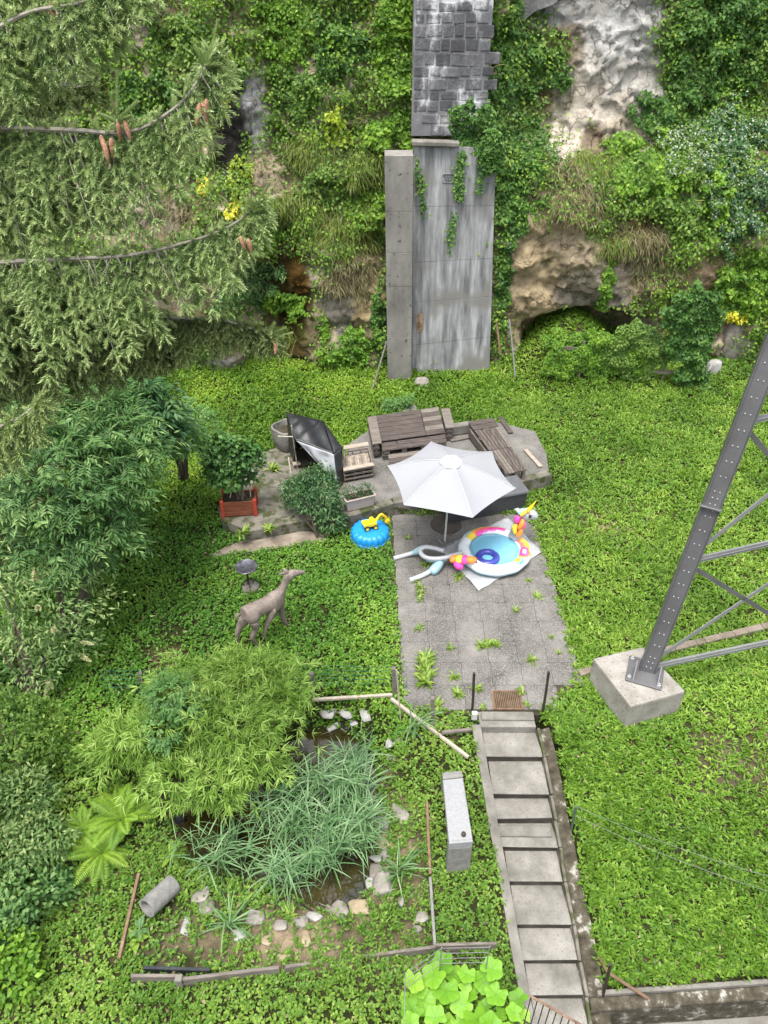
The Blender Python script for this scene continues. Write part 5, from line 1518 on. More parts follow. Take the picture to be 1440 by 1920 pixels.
# green netting behind the bamboo
n0, n1 = G(200, 1300), G(762, 1292)
net = MB(); L = np.linalg.norm(n1 - n0); ht = .55
for i in range(41):
    p = n0 + (n1 - n0) * i / 40; p[2] = float(H(p[0], p[1]))
    net.bar(p, p + np.array([0, 0, ht]), .004, .004, up=(0, 1, 0))
for j in range(6):
    for i in range(8):
        p = n0 + (n1 - n0) * i / 8; q = n0 + (n1 - n0) * (i + 1) / 8
        p[2] = float(H(p[0], p[1])) + .05 + j * .1; q[2] = float(H(q[0], q[1])) + .05 + j * .1
        net.bar(p, q, .004, .004)
o = net.build('garden_net', M['green_net']); tagit(o, 'fine green garden netting stretched behind the bamboo', 'net', None, 'thing')
# right side: green post with slack wires, broken handrail
g, t = upto(1066, 1575, 1080, 1512); pole('wire_post', 'dark green metal post beside the steps with slack wires', 'post', g, t, .02, 'green_post')
for k, (yy, ye) in enumerate(((1512, 1660), (1530, 1690))):
    A_ = atY(1080, yy, t[1]); B2 = G(1500, ye, .25)
    pts = [A_ * (1 - u) + B2 * u - np.array([0, 0, .12 * math.sin(math.pi * u)]) for u in np.linspace(0, 1, 14)]
    o = MB().tube(pts, .003, 5).build('slack_wire', M['galv']); tagit(o, ('upper thin slack wire crossing the lawn from the green post', 'lower thin slack wire crossing the lawn from the green post')[k], 'wire', 'slack lawn wires', 'thing')
br = thing('broken_handrail', 'bent rusty handrail collapsed at the bottom corner of the lawn', 'handrail', G(1128, 1868))
g, t = upto(1130, 1872, 1145, 1808)
MB().tube([g, t], .022, 8).build('upright', M['iron'], br, True)
MB().tube([G(1098, 1745, .05), G(1138, 1822, .22), G(1215, 1872, .12)], .022, 8).build('rail', M['rust'], br, True)
# iron railing at the foot of the stairs
hr = thing('stair_railing', 'rusty iron balustrade at the bottom of the steps', 'railing', (STEP_PTS[-1][0][0], STEP_PTS[-1][0][1], STEP_PTS[-1][2]))
A_, B2 = atZ(992, 1866, -.25), atZ(1095, 1925, -.25)
MB().tube([A_, B2], .016, 8).build('handrail', M['rust'], hr, True)
for u in np.linspace(.04, .98, 9):
    p = A_ * (1 - u) + B2 * u
    MB().tube([p, p - np.array([0, 0, .8])], .007, 6).build('baluster', M['iron'], hr, True)
MB().tube([A_ - np.array([0, 0, .72]), B2 - np.array([0, 0, .72])], .01, 6).build('bottom_rail', M['iron'], hr, True)
# poles beside the concrete panel
pole('leaning_pole', 'thin galvanised pole leaning on the rock beside the concrete slab', 'pole', atY(966, 706, 19.2), atY(955, 598, 19.7), .022, 'galv')
pole('rusty_pipe', 'rusty pipe leaning behind the galvanised pole at the rock foot', 'pipe', atY(938, 665, 19.6), atY(930, 598, 19.9), .03, 'rust')
pole('dry_branch', 'crooked dry branch leaning at the foot of the pillar', 'branch', atY(690, 755, 18.6), atY(725, 640, 19.5), .025, 'wood_grey')
# fence below the cave, overgrown with ivy
vf = thing('cave_fence', 'old wooden picket fence overgrown with ivy below the cave', 'fence', G(1120, 705))
for px in (1048, 1085, 1118, 1126, 1180, 1188, 1240, 1300):
    g = G(px, 706 + (px - 1048) * .05); 
    MB().bar(g - np.array([0, 0, .1]), g + np.array([0, .05, 1.05 - .2 * (px > 1200)]), .05, .04, up=(0, 1, 0)).build('picket', M['wood_grey'], vf, True)
for z in (.3, .8):
    MB().bar(G(1030, 703) + np.array([0, .04, z]), G(1305, 722) + np.array([0, .04, z]), .04, .09).build('rail', M['wood_grey'], vf, True)

# ================================================================== POND
o = MB().add([(p[0] * 1.0, p[1], POND_Z - .02) for p in POND], [tuple(range(len(POND)))]).build('pond_water', M['water']); o['kind'] = 'structure'
pcn = POND.mean(0)
# folded black liner showing at the back rim and the right rim
ln = MB()
nP = len(POND)
for i in range(nP):
    a, b_ = POND[i], POND[(i + 1) % nP]
    if i not in (3, 4, 5, 6, 7, 8, 9, 10): continue
    for k in range(5):
        u0, u1 = k / 5, (k + 1) / 5
        p0, p1 = a * (1 - u0) + b_ * u0, a * (1 - u1) + b_ * u1
        o0, o1 = p0 + (p0 - pcn) * .055, p1 + (p1 - pcn) * .055
        i0, i1 = p0 - (p0 - pcn) * .03, p1 - (p1 - pcn) * .03
        z0 = .04 + .05 * float(vnoise(p0[0] * 6, p0[1] * 6)); z1 = .04 + .05 * float(vnoise(p1[0] * 6, p1[1] * 6))
        ln.add([(i0[0], i0[1], POND_Z - .1), (i1[0], i1[1], POND_Z - .1), (o1[0], o1[1], POND_Z + z1), (o0[0], o0[1], POND_Z + z0)], [(0, 1, 2, 3)])
o = ln.build('pond_liner', M['liner'], smooth=True); sm = o.modifiers.new('t', 'SOLIDIFY'); sm.thickness = .006
tagit(o, 'black plastic liner showing along the pond rim', 'pond liner', None, 'thing')
# stones: (px, py, rx, ry, rz metres, rot, material, label)
STN = [
 (614, 1338, .17, .12, .05, .2, 'stone_white', 'largest white slab stone at the back of the pond'),
 (652, 1335, .13, .12, .05, .8, 'stone_white', 'white slab stone in the middle of the back pond rim'),
 (684, 1338, .09, .16, .04, .2, 'stone_white', 'narrow upright white slab stone ending the back pond rim'),
 (625, 1362, .12, .07, .05, .5, 'stone_white', 'half hidden white stone just below the largest white slab'),
 (664, 1356, .08, .06, .04, .0, 'stone_white', 'small white stone just below the middle white slab'),
 (737, 1393, .14, .08, .04, .5, 'stone_white', 'pale flat stone alone among ivy below the slanting rail'),
 (733, 1418, .08, .06, .04, .0, 'stone', 'small grey stone under the pale flat stone'),
 (690, 1447, .10, .06, .04, .4, 'stone', 'pale stone behind the reeds on the pond edge'),
 (695, 1500, .10, .08, .05, .2, 'stone', 'grey stone on the pond rim beside the reeds'),
 (715, 1521, .12, .06, .05, .1, 'stone_tan', 'tan flat stone above the striped white stone'),
 (718, 1545, .15, .09, .06, -.4, 'stone_white', 'smooth white stone with dark gap below it'),
 (752, 1527, .10, .16, .06, .5, 'stone', 'curved grey stone set back from the pond rim'),
 (714, 1560, .12, .09, .05, .0, 'stone_dark', 'dark stone under the smooth white stone'),
 (722, 1580, .13, .12, .06, .3, 'stone_tan', 'brown flat stone in the middle of the right pond rim'),
 (724, 1598, .10, .09, .05, .2, 'stone', 'greyish stone below the brown flat stone'),
 (708, 1613, .12, .07, .06, -.2, 'stone_white', 'pale wedge stone above the round dark stone'),
 (708, 1637, .12, .10, .08, .1, 'stone_dark', 'round dark grey stone at the pond corner'),
 (693, 1662, .06, .10, .06, .0, 'stone_white', 'small upright white stone beside the big pale boulder'),
 (716, 1662, .16, .14, .10, .2, 'stone', 'big pale boulder at the pond corner'),
 (672, 1704, .15, .10, .08, .2, 'stone_tan', 'large tan stone on the lower pond rim'),
 (637, 1710, .11, .13, .08, .4, 'stone', 'pinkish grey stone next to the large tan stone'),
 (619, 1712, .05, .08, .05, .3, 'stone', 'narrow grey stone between two lower rim stones'),
 (589, 1722, .11, .08, .06, .2, 'stone_white', 'rounded white stone on the lower pond rim'),
 (563, 1730, .10, .08, .06, .0, 'stone', 'dull grey stone beside the rounded white stone'),
 (527, 1735, .09, .07, .05, .0, 'stone', 'pale broken stone left of the lobed-leaf weed'),
 (479, 1722, .14, .09, .07, .1, 'stone', 'wide pale stone under the lower pond plants'),
 (452, 1752, .10, .08, .05, .5, 'stone_white', 'pale pointed stone behind the drooping reed'),
 (574, 1762, .07, .09, .05, .0, 'stone_tan', 'small rounded tan stone below the rim stones'),
 (377, 1680, .14, .10, .06, .3, 'stone', 'grey flat stone beside the concrete pipe'),
 (387, 1702, .10, .12, .05, .0, 'stone_dark', 'dark flat stone below the grey flat stone'),
 (788, 1722, .10, .08, .06, .2, 'stone', 'pale cracked stone at the plank corner'),
 (783, 1740, .07, .06, .05, .2, 'stone_dark', 'small dark stone at the plank corner'),
 (752, 1690, .05, .07, .04, .0, 'stone', 'small isolated whitish stone in clover near the plank'),
 (500, 1765, .09, .06, .04, .0, 'stone_tan', 'flat tan fragment lying on bare soil'),
 (535, 1795, .12, .05, .03, .1, 'stone_tan', 'long tan fragment near the bottom plank edge'),
]
for i, (px, py_, rx, ry, rz, rot, m_, lab) in enumerate(STN):
    p = G(px, py_)
    o = MB().crag((0, 0, 0), (rx * 1.12, ry * 1.25, rz * 1.1), i + 3, rot).build('pond_stone', M[m_], smooth=True, angle=22)
    o.location = (p[0], p[1], p[2] + rz * .35); o.rotation_euler = (rng.normal(0, .1), rng.normal(0, .1), 0)
    tagit(o, lab, 'stone', 'stones around the pond', 'thing')
# wet blocks by the pond
o = MB().box((0, 0, 0), (.12, .10, .16), (.1, .2, .5)).build('dark_block', M['liner'], bevel=.01); p = G(338, 1540); o.location = (p[0], p[1], p[2] + .06); tagit(o, 'small dark block at the bamboo foot beside the pond', 'block', None, 'thing')
o = MB().add([(0, -.08, 0), (.10, -.10, 0), (.12, .10, .02), (.03, .12, .02), (0, -.08, .02), (.10, -.10, .02), (.12, .10, .04), (.03, .12, .04)], [(3, 2, 1, 0), (4, 5, 6, 7), (0, 1, 5, 4), (1, 2, 6, 5), (2, 3, 7, 6), (3, 0, 4, 7)]).build('glass_pane', M['stone_white']); p = G(340, 1742); o.location = (p[0], p[1], p[2] + .06); o.rotation_euler = (.3, .6, .2); tagit(o, 'small white shard stuck in the ground beside the concrete pipe', 'shard', None, 'thing')
# concrete pipe
pa, pb_ = G(282, 1722), G(322, 1672)
pdv = unit(pb_ - pa + np.array([0, 0, -.14])); pr = .135
pipe = MB(); nseg = 28
sd_ = unit(np.cross(pdv, (0, 0, 1))); ud_ = np.cross(sd_, pdv)
cc0 = pa + np.array([0, 0, .27]); cc1 = pb_ + pdv * .05 + np.array([0, 0, .13])
vs = []
for c_, r_ in ((cc0, pr), (cc1, pr), (cc1, pr * .78), (cc0, pr * .78)):
    for k in range(nseg):
        a = 2 * math.pi * k / nseg; vs.append(c_ + (sd_ * math.cos(a) + ud_ * math.sin(a)) * r_ - cc0)
fs = [(r_ * nseg + k, r_ * nseg + (k + 1) % nseg, ((r_ + 1) % 4) * nseg + (k + 1) % nseg, ((r_ + 1) % 4) * nseg + k) for r_ in range(4) for k in range(nseg)]
o = pipe.add(vs, fs).build('concrete_pipe', M['granite_side'], smooth=True, angle=40); o.location = [float(c) for c in cc0]
tagit(o, 'short open concrete pipe lying on its side by the pond', 'pipe', None, 'thing')
# plank edging of the pond terrace
EDG = [((800, 1505), (806, 1640), 'rust', 'reddish rotten edging plank beside the granite bench'), ((806, 1645), (815, 1775), 'granite_side', 'grey perforated edging strip ending at the pond terrace corner'), ((815, 1778), (930, 1775), 'wood_grey', 'dark edging board behind the squash bed'),
       ((532, 1820), (812, 1782), 'wood_grey', 'long grey edging board along the bottom of the pond terrace'), ((345, 1842), (525, 1820), 'wood_grey', 'middle grey edging board under trailing weeds'), ((248, 1836), (335, 1836), 'wood_grey', 'short end board closing the terrace edging'),
       ((225, 1800), (262, 1640), 'rust', 'brown decayed edging plank hidden in clover near the pipe'), ((270, 1818), (395, 1822), 'liner', 'thin black plastic strip above the edging boards')]
for a, b_, m_, lab in EDG:
    A_, B2 = G(*a, .06), G(*b_, .06)
    o = MB().bar(np.zeros(3), B2 - A_, .04, .22 if m_ == 'wood_grey' else .14).build('edging_board', M[m_], bevel=.004); o.location = [float(c) for c in A_]
    tagit(o, lab, 'edging', 'edging of the pond terrace', 'thing')
o = MB().box((0, 0, .05), (.09, .09, .3)).build('edging_peg', M['concrete'], bevel=.01); p = G(339, 1846); o.location = [float(c) for c in p]; tagit(o, 'short square peg between two terrace edging boards', 'peg', None, 'thing')

# boulders at the foot of the rock
for (px, py_, s, m_, lab, sd2) in (((1378), 668, (.75, .5, 1.05), 'stone', 'big grey boulder at the rock foot behind the pylon', 3), (1338, 705, (.26, .2, .32), 'stone_white', 'white boulder leaning against the big grey boulder', 8), (790, 722, (.24, .2, .17), 'stone', 'pale rock lying between the pillar and the leaning slab', 5), (764, 770, (.28, .22, .10), 'stone', 'flat grey rock behind the pallet sofa', 6), (1175, 590, (.5, .3, .12), 'stone_tan', 'tan rock ledge above the ivy fence', 7)):
    p = G(px, py_) if py_ > 650 else C(px, py_, .1)
    o = MB().crag((0, 0, 0), s, sd2, .3, 40).build('boulder', M[m_], smooth=True, angle=25); o.location = (p[0], p[1] + (.2 if px > 1000 else 0), p[2] + s[2] * .35)
    tagit(o, lab, 'boulder', 'boulders at the rock foot', 'thing')

# ================================================================== PLANTS
def projv(P):
    d = P - C0[None]; dz_ = d @ FW
    return 720 + FPX * (d @ RT) / dz_, 960 - FPX * (d @ UP) / dz_

PATIO_POLY = [(.36, 8.2), (1.1, 8.14), (1.40, 8.02), (2.5, 8.0), (2.62, 8.2), (3.22, 8.75), (3.28, 9.2), (3.16, 13.4), (.12, 13.4)]
FOOT_POLY = [tuple(p[:2]) for p in fc]
def free_mask(x, y, grow=0.0):
    m = np.ones(x.shape, bool)
    for poly, g in ((PATIO_POLY, .0), (STAIR_POLY, -.02), (TERR_L, .02), (TERR_R, .02), (STRIP, -.04), (FOOT_POLY, .0), (POND, .02)):
        m &= poly_sdf(x, y, poly) > g + grow
    m &= ~((x > 2.75) & (y < WALL_A[1] + .25 + (x - WALL_A[0]) * WALL_S))
    # side wall of the stairs
    sx = np.interp(y, [p[0][1] for p in STEP_PTS[::-1]], [p[0][0] for p in STEP_PTS[::-1]])
    m &= ~((y < Y_TOP + .1) & (x > sx - .13) & (x < sx + .2))
    return m

def scatter(dens, x0, x1, y0, y1, margin=160):
    n = int(dens * (x1 - x0) * (y1 - y0))
    x = rng.uniform(x0, x1, n); y = rng.uniform(y0, y1, n)
    z = H0(x, y)
    u, v = projv(np.stack([x, y, z], 1))
    k = (u > -margin) & (u < 1440 + margin) & (v < 1920 + 140) & (v > 560)
    x, y = x[k], y[k]
    k = free_mask(x, y)
    x, y = x[k], y[k]
    return x, y, H(x, y), None

def rosettes(lmesh, x, y, z, per, L, W, lo, hi, tint, hgt=0.02, kind='diamond', **kw):
    n = len(x)
    for i in range(per):
        a = rng.uniform(0, 2 * math.pi, n); el = rng.uniform(lo, hi, n)
        d = np.stack([np.cos(a) * np.cos(el), np.sin(a) * np.cos(el), np.sin(el)], 1)
        nr = np.stack([-np.cos(a) * np.sin(el), -np.sin(a) * np.sin(el), np.cos(el)], 1) + rng.normal(0, .25, (n, 3))
        b_ = np.stack([x + rng.normal(0, .015, n), y + rng.normal(0, .015, n), z + rng.uniform(0, hgt, n)], 1)
        ll = rng.uniform(L[0], L[1], n); ww = rng.uniform(W[0], W[1], n)
        lmesh.leaves(b_, d, nr, ll, ww, kind, tint=tint + rng.normal(0, .17, n), **kw)

def stuff(lmesh, name, mat, label, cat):
    o = lmesh.build(name, M[mat], None); tagit(o, label, cat, None, 'stuff'); return o

# ---- broad-leaved lawn, right and behind
x, y, z, _ = scatter(330, 2.4, 12.5, 3.6, 21.4)
dn = fbm(x * .55, y * .55, 0, 301, 3); dn2 = fbm(x * 2.2, y * 2.2, 0, 303, 3)
bare = np.exp(-(((x - 5.6) / 1.3) ** 2 + ((y - 7.4) / .9) ** 2)) * .40 + np.exp(-(((x - 5.0) / .8) ** 2 + ((y - 13.3) / .7) ** 2)) * .35 + np.exp(-(((x - 3.2) / .35) ** 2 + ((y - 8.1) / .5) ** 2)) * .5
keep = rng.random(len(x)) < np.clip(1.05 - np.maximum(0, dn - .25) * 1.2 - bare - np.maximum(0, dn2 - .35), .18, 1)
x, y, z, dn, dn2 = x[keep], y[keep], z[keep], dn[keep], dn2[keep]
lw = LM()
rosettes(lw, x, y, z, 4, (.055, .125), (.020, .038), .1, 1.0, .46 - .45 * dn + .35 * dn2, .05)
xa, ya, za, _ = scatter(330, 2.4, 9, 3.6, 10.5)
k = (rng.random(len(xa)) < np.clip(1 - 1.6 * np.exp(-(((xa - 5.6) / 1.2) ** 2 + ((ya - 7.4) / .8) ** 2)), 0, 1) * sstep(10.5, 8.5, ya))
xa, ya, za = xa[k], ya[k], za[k]
rosettes(lw, xa, ya, za, 4, (.05, .11), (.026, .042), .05, .8, .50 - .25 * fbm(xa, ya, 0, 307, 3), .05)
kk = (fbm(x * 1.7, y * 1.7, 0, 341, 3) > .22) & (rng.random(len(x)) < .35)
rosettes(lw, x[kk], y[kk], z[kk], 3, (.10, .19), (.022, .040), .3, 1.2, .34 - .2 * dn[kk], .04)
kk = (fbm(x * 1.2, y * 1.2, 3, 343, 3) > .28) & (rng.random(len(x)) < .5)
rosettes(lw, x[kk], y[kk], z[kk], 3, (.09, .17), (.008, .014), .6, 1.4, .62, .03, 'blade', droop=.2)
stuff(lw, 'lawn_grass', 'lawn', 'bright green broad-leaved lawn right of the patio and steps', 'lawn')

# ---- ground cover behind the terrace
x, y, z, _ = scatter(400, -7.5, 3.2, 13.0, 20.4)
dn = fbm(x * .8, y * .8, 0, 311, 3)
cv = LM()
rosettes(cv, x, y, z, 4, (.04, .085), (.026, .045), .1, 1.2, .48 - .55 * dn - .25 * sstep(-4.0, -6.5, x), .10)
kk = (fbm(x * 1.5, y * 1.5, 0, 351, 3) > .15) & (rng.random(len(x)) < .4)
rosettes(cv, x[kk], y[kk], z[kk], 3, (.08, .15), (.03, .055), .3, 1.2, .30 - .3 * dn[kk], .12)
stuff(cv, 'cover_foliage', 'upper_cover', 'yellowish green ground cover behind the terrace below the rock', 'ground cover')

# ---- clover on the left
x, y, z, _ = scatter(430, -7.5, .35, 7.3, 13.2)
dn = fbm(x * .8, y * .8, 0, 321, 3)
shade = np.exp(-(((x + 3.9) / .8) ** 2 + ((y - 9.6) / 1.0) ** 2))
keep = rng.random(len(x)) < np.clip(1.1 - np.maximum(0, dn - .3) - .75 * shade, .1, 1)
x, y, z, dn = x[keep], y[keep], z[keep], dn[keep]
cl = LM()
rosettes(cl, x, y, z, 4, (.035, .075), (.028, .048), .05, 1.0, .52 - .5 * dn + .15 * sstep(-1.5, 0, x), .08)
kk = (fbm(x * 1.6, y * 1.6, 0, 353, 3) > .2) & (rng.random(len(x)) < .3)
rosettes(cl, x[kk], y[kk], z[kk], 3, (.08, .15), (.03, .05), .3, 1.2, .40, .06)
stuff(cl, 'clover_foliage', 'clover', 'deep green clover carpet around the deer statue', 'ground cover')

# ---- ground cover of the lower garden with bare soil between
x, y, z, _ = scatter(430, -6.5, 1.9, 3.0, 8.3)
k = (y < 7.5) | (x > .3)
x, y, z = x[k], y[k], z[k]
dn = fbm(x * 1.1, y * 1.1, 0, 331, 3); dn2 = fbm(x * 3, y * 3, 0, 333, 3)
bare = np.exp(-(((x + 1.5) / 1.2) ** 2 + ((y - 4.75) / .42) ** 2)) * .7 + np.exp(-((x - .45) / .13) ** 2) * .5 * (y < 6.6) + .4 * sstep(.35, .05, poly_sdf(x, y, POND))
keep = rng.random(len(x)) < np.clip(1.08 - np.maximum(0, dn - .2) - bare * (1 + dn2), .06, 1)
x, y, z, dn = x[keep], y[keep], z[keep], dn[keep]
cl = LM()
rosettes(cl, x, y, z, 4, (.035, .075), (.028, .048), .05, 1.0, .60 - .35 * dn, .07)
k = (dn > .05) & (rng.random(len(x)) < .5)
rosettes(cl, x[k], y[k], z[k], 2, (.08, .16), (.012, .02), .5, 1.3, .75 - .2 * dn[k], .03)
stuff(cl, 'lower_garden_foliage', 'lining_plants', 'patchy clover and grass around the pond and bench', 'ground cover')

# ---- fallen leaves and dry bits
x, y, z, _ = scatter(16, -7, 10, 3.4, 19)
fl_ = LM(); nn_ = len(x)
fl_.leaves(np.stack([x, y, z + rng.uniform(.04, .10, nn_)], 1), rdir(nn_, -.2, .3), np.array([0, 0, 1.0]) + rng.normal(0, .4, (nn_, 3)), rng.uniform(.04, .09, nn_), rng.uniform(.02, .045, nn_), 'diamond')
stuff(fl_, 'fallen_leaves', 'dry_grass', 'dry fallen leaves strewn over lawn and ground cover', 'leaves')

# ---- undergrowth thinly covering the rock face
BARE = [(1150, 140, 118, 150), (1070, 195, 70, 80), (1130, 30, 150, 70), (475, 205, 32, 78), (430, 240, 32, 100), (1005, 530, 80, 150), (1110, 520, 140, 95), (545, 590, 55, 160), (650, 570, 62, 90), (692, 540, 34, 110),
        (1345, 570, 75, 110), (1200, 450, 75, 50), (130, 140, 45, 35), (270, 45, 38, 45), (310, 405, 70, 45), (1140, 265, 105, 45), (575, 120, 28, 30), (675, 110, 25, 26), (1160, 235, 60, 30), (420, 700, 45, 40), (850, 130, 75, 130), (850, 480, 80, 230), (1255, 310, 26, 26), (620, 420, 26, 30), (1060, 440, 45, 40)]
def bare_val(u, v):
    b_ = np.zeros(u.shape)
    for (cx_, cy_, rx, ry) in BARE:
        b_ = np.maximum(b_, np.exp(-(np.maximum(0, np.hypot((u - cx_) / rx, (v - cy_) / ry) - .55) / .35) ** 2))
    return b_
def cliff_pts(n, x0, x1, z0, z1):
    x = rng.uniform(x0, x1, n); z = rng.uniform(z0, z1, n)
    return x, z
def under(n, seed, name, mat, label, L, W, base, kind='diamond', thick=.28, keep=.9):
    x, z = cliff_pts(n, -13, 13.5, 0.1, 10.6)
    y = cliffY(x, z)
    P = np.stack([x, y, z], 1)
    u, v = projv(P)
    f1 = fbm(x * .8, z * .8, 0, seed, 4); f2 = fbm(x * 2.5, z * 2.5, 0, seed + 2, 3)
    d0 = np.clip(base + 1.3 * f1 + .8 * f2 + .25 * sstep(300, 80, v) + .25 * sstep(1180, 1300, u) * sstep(520, 300, v) - .25 * sstep(400, 560, v) * sstep(1350, 1200, u), 0, 1) * (1 - bare_val(u, v))
    k = (u > -150) & (u < 1590) & (rng.random(n) < d0 * keep)
    P, u, v, f1, f2 = P[k], u[k], v[k], f1[k], f2[k]
    n = len(P)
    out = np.stack([rng.normal(0, .45, n), -1 + rng.normal(0, .3, n), .55 + rng.normal(0, .4, n)], 1)
    dd = np.stack([rng.normal(0, .8, n), -.45 + rng.normal(0, .4, n), -.55 + rng.normal(0, .6, n)], 1)
    offs = rng.uniform(.0, thick, n) * np.clip(.6 + 1.5 * f2 + f1, .15, 2)
    P2 = P + unit(out) * offs[:, None]
    ug = LM()
    ug.leaves(P2, dd, out, rng.uniform(*L, n), rng.uniform(*W, n), kind, tint=.45 + .5 * f2 + rng.normal(0, .2, n), **({'wide': .4} if kind == 'diamond' else {}))
    stuff(ug, name, mat, label, 'undergrowth')
under(130000, 341, 'cliff_undergrowth', 'bramble', 'tangle of dark creepers and weeds over the rock face', (.06, .13), (.05, .09), .66)
under(120000, 361, 'cliff_foliage', 'ivy_bright', 'bright fresh leaves scattered over the rock face', (.05, .11), (.04, .08), .50, thick=.40)
under(60000, 381, 'cliff_grass', 'hang_grass', 'thin grass sprouting from cracks in the rock face', (.12, .28), (.013, .022), .52, 'blade', .15)

# ---- individual plants on the rock
def rock_plant(name, label, cat, px, py, rx, ry, mat, n, L, W, thick=.3, kind='diamond', hang=.5, group='plants on the rock face', accent=None, part='foliage', wide=.42, onground=None):
    c = C(px, py) if onground is None else onground
    thick = thick * (.62 if onground is None else .9); rx, ry, n = rx * 1.12, ry * 1.12, int(n * 1.1)
    sc = FPX / np.dot(c - C0, FW)
    ra, rb = rx / sc, ry / sc / math.cos(max(.0, math.atan2(CAM_Z - c[2], c[1])))
    t = thing(name, label, cat, c, 0, group)
    m = int(n * 1.5)
    a = rng.uniform(0, 2 * math.pi, m); r_ = np.sqrt(rng.random(m))
    xx_ = c[0] + ra * r_ * np.cos(a) * (1 + .0); zz_ = c[2] + rb * r_ * np.sin(a)
    lum = fbm(xx_ * 3.2, zz_ * 3.2, px * .01, 401, 3)
    k = r_ < .72 + .8 * lum + .35 * fbm(xx_ * 1.2, zz_ * 1.2, 1.0, 403, 2)
    xx_, zz_, r_, lum = xx_[k][:n], zz_[k][:n], r_[k][:n], lum[k][:n]
    m = len(xx_)
    yy_ = cliffY(xx_, zz_) if onground is None else np.full(m, c[1])
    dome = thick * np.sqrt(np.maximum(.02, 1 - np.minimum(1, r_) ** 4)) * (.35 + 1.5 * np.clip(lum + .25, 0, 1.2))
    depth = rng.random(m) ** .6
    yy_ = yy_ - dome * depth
    b_ = np.stack([xx_, yy_, zz_], 1)
    out = np.stack([rng.normal(0, .45, m) + (xx_ - c[0]) / ra * .5, -1 + rng.normal(0, .25, m), .55 + rng.normal(0, .35, m) + (zz_ - c[2]) / rb * .4], 1)
    dd = np.stack([rng.normal(0, .7, m), -.5 + rng.normal(0, .3, m), -hang + rng.normal(0, .45, m)], 1)
    f = LM()
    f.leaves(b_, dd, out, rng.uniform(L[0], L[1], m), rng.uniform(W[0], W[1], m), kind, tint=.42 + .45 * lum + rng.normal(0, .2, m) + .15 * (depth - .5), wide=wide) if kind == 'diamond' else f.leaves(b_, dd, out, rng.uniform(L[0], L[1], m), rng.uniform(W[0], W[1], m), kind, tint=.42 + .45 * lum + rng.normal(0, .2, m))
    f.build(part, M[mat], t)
    if accent:
        am, an, aL, aW, apart = accent
        s_ = rng.integers(0, m, an)
        g = LM(); ab = b_[s_] + unit(out[s_]) * .05
        g.leaves(ab, rdir(an), out[s_], rng.uniform(*aL, an), rng.uniform(*aW, an), 'diamond')
        g.build(apart, M[am], t)
    return t

def hang_grass(label, px, py, rx, ry, n, mat='hang_grass', L=(.25, .5), group='grass tussocks on the rock', onto=None):
    c = C(px, py) if onto is None else onto
    sc = FPX / np.dot(c - C0, FW); ra, rb = rx / sc, ry / sc
    xx_ = c[0] + ra * rng.normal(0, .45, n); zz_ = c[2] + rb * rng.normal(0, .45, n)
    # gather the blades in tussocks
    tx = c[0] + ra * rng.uniform(-.9, .9, 14); tz = c[2] + rb * rng.uniform(-.9, .9, 14)
    ti = rng.integers(0, 14, n); w = rng.random(n) < .75
    xx_ = np.where(w, tx[ti] + rng.normal(0, .10, n), xx_); zz_ = np.where(w, tz[ti] + rng.normal(0, .07, n), zz_)
    yy_ = cliffY(xx_, zz_) + .02
    f = LM()
    ll = rng.uniform(L[0], L[1], n)
    d1 = unit(np.stack([rng.normal(0, .7, n), -.75 + rng.normal(0, .3, n), .2 + rng.normal(0, .5, n)], 1))
    b0_ = np.stack([xx_, yy_, zz_], 1)
    mid = b0_ + d1 * (ll * .45)[:, None]
    d2 = unit(d1 * .55 + np.array([0, 0, -.9]) + rng.normal(0, .3, (n, 3)))
    tint = rng.random(n) * .8 + .1
    nrm = np.stack([rng.normal(0, .4, n), -1 + 0 * ll, .5 + 0 * ll], 1)
    f.leaves(b0_, d1, nrm, ll * .5, .016, 'blade', tint=tint, droop=0); f.leaves(mid, d2, nrm, ll * .7, .016, 'blade', tint=tint, droop=.05)
    o = f.build('grass_tussock', M[mat], None); tagit(o, label, 'grass', group, 'thing')
    return o

RP = rock_plant
iv = ((.07, .13), (.07, .12))
RP('climbing_ivy', 'dense dark ivy mass right of the stone wall', 'ivy', 960, 120, 85, 115, 'ivy', 3600, *iv, .40, 'lobed')
RP('climbing_ivy', 'ivy curtain falling along the right edge of the leaning slab', 'ivy', 965, 300, 70, 110, 'ivy', 3200, *iv, .38, 'lobed')
RP('climbing_ivy', 'ivy tongue reaching over the top edge of the leaning slab', 'ivy', 880, 235, 42, 48, 'ivy', 1100, *iv, .16, 'lobed', onground=np.array([C0 + ray(880, 235) * 21.0])[0] if False else atY(880, 238, 20.55))
RP('climbing_ivy', 'dark ivy sweep beside the top of the pale rock', 'ivy', 1045, 125, 32, 45, 'ivy', 600, *iv, .25, 'lobed')
RP('climbing_ivy', 'thick dark ivy filling the top corner beside the pale rock', 'ivy', 1350, 95, 115, 120, 'ivy', 4600, *iv, .5, 'lobed')
RP('climbing_ivy', 'dark ivy below the corner ivy with brown gaps', 'ivy', 1300, 230, 120, 70, 'ivy', 3000, *iv, .4, 'lobed')
RP('climbing_ivy', 'ivy spilling over the upper right corner of the slab', 'ivy', 918, 292, 26, 42, 'ivy', 700, *iv, .12, 'lobed', onground=atY(918, 292, 20.22))
RP('flowering_creeper', 'white flowering creeper spilling down the far side of the rock', 'creeper', 1395, 330, 80, 130, 'dark_shrub', 3800, (.07, .12), (.05, .08), .7, accent=('white_flower', 1900, (.04, .07), (.035, .06), 'blossom'))
RP('flowering_creeper', 'smaller white flowering creeper beside the bright bramble', 'creeper', 1280, 270, 60, 40, 'bramble', 1400, (.07, .12), (.05, .08), .5, accent=('white_flower', 900, (.04, .07), (.035, .06), 'blossom'))
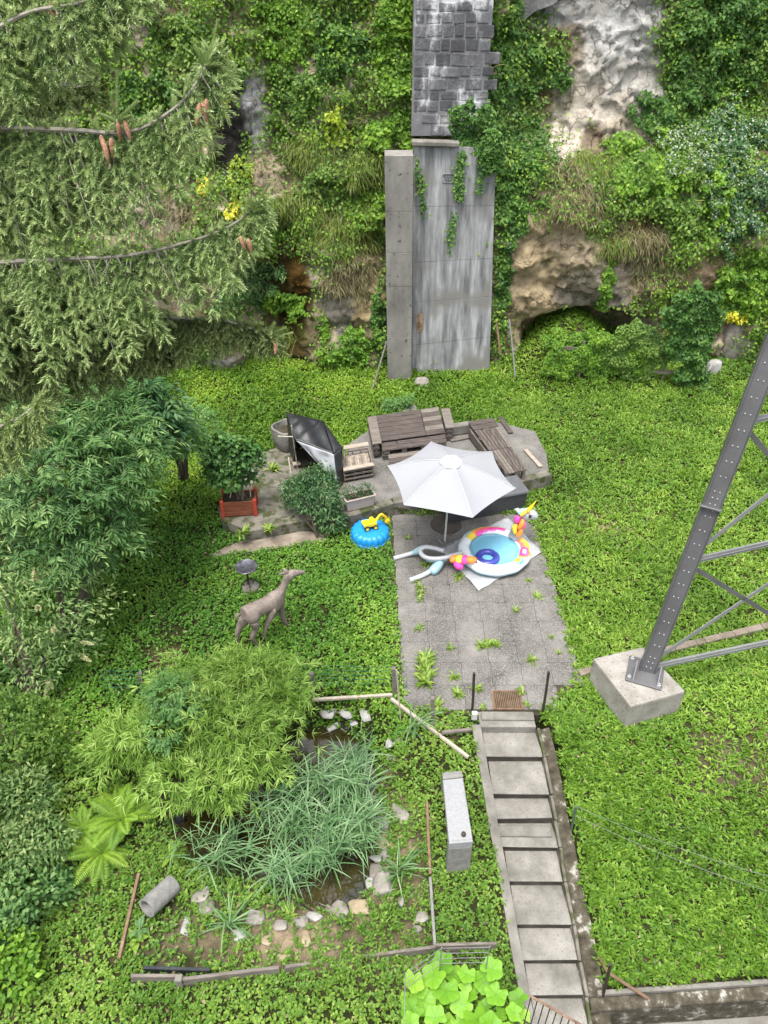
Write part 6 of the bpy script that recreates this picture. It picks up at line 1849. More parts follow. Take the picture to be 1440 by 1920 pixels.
RP('bramble_bush', 'fresh green bramble bulging under the pale rock ledge', 'bramble', 1215, 310, 85, 60, 'ivy_bright', 2600, (.07, .13), (.06, .10), .55)
RP('bramble_bush', 'bramble hanging above the ivy fence', 'bramble', 1300, 400, 75, 60, 'bramble', 2000, (.07, .13), (.06, .10), .5)
RP('vine_leaves', 'yellow-green vine patch inside the white flowering creeper', 'vine', 1330, 375, 38, 55, 'ivy_bright', 700, (.10, .16), (.10, .15), .75, 'lobed')
RP('vine_leaves', 'light green vine hanging beside the pylon top', 'vine', 1400, 520, 55, 75, 'ivy_bright', 1500, (.10, .15), (.09, .13), .45, 'lobed')
RP('yellow_blossom', 'bright yellow flower cluster above the big grey boulder', 'flower', 1370, 590, 28, 13, 'yellow_flower', 260, (.07, .12), (.05, .09), .5)
RP('climbing_ivy', 'ivy heap climbing over the end of the picket fence', 'ivy', 1255, 575, 60, 62, 'ivy', 2600, *iv, .35, 'lobed', onground=G(1255, 716) + np.array([0, -.15, 1.9]))
RP('climbing_ivy', 'ivy trailing down the middle of the picket fence', 'ivy', 1195, 640, 80, 55, 'bramble', 3200, (.05, .09), (.05, .08), .18, 'lobed', onground=G(1200, 712) + np.array([0, -.12, 1.0]))
RP('climbing_ivy', 'low ivy drift running up to the cave mouth', 'ivy', 1085, 640, 80, 34, 'ivy_bright', 2200, (.05, .09), (.05, .08), .25, 'lobed', onground=G(1085, 655) + np.array([0, 0, .2]))
RP('climbing_ivy', 'ivy sheet covering the near half of the picket fence', 'ivy', 1110, 680, 105, 42, 'ivy_bright', 3600, (.05, .09), (.05, .08), .16, 'lobed', onground=G(1110, 704) + np.array([0, -.06, .55]))
RP('climbing_ivy', 'single bright ivy strand climbing above the cave', 'ivy', 1138, 540, 14, 62, 'ivy_bright', 520, (.08, .13), (.08, .12), .22, 'lobed')
RP('climbing_ivy', 'ivy foot at the lower end of the picket fence', 'ivy', 1275, 680, 50, 45, 'ivy', 1500, *iv, .3, 'lobed', onground=G(1280, 716) + np.array([0, -.15, .45]))
# left part of the rock
RP('shrub_clump', 'leafy dark shrub at the top between spruce and crevice', 'shrub', 330, 70, 90, 70, 'bramble', 2400, (.07, .13), (.05, .09), .5)
RP('shrub_clump', 'glossy shrub behind the upper spruce branch tip', 'shrub', 290, 190, 80, 70, 'ivy', 2200, (.07, .12), (.05, .09), .5)
RP('shrub_clump', 'light green bush at the top right of the grey crevice', 'shrub', 540, 50, 85, 60, 'ivy_bright', 2800, (.07, .12), (.06, .09), .45)
RP('shrub_clump', 'yellow-green creeper hugging the left edge of the stone wall', 'creeper', 735, 90, 45, 100, 'ivy_bright', 2400, *iv, .35, 'lobed')
RP('shrub_clump', 'dark green bush beside the yellow-green creeper', 'shrub', 640, 90, 65, 70, 'ivy', 2200, *iv, .4, 'lobed')
RP('shrub_clump', 'bright bush just above the pillar top', 'shrub', 735, 240, 55, 40, 'ivy_bright', 1500, *iv, .45)
RP('shrub_clump', 'mid green bush below the grey bare rock', 'shrub', 555, 175, 60, 55, 'bramble', 1900, (.07, .12), (.05, .09), .45)
RP('yellow_shrub', 'yellow-green leafy sprig halfway up the rock', 'shrub', 630, 235, 40, 35, 'yellow_leaf', 420, (.08, .13), (.06, .10), .4)
RP('shrub_clump', 'green bush with light tips left of the pillar', 'shrub', 690, 385, 40, 50, 'ivy_bright', 1300, (.07, .12), (.06, .10), .4)
RP('shrub_clump', 'dark bush in the middle of the grassy rock', 'shrub', 600, 340, 45, 40, 'bramble', 1200, (.07, .12), (.05, .09), .45)
RP('shrub_clump', 'small bush above the lower spruce branch tip', 'shrub', 500, 430, 60, 42, 'ivy_bright', 1500, (.07, .12), (.05, .09), .5)
RP('shrub_clump', 'blue-green bush beside the wet dark recess', 'shrub', 480, 520, 60, 55, 'elder', 2000, (.08, .14), (.04, .06), .6)
RP('shrub_clump', 'fresh green branch spray over the wet dark recess', 'shrub', 540, 565, 45, 32, 'ivy_bright', 1000, (.08, .12), (.05, .08), .7)
RP('yellow_blossom', 'pale yellow flower head beside the spruce tip', 'flower', 383, 342, 12, 14, 'yellow_flower', 90, (.07, .11), (.06, .09), .5)
RP('yellow_blossom', 'cream flower cluster above the middle spruce tip', 'flower', 445, 388, 16, 14, 'yellow_flower', 110, (.07, .11), (.06, .09), .5)
RP('yellow_shrub', 'small yellow-leaved bush left of the flower clusters', 'shrub', 455, 335, 22, 40, 'yellow_leaf', 420, (.06, .10), (.04, .06), .35)
RP('yellow_shrub', 'pale leafed vine strand in the grey crevice', 'vine', 420, 160, 10, 35, 'yellow_leaf', 90, (.07, .10), (.06, .08), .3)
RP('climbing_ivy', 'ivy cushion at the foot of the rock left of the pillar', 'ivy', 655, 660, 62, 45, 'ivy_bright', 2200, *iv, .55, 'lobed')
RP('climbing_ivy', 'thin ivy strand beside the wet dark recess', 'ivy', 607, 630, 12, 45, 'ivy_bright', 380, *iv, .3, 'lobed')
RP('climbing_ivy', 'dark ivy strip between rock and pillar', 'ivy', 712, 610, 14, 110, 'ivy', 700, *iv, .25, 'lobed')
RP('climbing_ivy', 'ivy and twigs in the gap right of the leaning slab', 'ivy', 948, 500, 14, 160, 'ivy', 1100, *iv, .3, 'lobed')
RP('fern_clump', 'green bushy weed at the foot of the pillar', 'weed', 752, 745, 34, 26, 'robinia', 1300, (.05, .10), (.02, .035), .4, onground=G(752, 765) + np.array([0, -.05, .18]))
RP('shrub_clump', 'low bush in front of the wet recess under the spruce', 'shrub', 395, 725, 50, 24, 'ivy_bright', 900, (.06, .11), (.05, .08), .4)
# strands over the leaning slab
for (pts, lab, nn_) in ((((782, 300), (788, 350), (795, 400)), 'thin ivy strand at the slab edge beside the pillar', 110), (((868, 285), (858, 340), (862, 370)), 'thick ivy strand hanging down the middle of the slab', 300), (((852, 400), (845, 440), (842, 475)), 'fading lower end of the ivy on the slab', 90), (((905, 290), (902, 330), (898, 362)), 'short ivy strand at the right of the slab number plate', 90)):
    c = np.array([np.array(p, float) for p in pts]); tt_ = rng.random(nn_) * (len(c) - 1)
    i0 = np.minimum(tt_.astype(int), len(c) - 2); fr2 = tt_ - i0
    pp = c[i0] * (1 - fr2)[:, None] + c[i0 + 1] * fr2[:, None]
    B3 = []
    for q in pp:
        q = q + rng.normal(0, 4.0, 2)
        w = atY(q[0], q[1], 20.1); w = atY(q[0], q[1], 19.75 + .6 * max(0, w[2]) / PAN_T[0][2] - .04 - .08 * rng.random()); B3.append(w)
    B3 = np.array(B3); f = LM()
    f.leaves(B3, np.stack([rng.normal(0, .7, nn_), -.4 + 0 * fr2, -.6 + rng.normal(0, .3, nn_)], 1), np.stack([rng.normal(0, .3, nn_), -1 + 0 * fr2, .5 + 0 * fr2], 1), rng.uniform(.06, .11, nn_), rng.uniform(.06, .10, nn_), 'lobed')
    o = f.build('ivy_strand', M['ivy'], None); tagit(o, lab, 'ivy', 'ivy strands on the leaning slab', 'thing')
# grasses
for a in [('green grass tussock above the middle of the rock', 575, 290, 55, 30, 900), ('long yellowish grass hanging left of the pillar head', 690, 310, 40, 35, 800), ('wide curtain of drooping grass left of the pillar', 630, 430, 75, 40, 1800), ('hanging green grass under the fresh spray', 520, 640, 40, 35, 900),
          ('yellow-green grass patch below the small bush', 560, 380, 45, 35, 900), ('grass fringe on the ledge under the pale rock', 1120, 300, 45, 16, 700), ('green grass tuft in the cave roof', 1150, 455, 30, 14, 260)]:
    hang_grass(a[0], *a[1:])
for a in [('dry straw-coloured grass hanging beside the ivy curtain', 1060, 345, 55, 45, 1500), ('dry grass mat over the tan rock bulge', 1085, 400, 65, 20, 800), ('brown dry grass above the cave roof', 1195, 455, 60, 18, 700), ('dry grass on the rock under the spruce tip', 340, 385, 70, 40, 1000), ('dry beard of grass over the dark stained rock', 650, 520, 45, 40, 1200), ('dry grass at the foot of the picket fence', 1195, 680, 50, 30, 500), ('dry grass edge above the fence ivy', 1230, 500, 45, 30, 600)]:
    hang_grass(a[0], *a[1:], mat='dry_grass', L=(.2, .42))

# ---- bushes
def bush(name, label, cat, base, blobs, mat, n, mode, L, W, group=None, stems=5, accent=None, shell=.72, upw=.4, lump=.35, nleaf=6, spread=.5, trunk_mat='bark', fdown=.55, wisp=0.0):
    """blobs: (centre xyz, radii xyz). mode single / compound / fan"""
    t = thing(name, label, cat, base, 0, group)
    base = np.asarray(base, float)
    vol = np.array([b_[1][0] * b_[1][1] + b_[1][1] * b_[1][2] + b_[1][0] * b_[1][2] for b_ in blobs]); vol = vol / vol.sum()
    f = LM(); Ps = []
    for (c, r_), w in zip(blobs, vol):
        m = max(8, int(n * w)); c = np.asarray(c); r_ = np.asarray(r_)
        d = rdir(m, -.35, 1.0)
        lum = fbm(d[:, 0] * 2.2 + c[0] * 3, d[:, 1] * 2.2, d[:, 2] * 2.2, 501, 3)
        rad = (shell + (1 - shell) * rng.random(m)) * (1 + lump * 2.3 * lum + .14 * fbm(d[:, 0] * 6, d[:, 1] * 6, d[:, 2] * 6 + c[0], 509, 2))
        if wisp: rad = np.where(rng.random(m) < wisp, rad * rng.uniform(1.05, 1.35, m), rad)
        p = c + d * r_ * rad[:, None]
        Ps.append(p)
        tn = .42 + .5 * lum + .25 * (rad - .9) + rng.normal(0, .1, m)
        outd = unit(d / r_)
        if mode == 'single':
            dd = unit(outd * .6 + rng.normal(0, .55, (m, 3)) + np.array([0, 0, -fdown * .5]))
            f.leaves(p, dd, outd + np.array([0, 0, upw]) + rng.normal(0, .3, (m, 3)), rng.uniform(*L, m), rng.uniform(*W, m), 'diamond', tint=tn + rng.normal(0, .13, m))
        elif mode == 'compound':
            ax = unit(outd * np.array([1, 1, .35]) + rng.normal(0, .35, (m, 3)) + np.array([0, 0, -.12]))
            nr = unit(np.array([0, 0, 1.0]) + outd * .5 + rng.normal(0, .2, (m, 3)))
            sd2 = unit(np.cross(ax, nr)); rl_ = rng.uniform(*L, m) * 2.0
            for k in range(nleaf):
                last = k == nleaf - 1
                s_ = 0 if last else (1 if k % 2 else -1)
                pos = p + ax * (rl_ * (.15 + .8 * (k // 2 + (0 if not last else 1)) / (nleaf / 2)))[:, None]
                dl = unit(ax * (1.0 if last else .65) + sd2 * s_ * .9 + np.array([0, 0, -fdown * .45]))
                f.leaves(pos, dl, nr + rng.normal(0, .15, (m, 3)), rng.uniform(*L, m), rng.uniform(*W, m), 'diamond', tint=tn + rng.normal(0, .08, m), droop=.12)
        elif mode == 'fan':
            ax = unit(outd * np.array([1, 1, .5]) + rng.normal(0, .3, (m, 3)) + np.array([0, 0, -fdown * .4]))
            for k in range(nleaf):
                dl = unit(ax + rng.normal(0, spread, (m, 3)))
                f.leaves(p, dl, np.array([0, 0, 1.0]) + outd * .6 + rng.normal(0, .25, (m, 3)), rng.uniform(*L, m), rng.uniform(*W, m), 'diamond', tint=tn + rng.normal(0, .12, m), droop=.15, wide=.35)
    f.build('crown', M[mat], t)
    Pall = np.concatenate(Ps)
    for s_ in range(stems):
        q = Pall[rng.integers(0, len(Pall))]; q = base + (q - base) * .9
        b_ = base + np.array([rng.normal(0, .06), rng.normal(0, .06), -.05])
        md = b_ * .5 + q * .5 + np.array([rng.normal(0, .08), rng.normal(0, .08), .1])
        hgt = np.linalg.norm(q - b_)
        MB().tube([b_, md, q], [.02 + .012 * hgt, .012 + .006 * hgt, .005], 6).build('stem', M[trunk_mat], t, True)
    if accent:
        am, an, aL, aW, apart, amode = accent
        f = LM(); idx = rng.integers(0, len(Pall), an)
        cen_ = np.mean([b_[0] for b_ in blobs], 0)
        for q in Pall[idx]:
            o_ = unit(q - cen_)
            if amode == 'spike':
                m = 130; ax = unit(o_ + np.array([0, 0, .35]) + rng.normal(0, .25, 3)); s_ = rng.random(m)
                pb2 = q + ax[None] * (s_ * .24)[:, None]
                f.leaves(pb2, rdir(m) + ax[None] * .4, rdir(m), .065 * (1.1 - s_ * .8), .028, 'diamond')
            else:
                m = 60; pb2 = q + o_ * .06 + rng.normal(0, 1, (m, 3)) * np.array([.07, .07, .015])
                f.leaves(pb2, rdir(m), rdir(m, .2, 1), .03, .02, 'diamond')
        f.build(apart, M[am], t)
    return t

def Y_(px, py, y): return atY(px, py, y)
def B_h(px, py, h): return ground_hit(px, py, H0, h)
gb_ = lambda px, py: G(px, py)
bush('elder_bush', 'large dark green elder bush with feathered leaves under the spruce', 'bush', G(130, 1190), [(Y_(150, 905, 10.6), (1.05, .9, .9)), (Y_(60, 880, 10.8), (1.0, .9, 1.1)), (Y_(225, 850, 11.0), (.62, .6, .6)), (Y_(90, 1010, 10.2), (1.0, .8, .8)), (Y_(190, 1000, 10.3), (.6, .6, .7)), (Y_(150, 800, 11.2), (1.0, .8, .6))], 'elder', 2700, 'compound', (.11, .17), (.026, .040), wisp=.15, fdown=.2, accent=('brown_flower', 16, 0, 0, 'seed_head', 'umbel'), nleaf=7)
bush('dark_bush', 'broad-leaved dark bush in the shade below the spruce branches', 'bush', G(240, 900), [(Y_(215, 765, 12.6), (.9, .6, .6)), (Y_(60, 770, 12.4), (1.2, .8, .8)), (Y_(290, 800, 12.8), (.4, .4, .4))], 'dark_shrub', 1700, 'compound', (.13, .20), (.055, .08), nleaf=5)
bush('fringe_bush', 'soft feathery bush at the edge of the clover behind the planter', 'bush', G(345, 900), [(Y_(340, 830, 13.2), (.45, .4, .5)), (Y_(370, 790, 14.2), (.35, .3, .35))], 'robinia', 900, 'compound', (.06, .09), (.018, .026), nleaf=7)
bush('buddleia_bush', 'grey-green bush with pale yellow spikes at the left edge', 'bush', G(60, 1300), [(Y_(70, 1130, 9.3), (.95, .75, .65)), (Y_(30, 1240, 8.7), (.85, .65, .6)), (Y_(130, 1205, 8.9), (.5, .4, .4)), (Y_(20, 1070, 9.6), (.7, .6, .5))], 'buddleia', 4600, 'single', (.08, .14), (.026, .040), wisp=.2, accent=('cream_flower', 26, 0, 0, 'flower_spike', 'spike'))
bush('privet_bush', 'dense dark green bush below the grey-green bush', 'bush', G(40, 1470), [(B_h(20, 1350, .5), (.6, .5, .4)), (B_h(75, 1400, .3), (.5, .45, .3)), (B_h(10, 1440, .4), (.5, .5, .4))], 'bramble', 3200, 'single', (.05, .09), (.03, .05))
bush('nettle_bush', 'pale green weedy bush left of the ferns', 'bush', G(60, 1630), [(B_h(40, 1500, .4), (.5, .4, .3)), (B_h(75, 1580, .35), (.45, .35, .28)), (B_h(20, 1600, .4), (.4, .35, .28))], 'buddleia', 2600, 'single', (.06, .11), (.028, .042))
bush('blue_shrub', 'blue-green rounded-leaf shrub in the lower left', 'bush', G(60, 1740), [(B_h(50, 1680, .3), (.42, .35, .25)), (B_h(110, 1660, .2), (.25, .25, .18)), (B_h(20, 1730, .3), (.3, .3, .25))], 'elder', 1300, 'single', (.06, .10), (.045, .06))
bush('laurel_shrub', 'light green round-leaf shrub at the bottom left corner', 'bush', G(25, 1850), [(B_h(15, 1790, .3), (.4, .3, .25)), (B_h(30, 1840, .2), (.3, .25, .2))], 'ivy_bright', 800, 'single', (.07, .11), (.05, .07))
bush('tomato_bush', 'dense bushy dark green plant between tarp and pink trough', 'bush', G(600, 1012), [(Y_(592, 935, 13.0), (.55, .42, .50)), (Y_(560, 925, 13.2), (.35, .3, .38)), (Y_(620, 975, 12.8), (.32, .28, .35)), (Y_(595, 905, 13.2), (.42, .3, .32))], 'tomato', 4600, 'single', (.07, .12), (.022, .038))
bush('bean_plant', 'tall leafy bean plants climbing from the red wooden planter', 'plant', (r0[0] + .4, r0[1] + .24, TZ + .34), [(Y_(430, 890, r0[1] + .3), (.48, .3, .55)), (Y_(415, 850, r0[1] + .35), (.36, .28, .42)), (Y_(460, 860, r0[1] + .3), (.28, .25, .40))], 'bean', 1900, 'single', (.08, .14), (.06, .10), wisp=.25)
tq0 = np.array(tq(tl_ / 2, .13, .27))
bush('trough_plant', 'wispy green plants growing in the pink trough', 'plant', tq0, [((tq0[0] - .12, tq0[1] + .02, tq0[2] + .06), (.2, .13, .12)), ((tq0[0] + .16, tq0[1] + .08, tq0[2] + .10), (.16, .12, .16))], 'tomato', 420, 'single', (.05, .08), (.012, .02), stems=3)
BG = G(400, 1440)
bush('bamboo_clump', 'large yellow-green bamboo clump arching beside the pond', 'bamboo', BG, [(B_h(490, 1270, .55), (.66, .45, .34)), (B_h(345, 1300, .6), (.60, .45, .40)), (B_h(240, 1400, .5), (.52, .42, .38)), (B_h(430, 1365, .7), (.78, .5, .42)), (B_h(535, 1315, .5), (.38, .35, .32)), (B_h(405, 1480, .45), (.45, .34, .30)), (B_h(440, 1250, .5), (.5, .3, .25)), (B_h(290, 1380, .65), (.5, .4, .4)), (B_h(470, 1430, .5), (.5, .35, .34)), (B_h(330, 1460, .5), (.4, .35, .3))], 'bamboo', 3700, 'fan', (.12, .22), (.011, .018), stems=14, nleaf=6, spread=.62, upw=.6, lump=.55, fdown=.55, shell=.5, wisp=.3)
bush('robinia_sapling', 'blue-green feathery sapling rising through the bamboo', 'sapling', G(320, 1440), [(B_h(318, 1300, 1.1), (.30, .26, .22)), (B_h(305, 1370, .95), (.24, .22, .25)), (B_h(345, 1330, 1.0), (.22, .2, .2))], 'robinia', 330, 'compound', (.05, .075), (.022, .03), nleaf=9, stems=3)
bush('currant_bush', 'dark lobed-leaf bush under the reeds at the pond foot', 'bush', G(535, 1690), [(Y_(530, 1655, 5.85), (.30, .22, .22)), (Y_(500, 1680, 5.7), (.2, .18, .15))], 'ivy', 800, 'single', (.06, .10), (.04, .06), stems=3)

# ---- ferns
def fern(label, px, py, nfr, L, mat='fern', tilt=(.5, 1.0)):
    c = G(px, py)
    t = thing('fern_plant', label, 'fern', c, 0, 'ferns beside the pond')
    for i in range(nfr):
        a = 2 * math.pi * (i + rng.uniform(-.3, .3)) / nfr
        ll = L * rng.uniform(.75, 1.1); el = rng.uniform(*tilt)
        h = np.array([math.cos(a), math.sin(a), 0])
        s = np.linspace(0, 1, 26)
        path = c[None] + h[None] * (ll * s * math.cos(el) * (1 + .25 * s))[:, None]
        path[:, 2] += .08 + ll * (s * math.sin(el) - .5 * s ** 2.2)
        tang = unit(np.gradient(path, axis=0))
        side = unit(np.cross(tang, np.array([0, 0, 1.0])))
        nr = np.cross(side, tang)
        w = ll * .20 * np.sin(np.pi * np.clip(s * .93 + .07, 0, 1)) ** .75
        f = LM(); tn = .42 + rng.normal(0, .2)
        for sg in (-1, 1):
            f.leaves(path[2:], side[2:] * sg + tang[2:] * .45 - np.array([0, 0, .1]), nr[2:], w[2:], ll * .030, 'diamond', tint=tn + rng.normal(0, .07, 24), wide=.3, droop=.1)
        f.leaves(path[:-1], tang[:-1], nr[:-1], ll / 24, ll * .012, 'diamond', tint=tn)
        f.build('frond', M[mat], t)
fern('tall yellow-green fern at the bamboo foot', 232, 1545, 13, .68, tilt=(.6, 1.15))
fern('second yellow-green fern below the tall fern', 195, 1605, 12, .58, tilt=(.55, 1.1))
fern('outermost yellow-green fern nearest the weedy bush', 160, 1560, 10, .48, tilt=(.55, 1.1))
fern('small pale fern on the pond rim', 322, 1612, 7, .28)
fern('small blue-green fern beside the concrete pipe', 265, 1748, 5, .22, 'reed')

# ---- reeds
def reed(px, py, h, nl, lean, t, f, mb):
    c = ground_hit(px, py, H0, 0.0); c[2] = POND_Z - .2 if float(poly_sdf(np.array([c[0]]), np.array([c[1]]), POND)[0]) < 0 else float(H(c[0], c[1]))
    ld = np.array([math.cos(lean), math.sin(lean), 0]) * rng.uniform(.05, .35) * h
    s = np.linspace(0, 1, 5)
    st_ = c[None] + ld[None] * (s ** 1.6)[:, None] + np.array([0, 0, 1.0])[None] * (h * s)[:, None]
    mb.tube(list(st_), [.007, .006, .005, .004, .002], 4, False)
    for k in range(nl):
        u = .35 + .65 * (k + rng.random()) / nl
        p = np.array([np.interp(u, s, st_[:, i]) for i in range(3)])
        a = lean + rng.normal(0, 1.0) + (math.pi if k % 3 == 0 else 0)
        el = rng.uniform(.2, .9)
        d1 = np.array([[math.cos(a) * math.cos(el), math.sin(a) * math.cos(el), math.sin(el)]])
        ll = rng.uniform(.26, .50); w = rng.uniform(.012, .021)
        d2 = unit(d1 * np.array([[1, 1, .6]]) + np.array([[0, 0, -.05]]))
        d3 = unit(d1 * np.array([[1, 1, .2]]) + np.array([[0, 0, -.22]]))
        nr = np.array([[0, 0, 1.0]]) + rng.normal(0, .35, (1, 3))
        tn = np.array([np.clip(rng.normal(.5, .22), 0, 1)])
        p = p[None]
        V = []
        sd2 = unit(np.cross(d1, nr))
        a0, a1 = p - sd2 * w * .3, p + sd2 * w * .3
        m0 = p + d1 * ll * .4; b0_, b1_ = m0 - sd2 * w * .5, m0 + sd2 * w * .5
        m1 = m0 + d2 * ll * .35; c0_, c1_ = m1 - sd2 * w * .4, m1 + sd2 * w * .4
        tp2 = m1 + d3 * ll * .35
        V = np.concatenate([a0, a1, b0_, b1_, c0_, c1_, tp2])
        F = np.array([[0, 1, 3], [0, 3, 2], [2, 3, 5], [2, 5, 4], [4, 5, 6]])
        f.V.append(V); f.F.append(F + f.n); f.T.append(np.repeat(tn, 7)); f.n += 7
for gi, (lab, spots, cnt) in enumerate((('tall blue-green reeds filling the middle of the pond', [(510, 1515, 60, 45), (580, 1540, 60, 45), (640, 1530, 45, 45)], 62), ('reeds leaning over the right rim of the pond', [(660, 1480, 26, 50), (672, 1560, 20, 45)], 36), ('reeds at the lower end of the pond', [(540, 1620, 45, 30), (600, 1600, 40, 25)], 30), ('sparse reeds by the black liner at the pond back', [(655, 1410, 26, 25), (630, 1440, 40, 25), (560, 1440, 30, 20)], 55), ('grassy reeds at the bamboo side of the pond', [(400, 1600, 40, 30), (440, 1560, 35, 35)], 22))):
    b_ = G(spots[0][0], spots[0][1]); b_[2] = POND_Z - .2
    t = thing('reed_clump', lab, 'reeds', b_, 0, 'reeds in the pond')
    f = LM(); mb = MB()
    for i in range(cnt):
        sp = spots[rng.integers(0, len(spots))]
        reed(sp[0] + rng.normal(0, sp[2] * .6), sp[1] + 8 + rng.normal(0, sp[3] * .6), rng.uniform(.55, 1.0), int(rng.integers(7, 10)), rng.uniform(-2.4, .6), t, f, mb)
    f.build('blades', M['reed'], t); o = mb.build('stalks', M['reed'], t, True)
for (px, py_, lab) in ((425, 1745, 'drooping reed tuft lying on the soil beside the pale stones'), (770, 1375, 'lone reed tuft below the slanting rail'), (745, 1650, 'trailing reed tuft reaching over the plank edging')):
    b_ = G(px, py_); t = thing('reed_clump', lab, 'reeds', b_, 0, 'reeds in the pond'); f = LM(); mb = MB()
    for i in range(4): reed(px + rng.normal(0, 5), py_ + rng.normal(0, 5), rng.uniform(.25, .4), 7, rng.uniform(-2.4, .6), t, f, mb)
    f.build('blades', M['reed'], t); mb.build('stalks', M['reed'], t, True)

# ---- weed tufts
WEED = [(797, 1262, .22, 26, 'longest strip of weeds in the left patio joint', 'x'), (785, 1182, .13, 10, 'small weed tuft above the longest weed strip', ''), (845, 1219, .12, 11, 'weed tuft right of the longest weed strip', ''), (850, 1273, .15, 14, 'leafy weed tuft above the lowest tuft near the railing post', ''),
        (858, 1306, .16, 16, 'largest rosette weed near the iron railing post', ''), (915, 1214, .14, 18, 'wide weed cushion across the slab joint above the grate', 'w'), (998, 1242, .15, 14, 'weed tuft halfway between grate and footing', ''), (1006, 1123, .15, 12, 'star-shaped weed near the right patio edge', ''),
        (967, 1148, .12, 10, 'small weed tuft below the groundsheet corner', ''), (1046, 1228, .09, 8, 'tiny weed near the lower right patio edge', ''), (1033, 1199, .09, 8, 'tiny weed above the tiny edge weed', ''), (893, 1296, .13, 12, 'weed left of the drain grate', ''), (978, 1300, .14, 12, 'weed right of the drain grate', ''), (987, 1326, .10, 10, 'weed on the top step beside the grate', ''),
        (765, 1012, .10, 10, 'small weed between sandpit and inflatable frame', ''), (806, 1062, .12, 14, 'weeds under the white inflatable frame', 'w'), (858, 1085, .15, 14, 'grassy weed at the groundsheet edge below the tail', ''), (990, 1092, .10, 8, 'weak weed beside the groundsheet right corner', ''), (785, 1110, .12, 14, 'weeds in the joint below the inflatable frame', 'x'),
        (800, 968, .13, 16, 'mossy weeds along the kerb under the parasol', 'w'), (510, 882, .24, 18, 'big rosette weed on the planting terrace', ''), (455, 1000, .22, 18, 'dandelion-like weed on the front edge of the planting terrace', ''), (505, 992, .18, 14, 'weed rosette right of the dandelion-like weed', ''), (255, 1762, .20, 8, 'broad-leaved dock plant in front of the pipe mouth', ''),
        (818, 1325, .16, 14, 'leafy weed at the lower patio corner', ''), (905, 1330, .10, 10, 'small weed beside the top step', ''), (460, 1690, .14, 12, 'yellow-green weed between the lower rim stones', ''), (545, 1715, .16, 10, 'lobed light green weed at the foot of the reeds', ''), (1125, 1500, .12, 8, 'round-leaf plantain on the lawn beside the green post', '')]
for (px, py_, L, nl, lab, mode) in WEED:
    c = G(px, py_); L, nl = L * 1.1, int(nl * 1.7)
    if .15 < c[0] < 3.3 and 8.1 < c[1] < 13.3: c[2] = .01
    if 400 < px < 530 and py_ < 1005 and py_ > 860: c = atZ(px, py_, TZ)
    f = LM(); reps = 4 if mode == 'x' else 3 if mode == 'w' else 1
    for k in range(reps):
        cc = c + (np.array([rng.normal(0, .03), (k - 1.5) * .17, 0]) if mode == 'x' else np.array([(k - 1) * .13, rng.normal(0, .03), 0]) if mode == 'w' else 0)
        m = nl
        a = rng.uniform(0, 2 * math.pi, m); el = rng.uniform(.15, 1.0, m)
        d = np.stack([np.cos(a) * np.cos(el), np.sin(a) * np.cos(el), np.sin(el)], 1)
        nr = np.stack([-np.cos(a) * np.sin(el), -np.sin(a) * np.sin(el), np.cos(el)], 1)
        f.leaves(cc[None] + rng.normal(0, .02, (m, 3)) * np.array([1, 1, 0]), d, nr, L * rng.uniform(.6, 1.1, m), L * (.16 if 'dock' not in lab and 'plantain' not in lab else .45), 'blade', droop=.15)
    o = f.build('weed_tuft', M['weed'], None); tagit(o, lab, 'weed', 'weeds in joints and on edges', 'thing')

# ---- squash plant with wire guard
SQ = [(828, 1809, 20), (812, 1830, 21), (852, 1828, 17), (875, 1827, 16), (836, 1857, 24), (794, 1877, 24), (776, 1841, 18), (865, 1883, 20), (879, 1865, 15), (906, 1843, 17), (922, 1818, 20), (930, 1865, 20), (971, 1874, 17), (910, 1888, 13), (895, 1912, 25), (816, 1908, 19), (772, 1893, 20), (788, 1858, 13), (964, 1899, 15), (938, 1902, 12),
      (841, 1915, 13), (770, 1918, 16), (862, 1916, 12), (872, 1848, 12), (982, 1906, 12), (800, 1848, 10), (920, 1925, 20), (850, 1940, 22), (800, 1945, 22), (950, 1940, 18), (890, 1855, 9), (845, 1880, 12), (818, 1880, 11), (760, 1870, 10), (895, 1828, 9)]
sb = G(870, 1880)
sq = thing('squash_plant', 'squash plant with big bright green leaves at the bottom beside the steps', 'squash', sb)
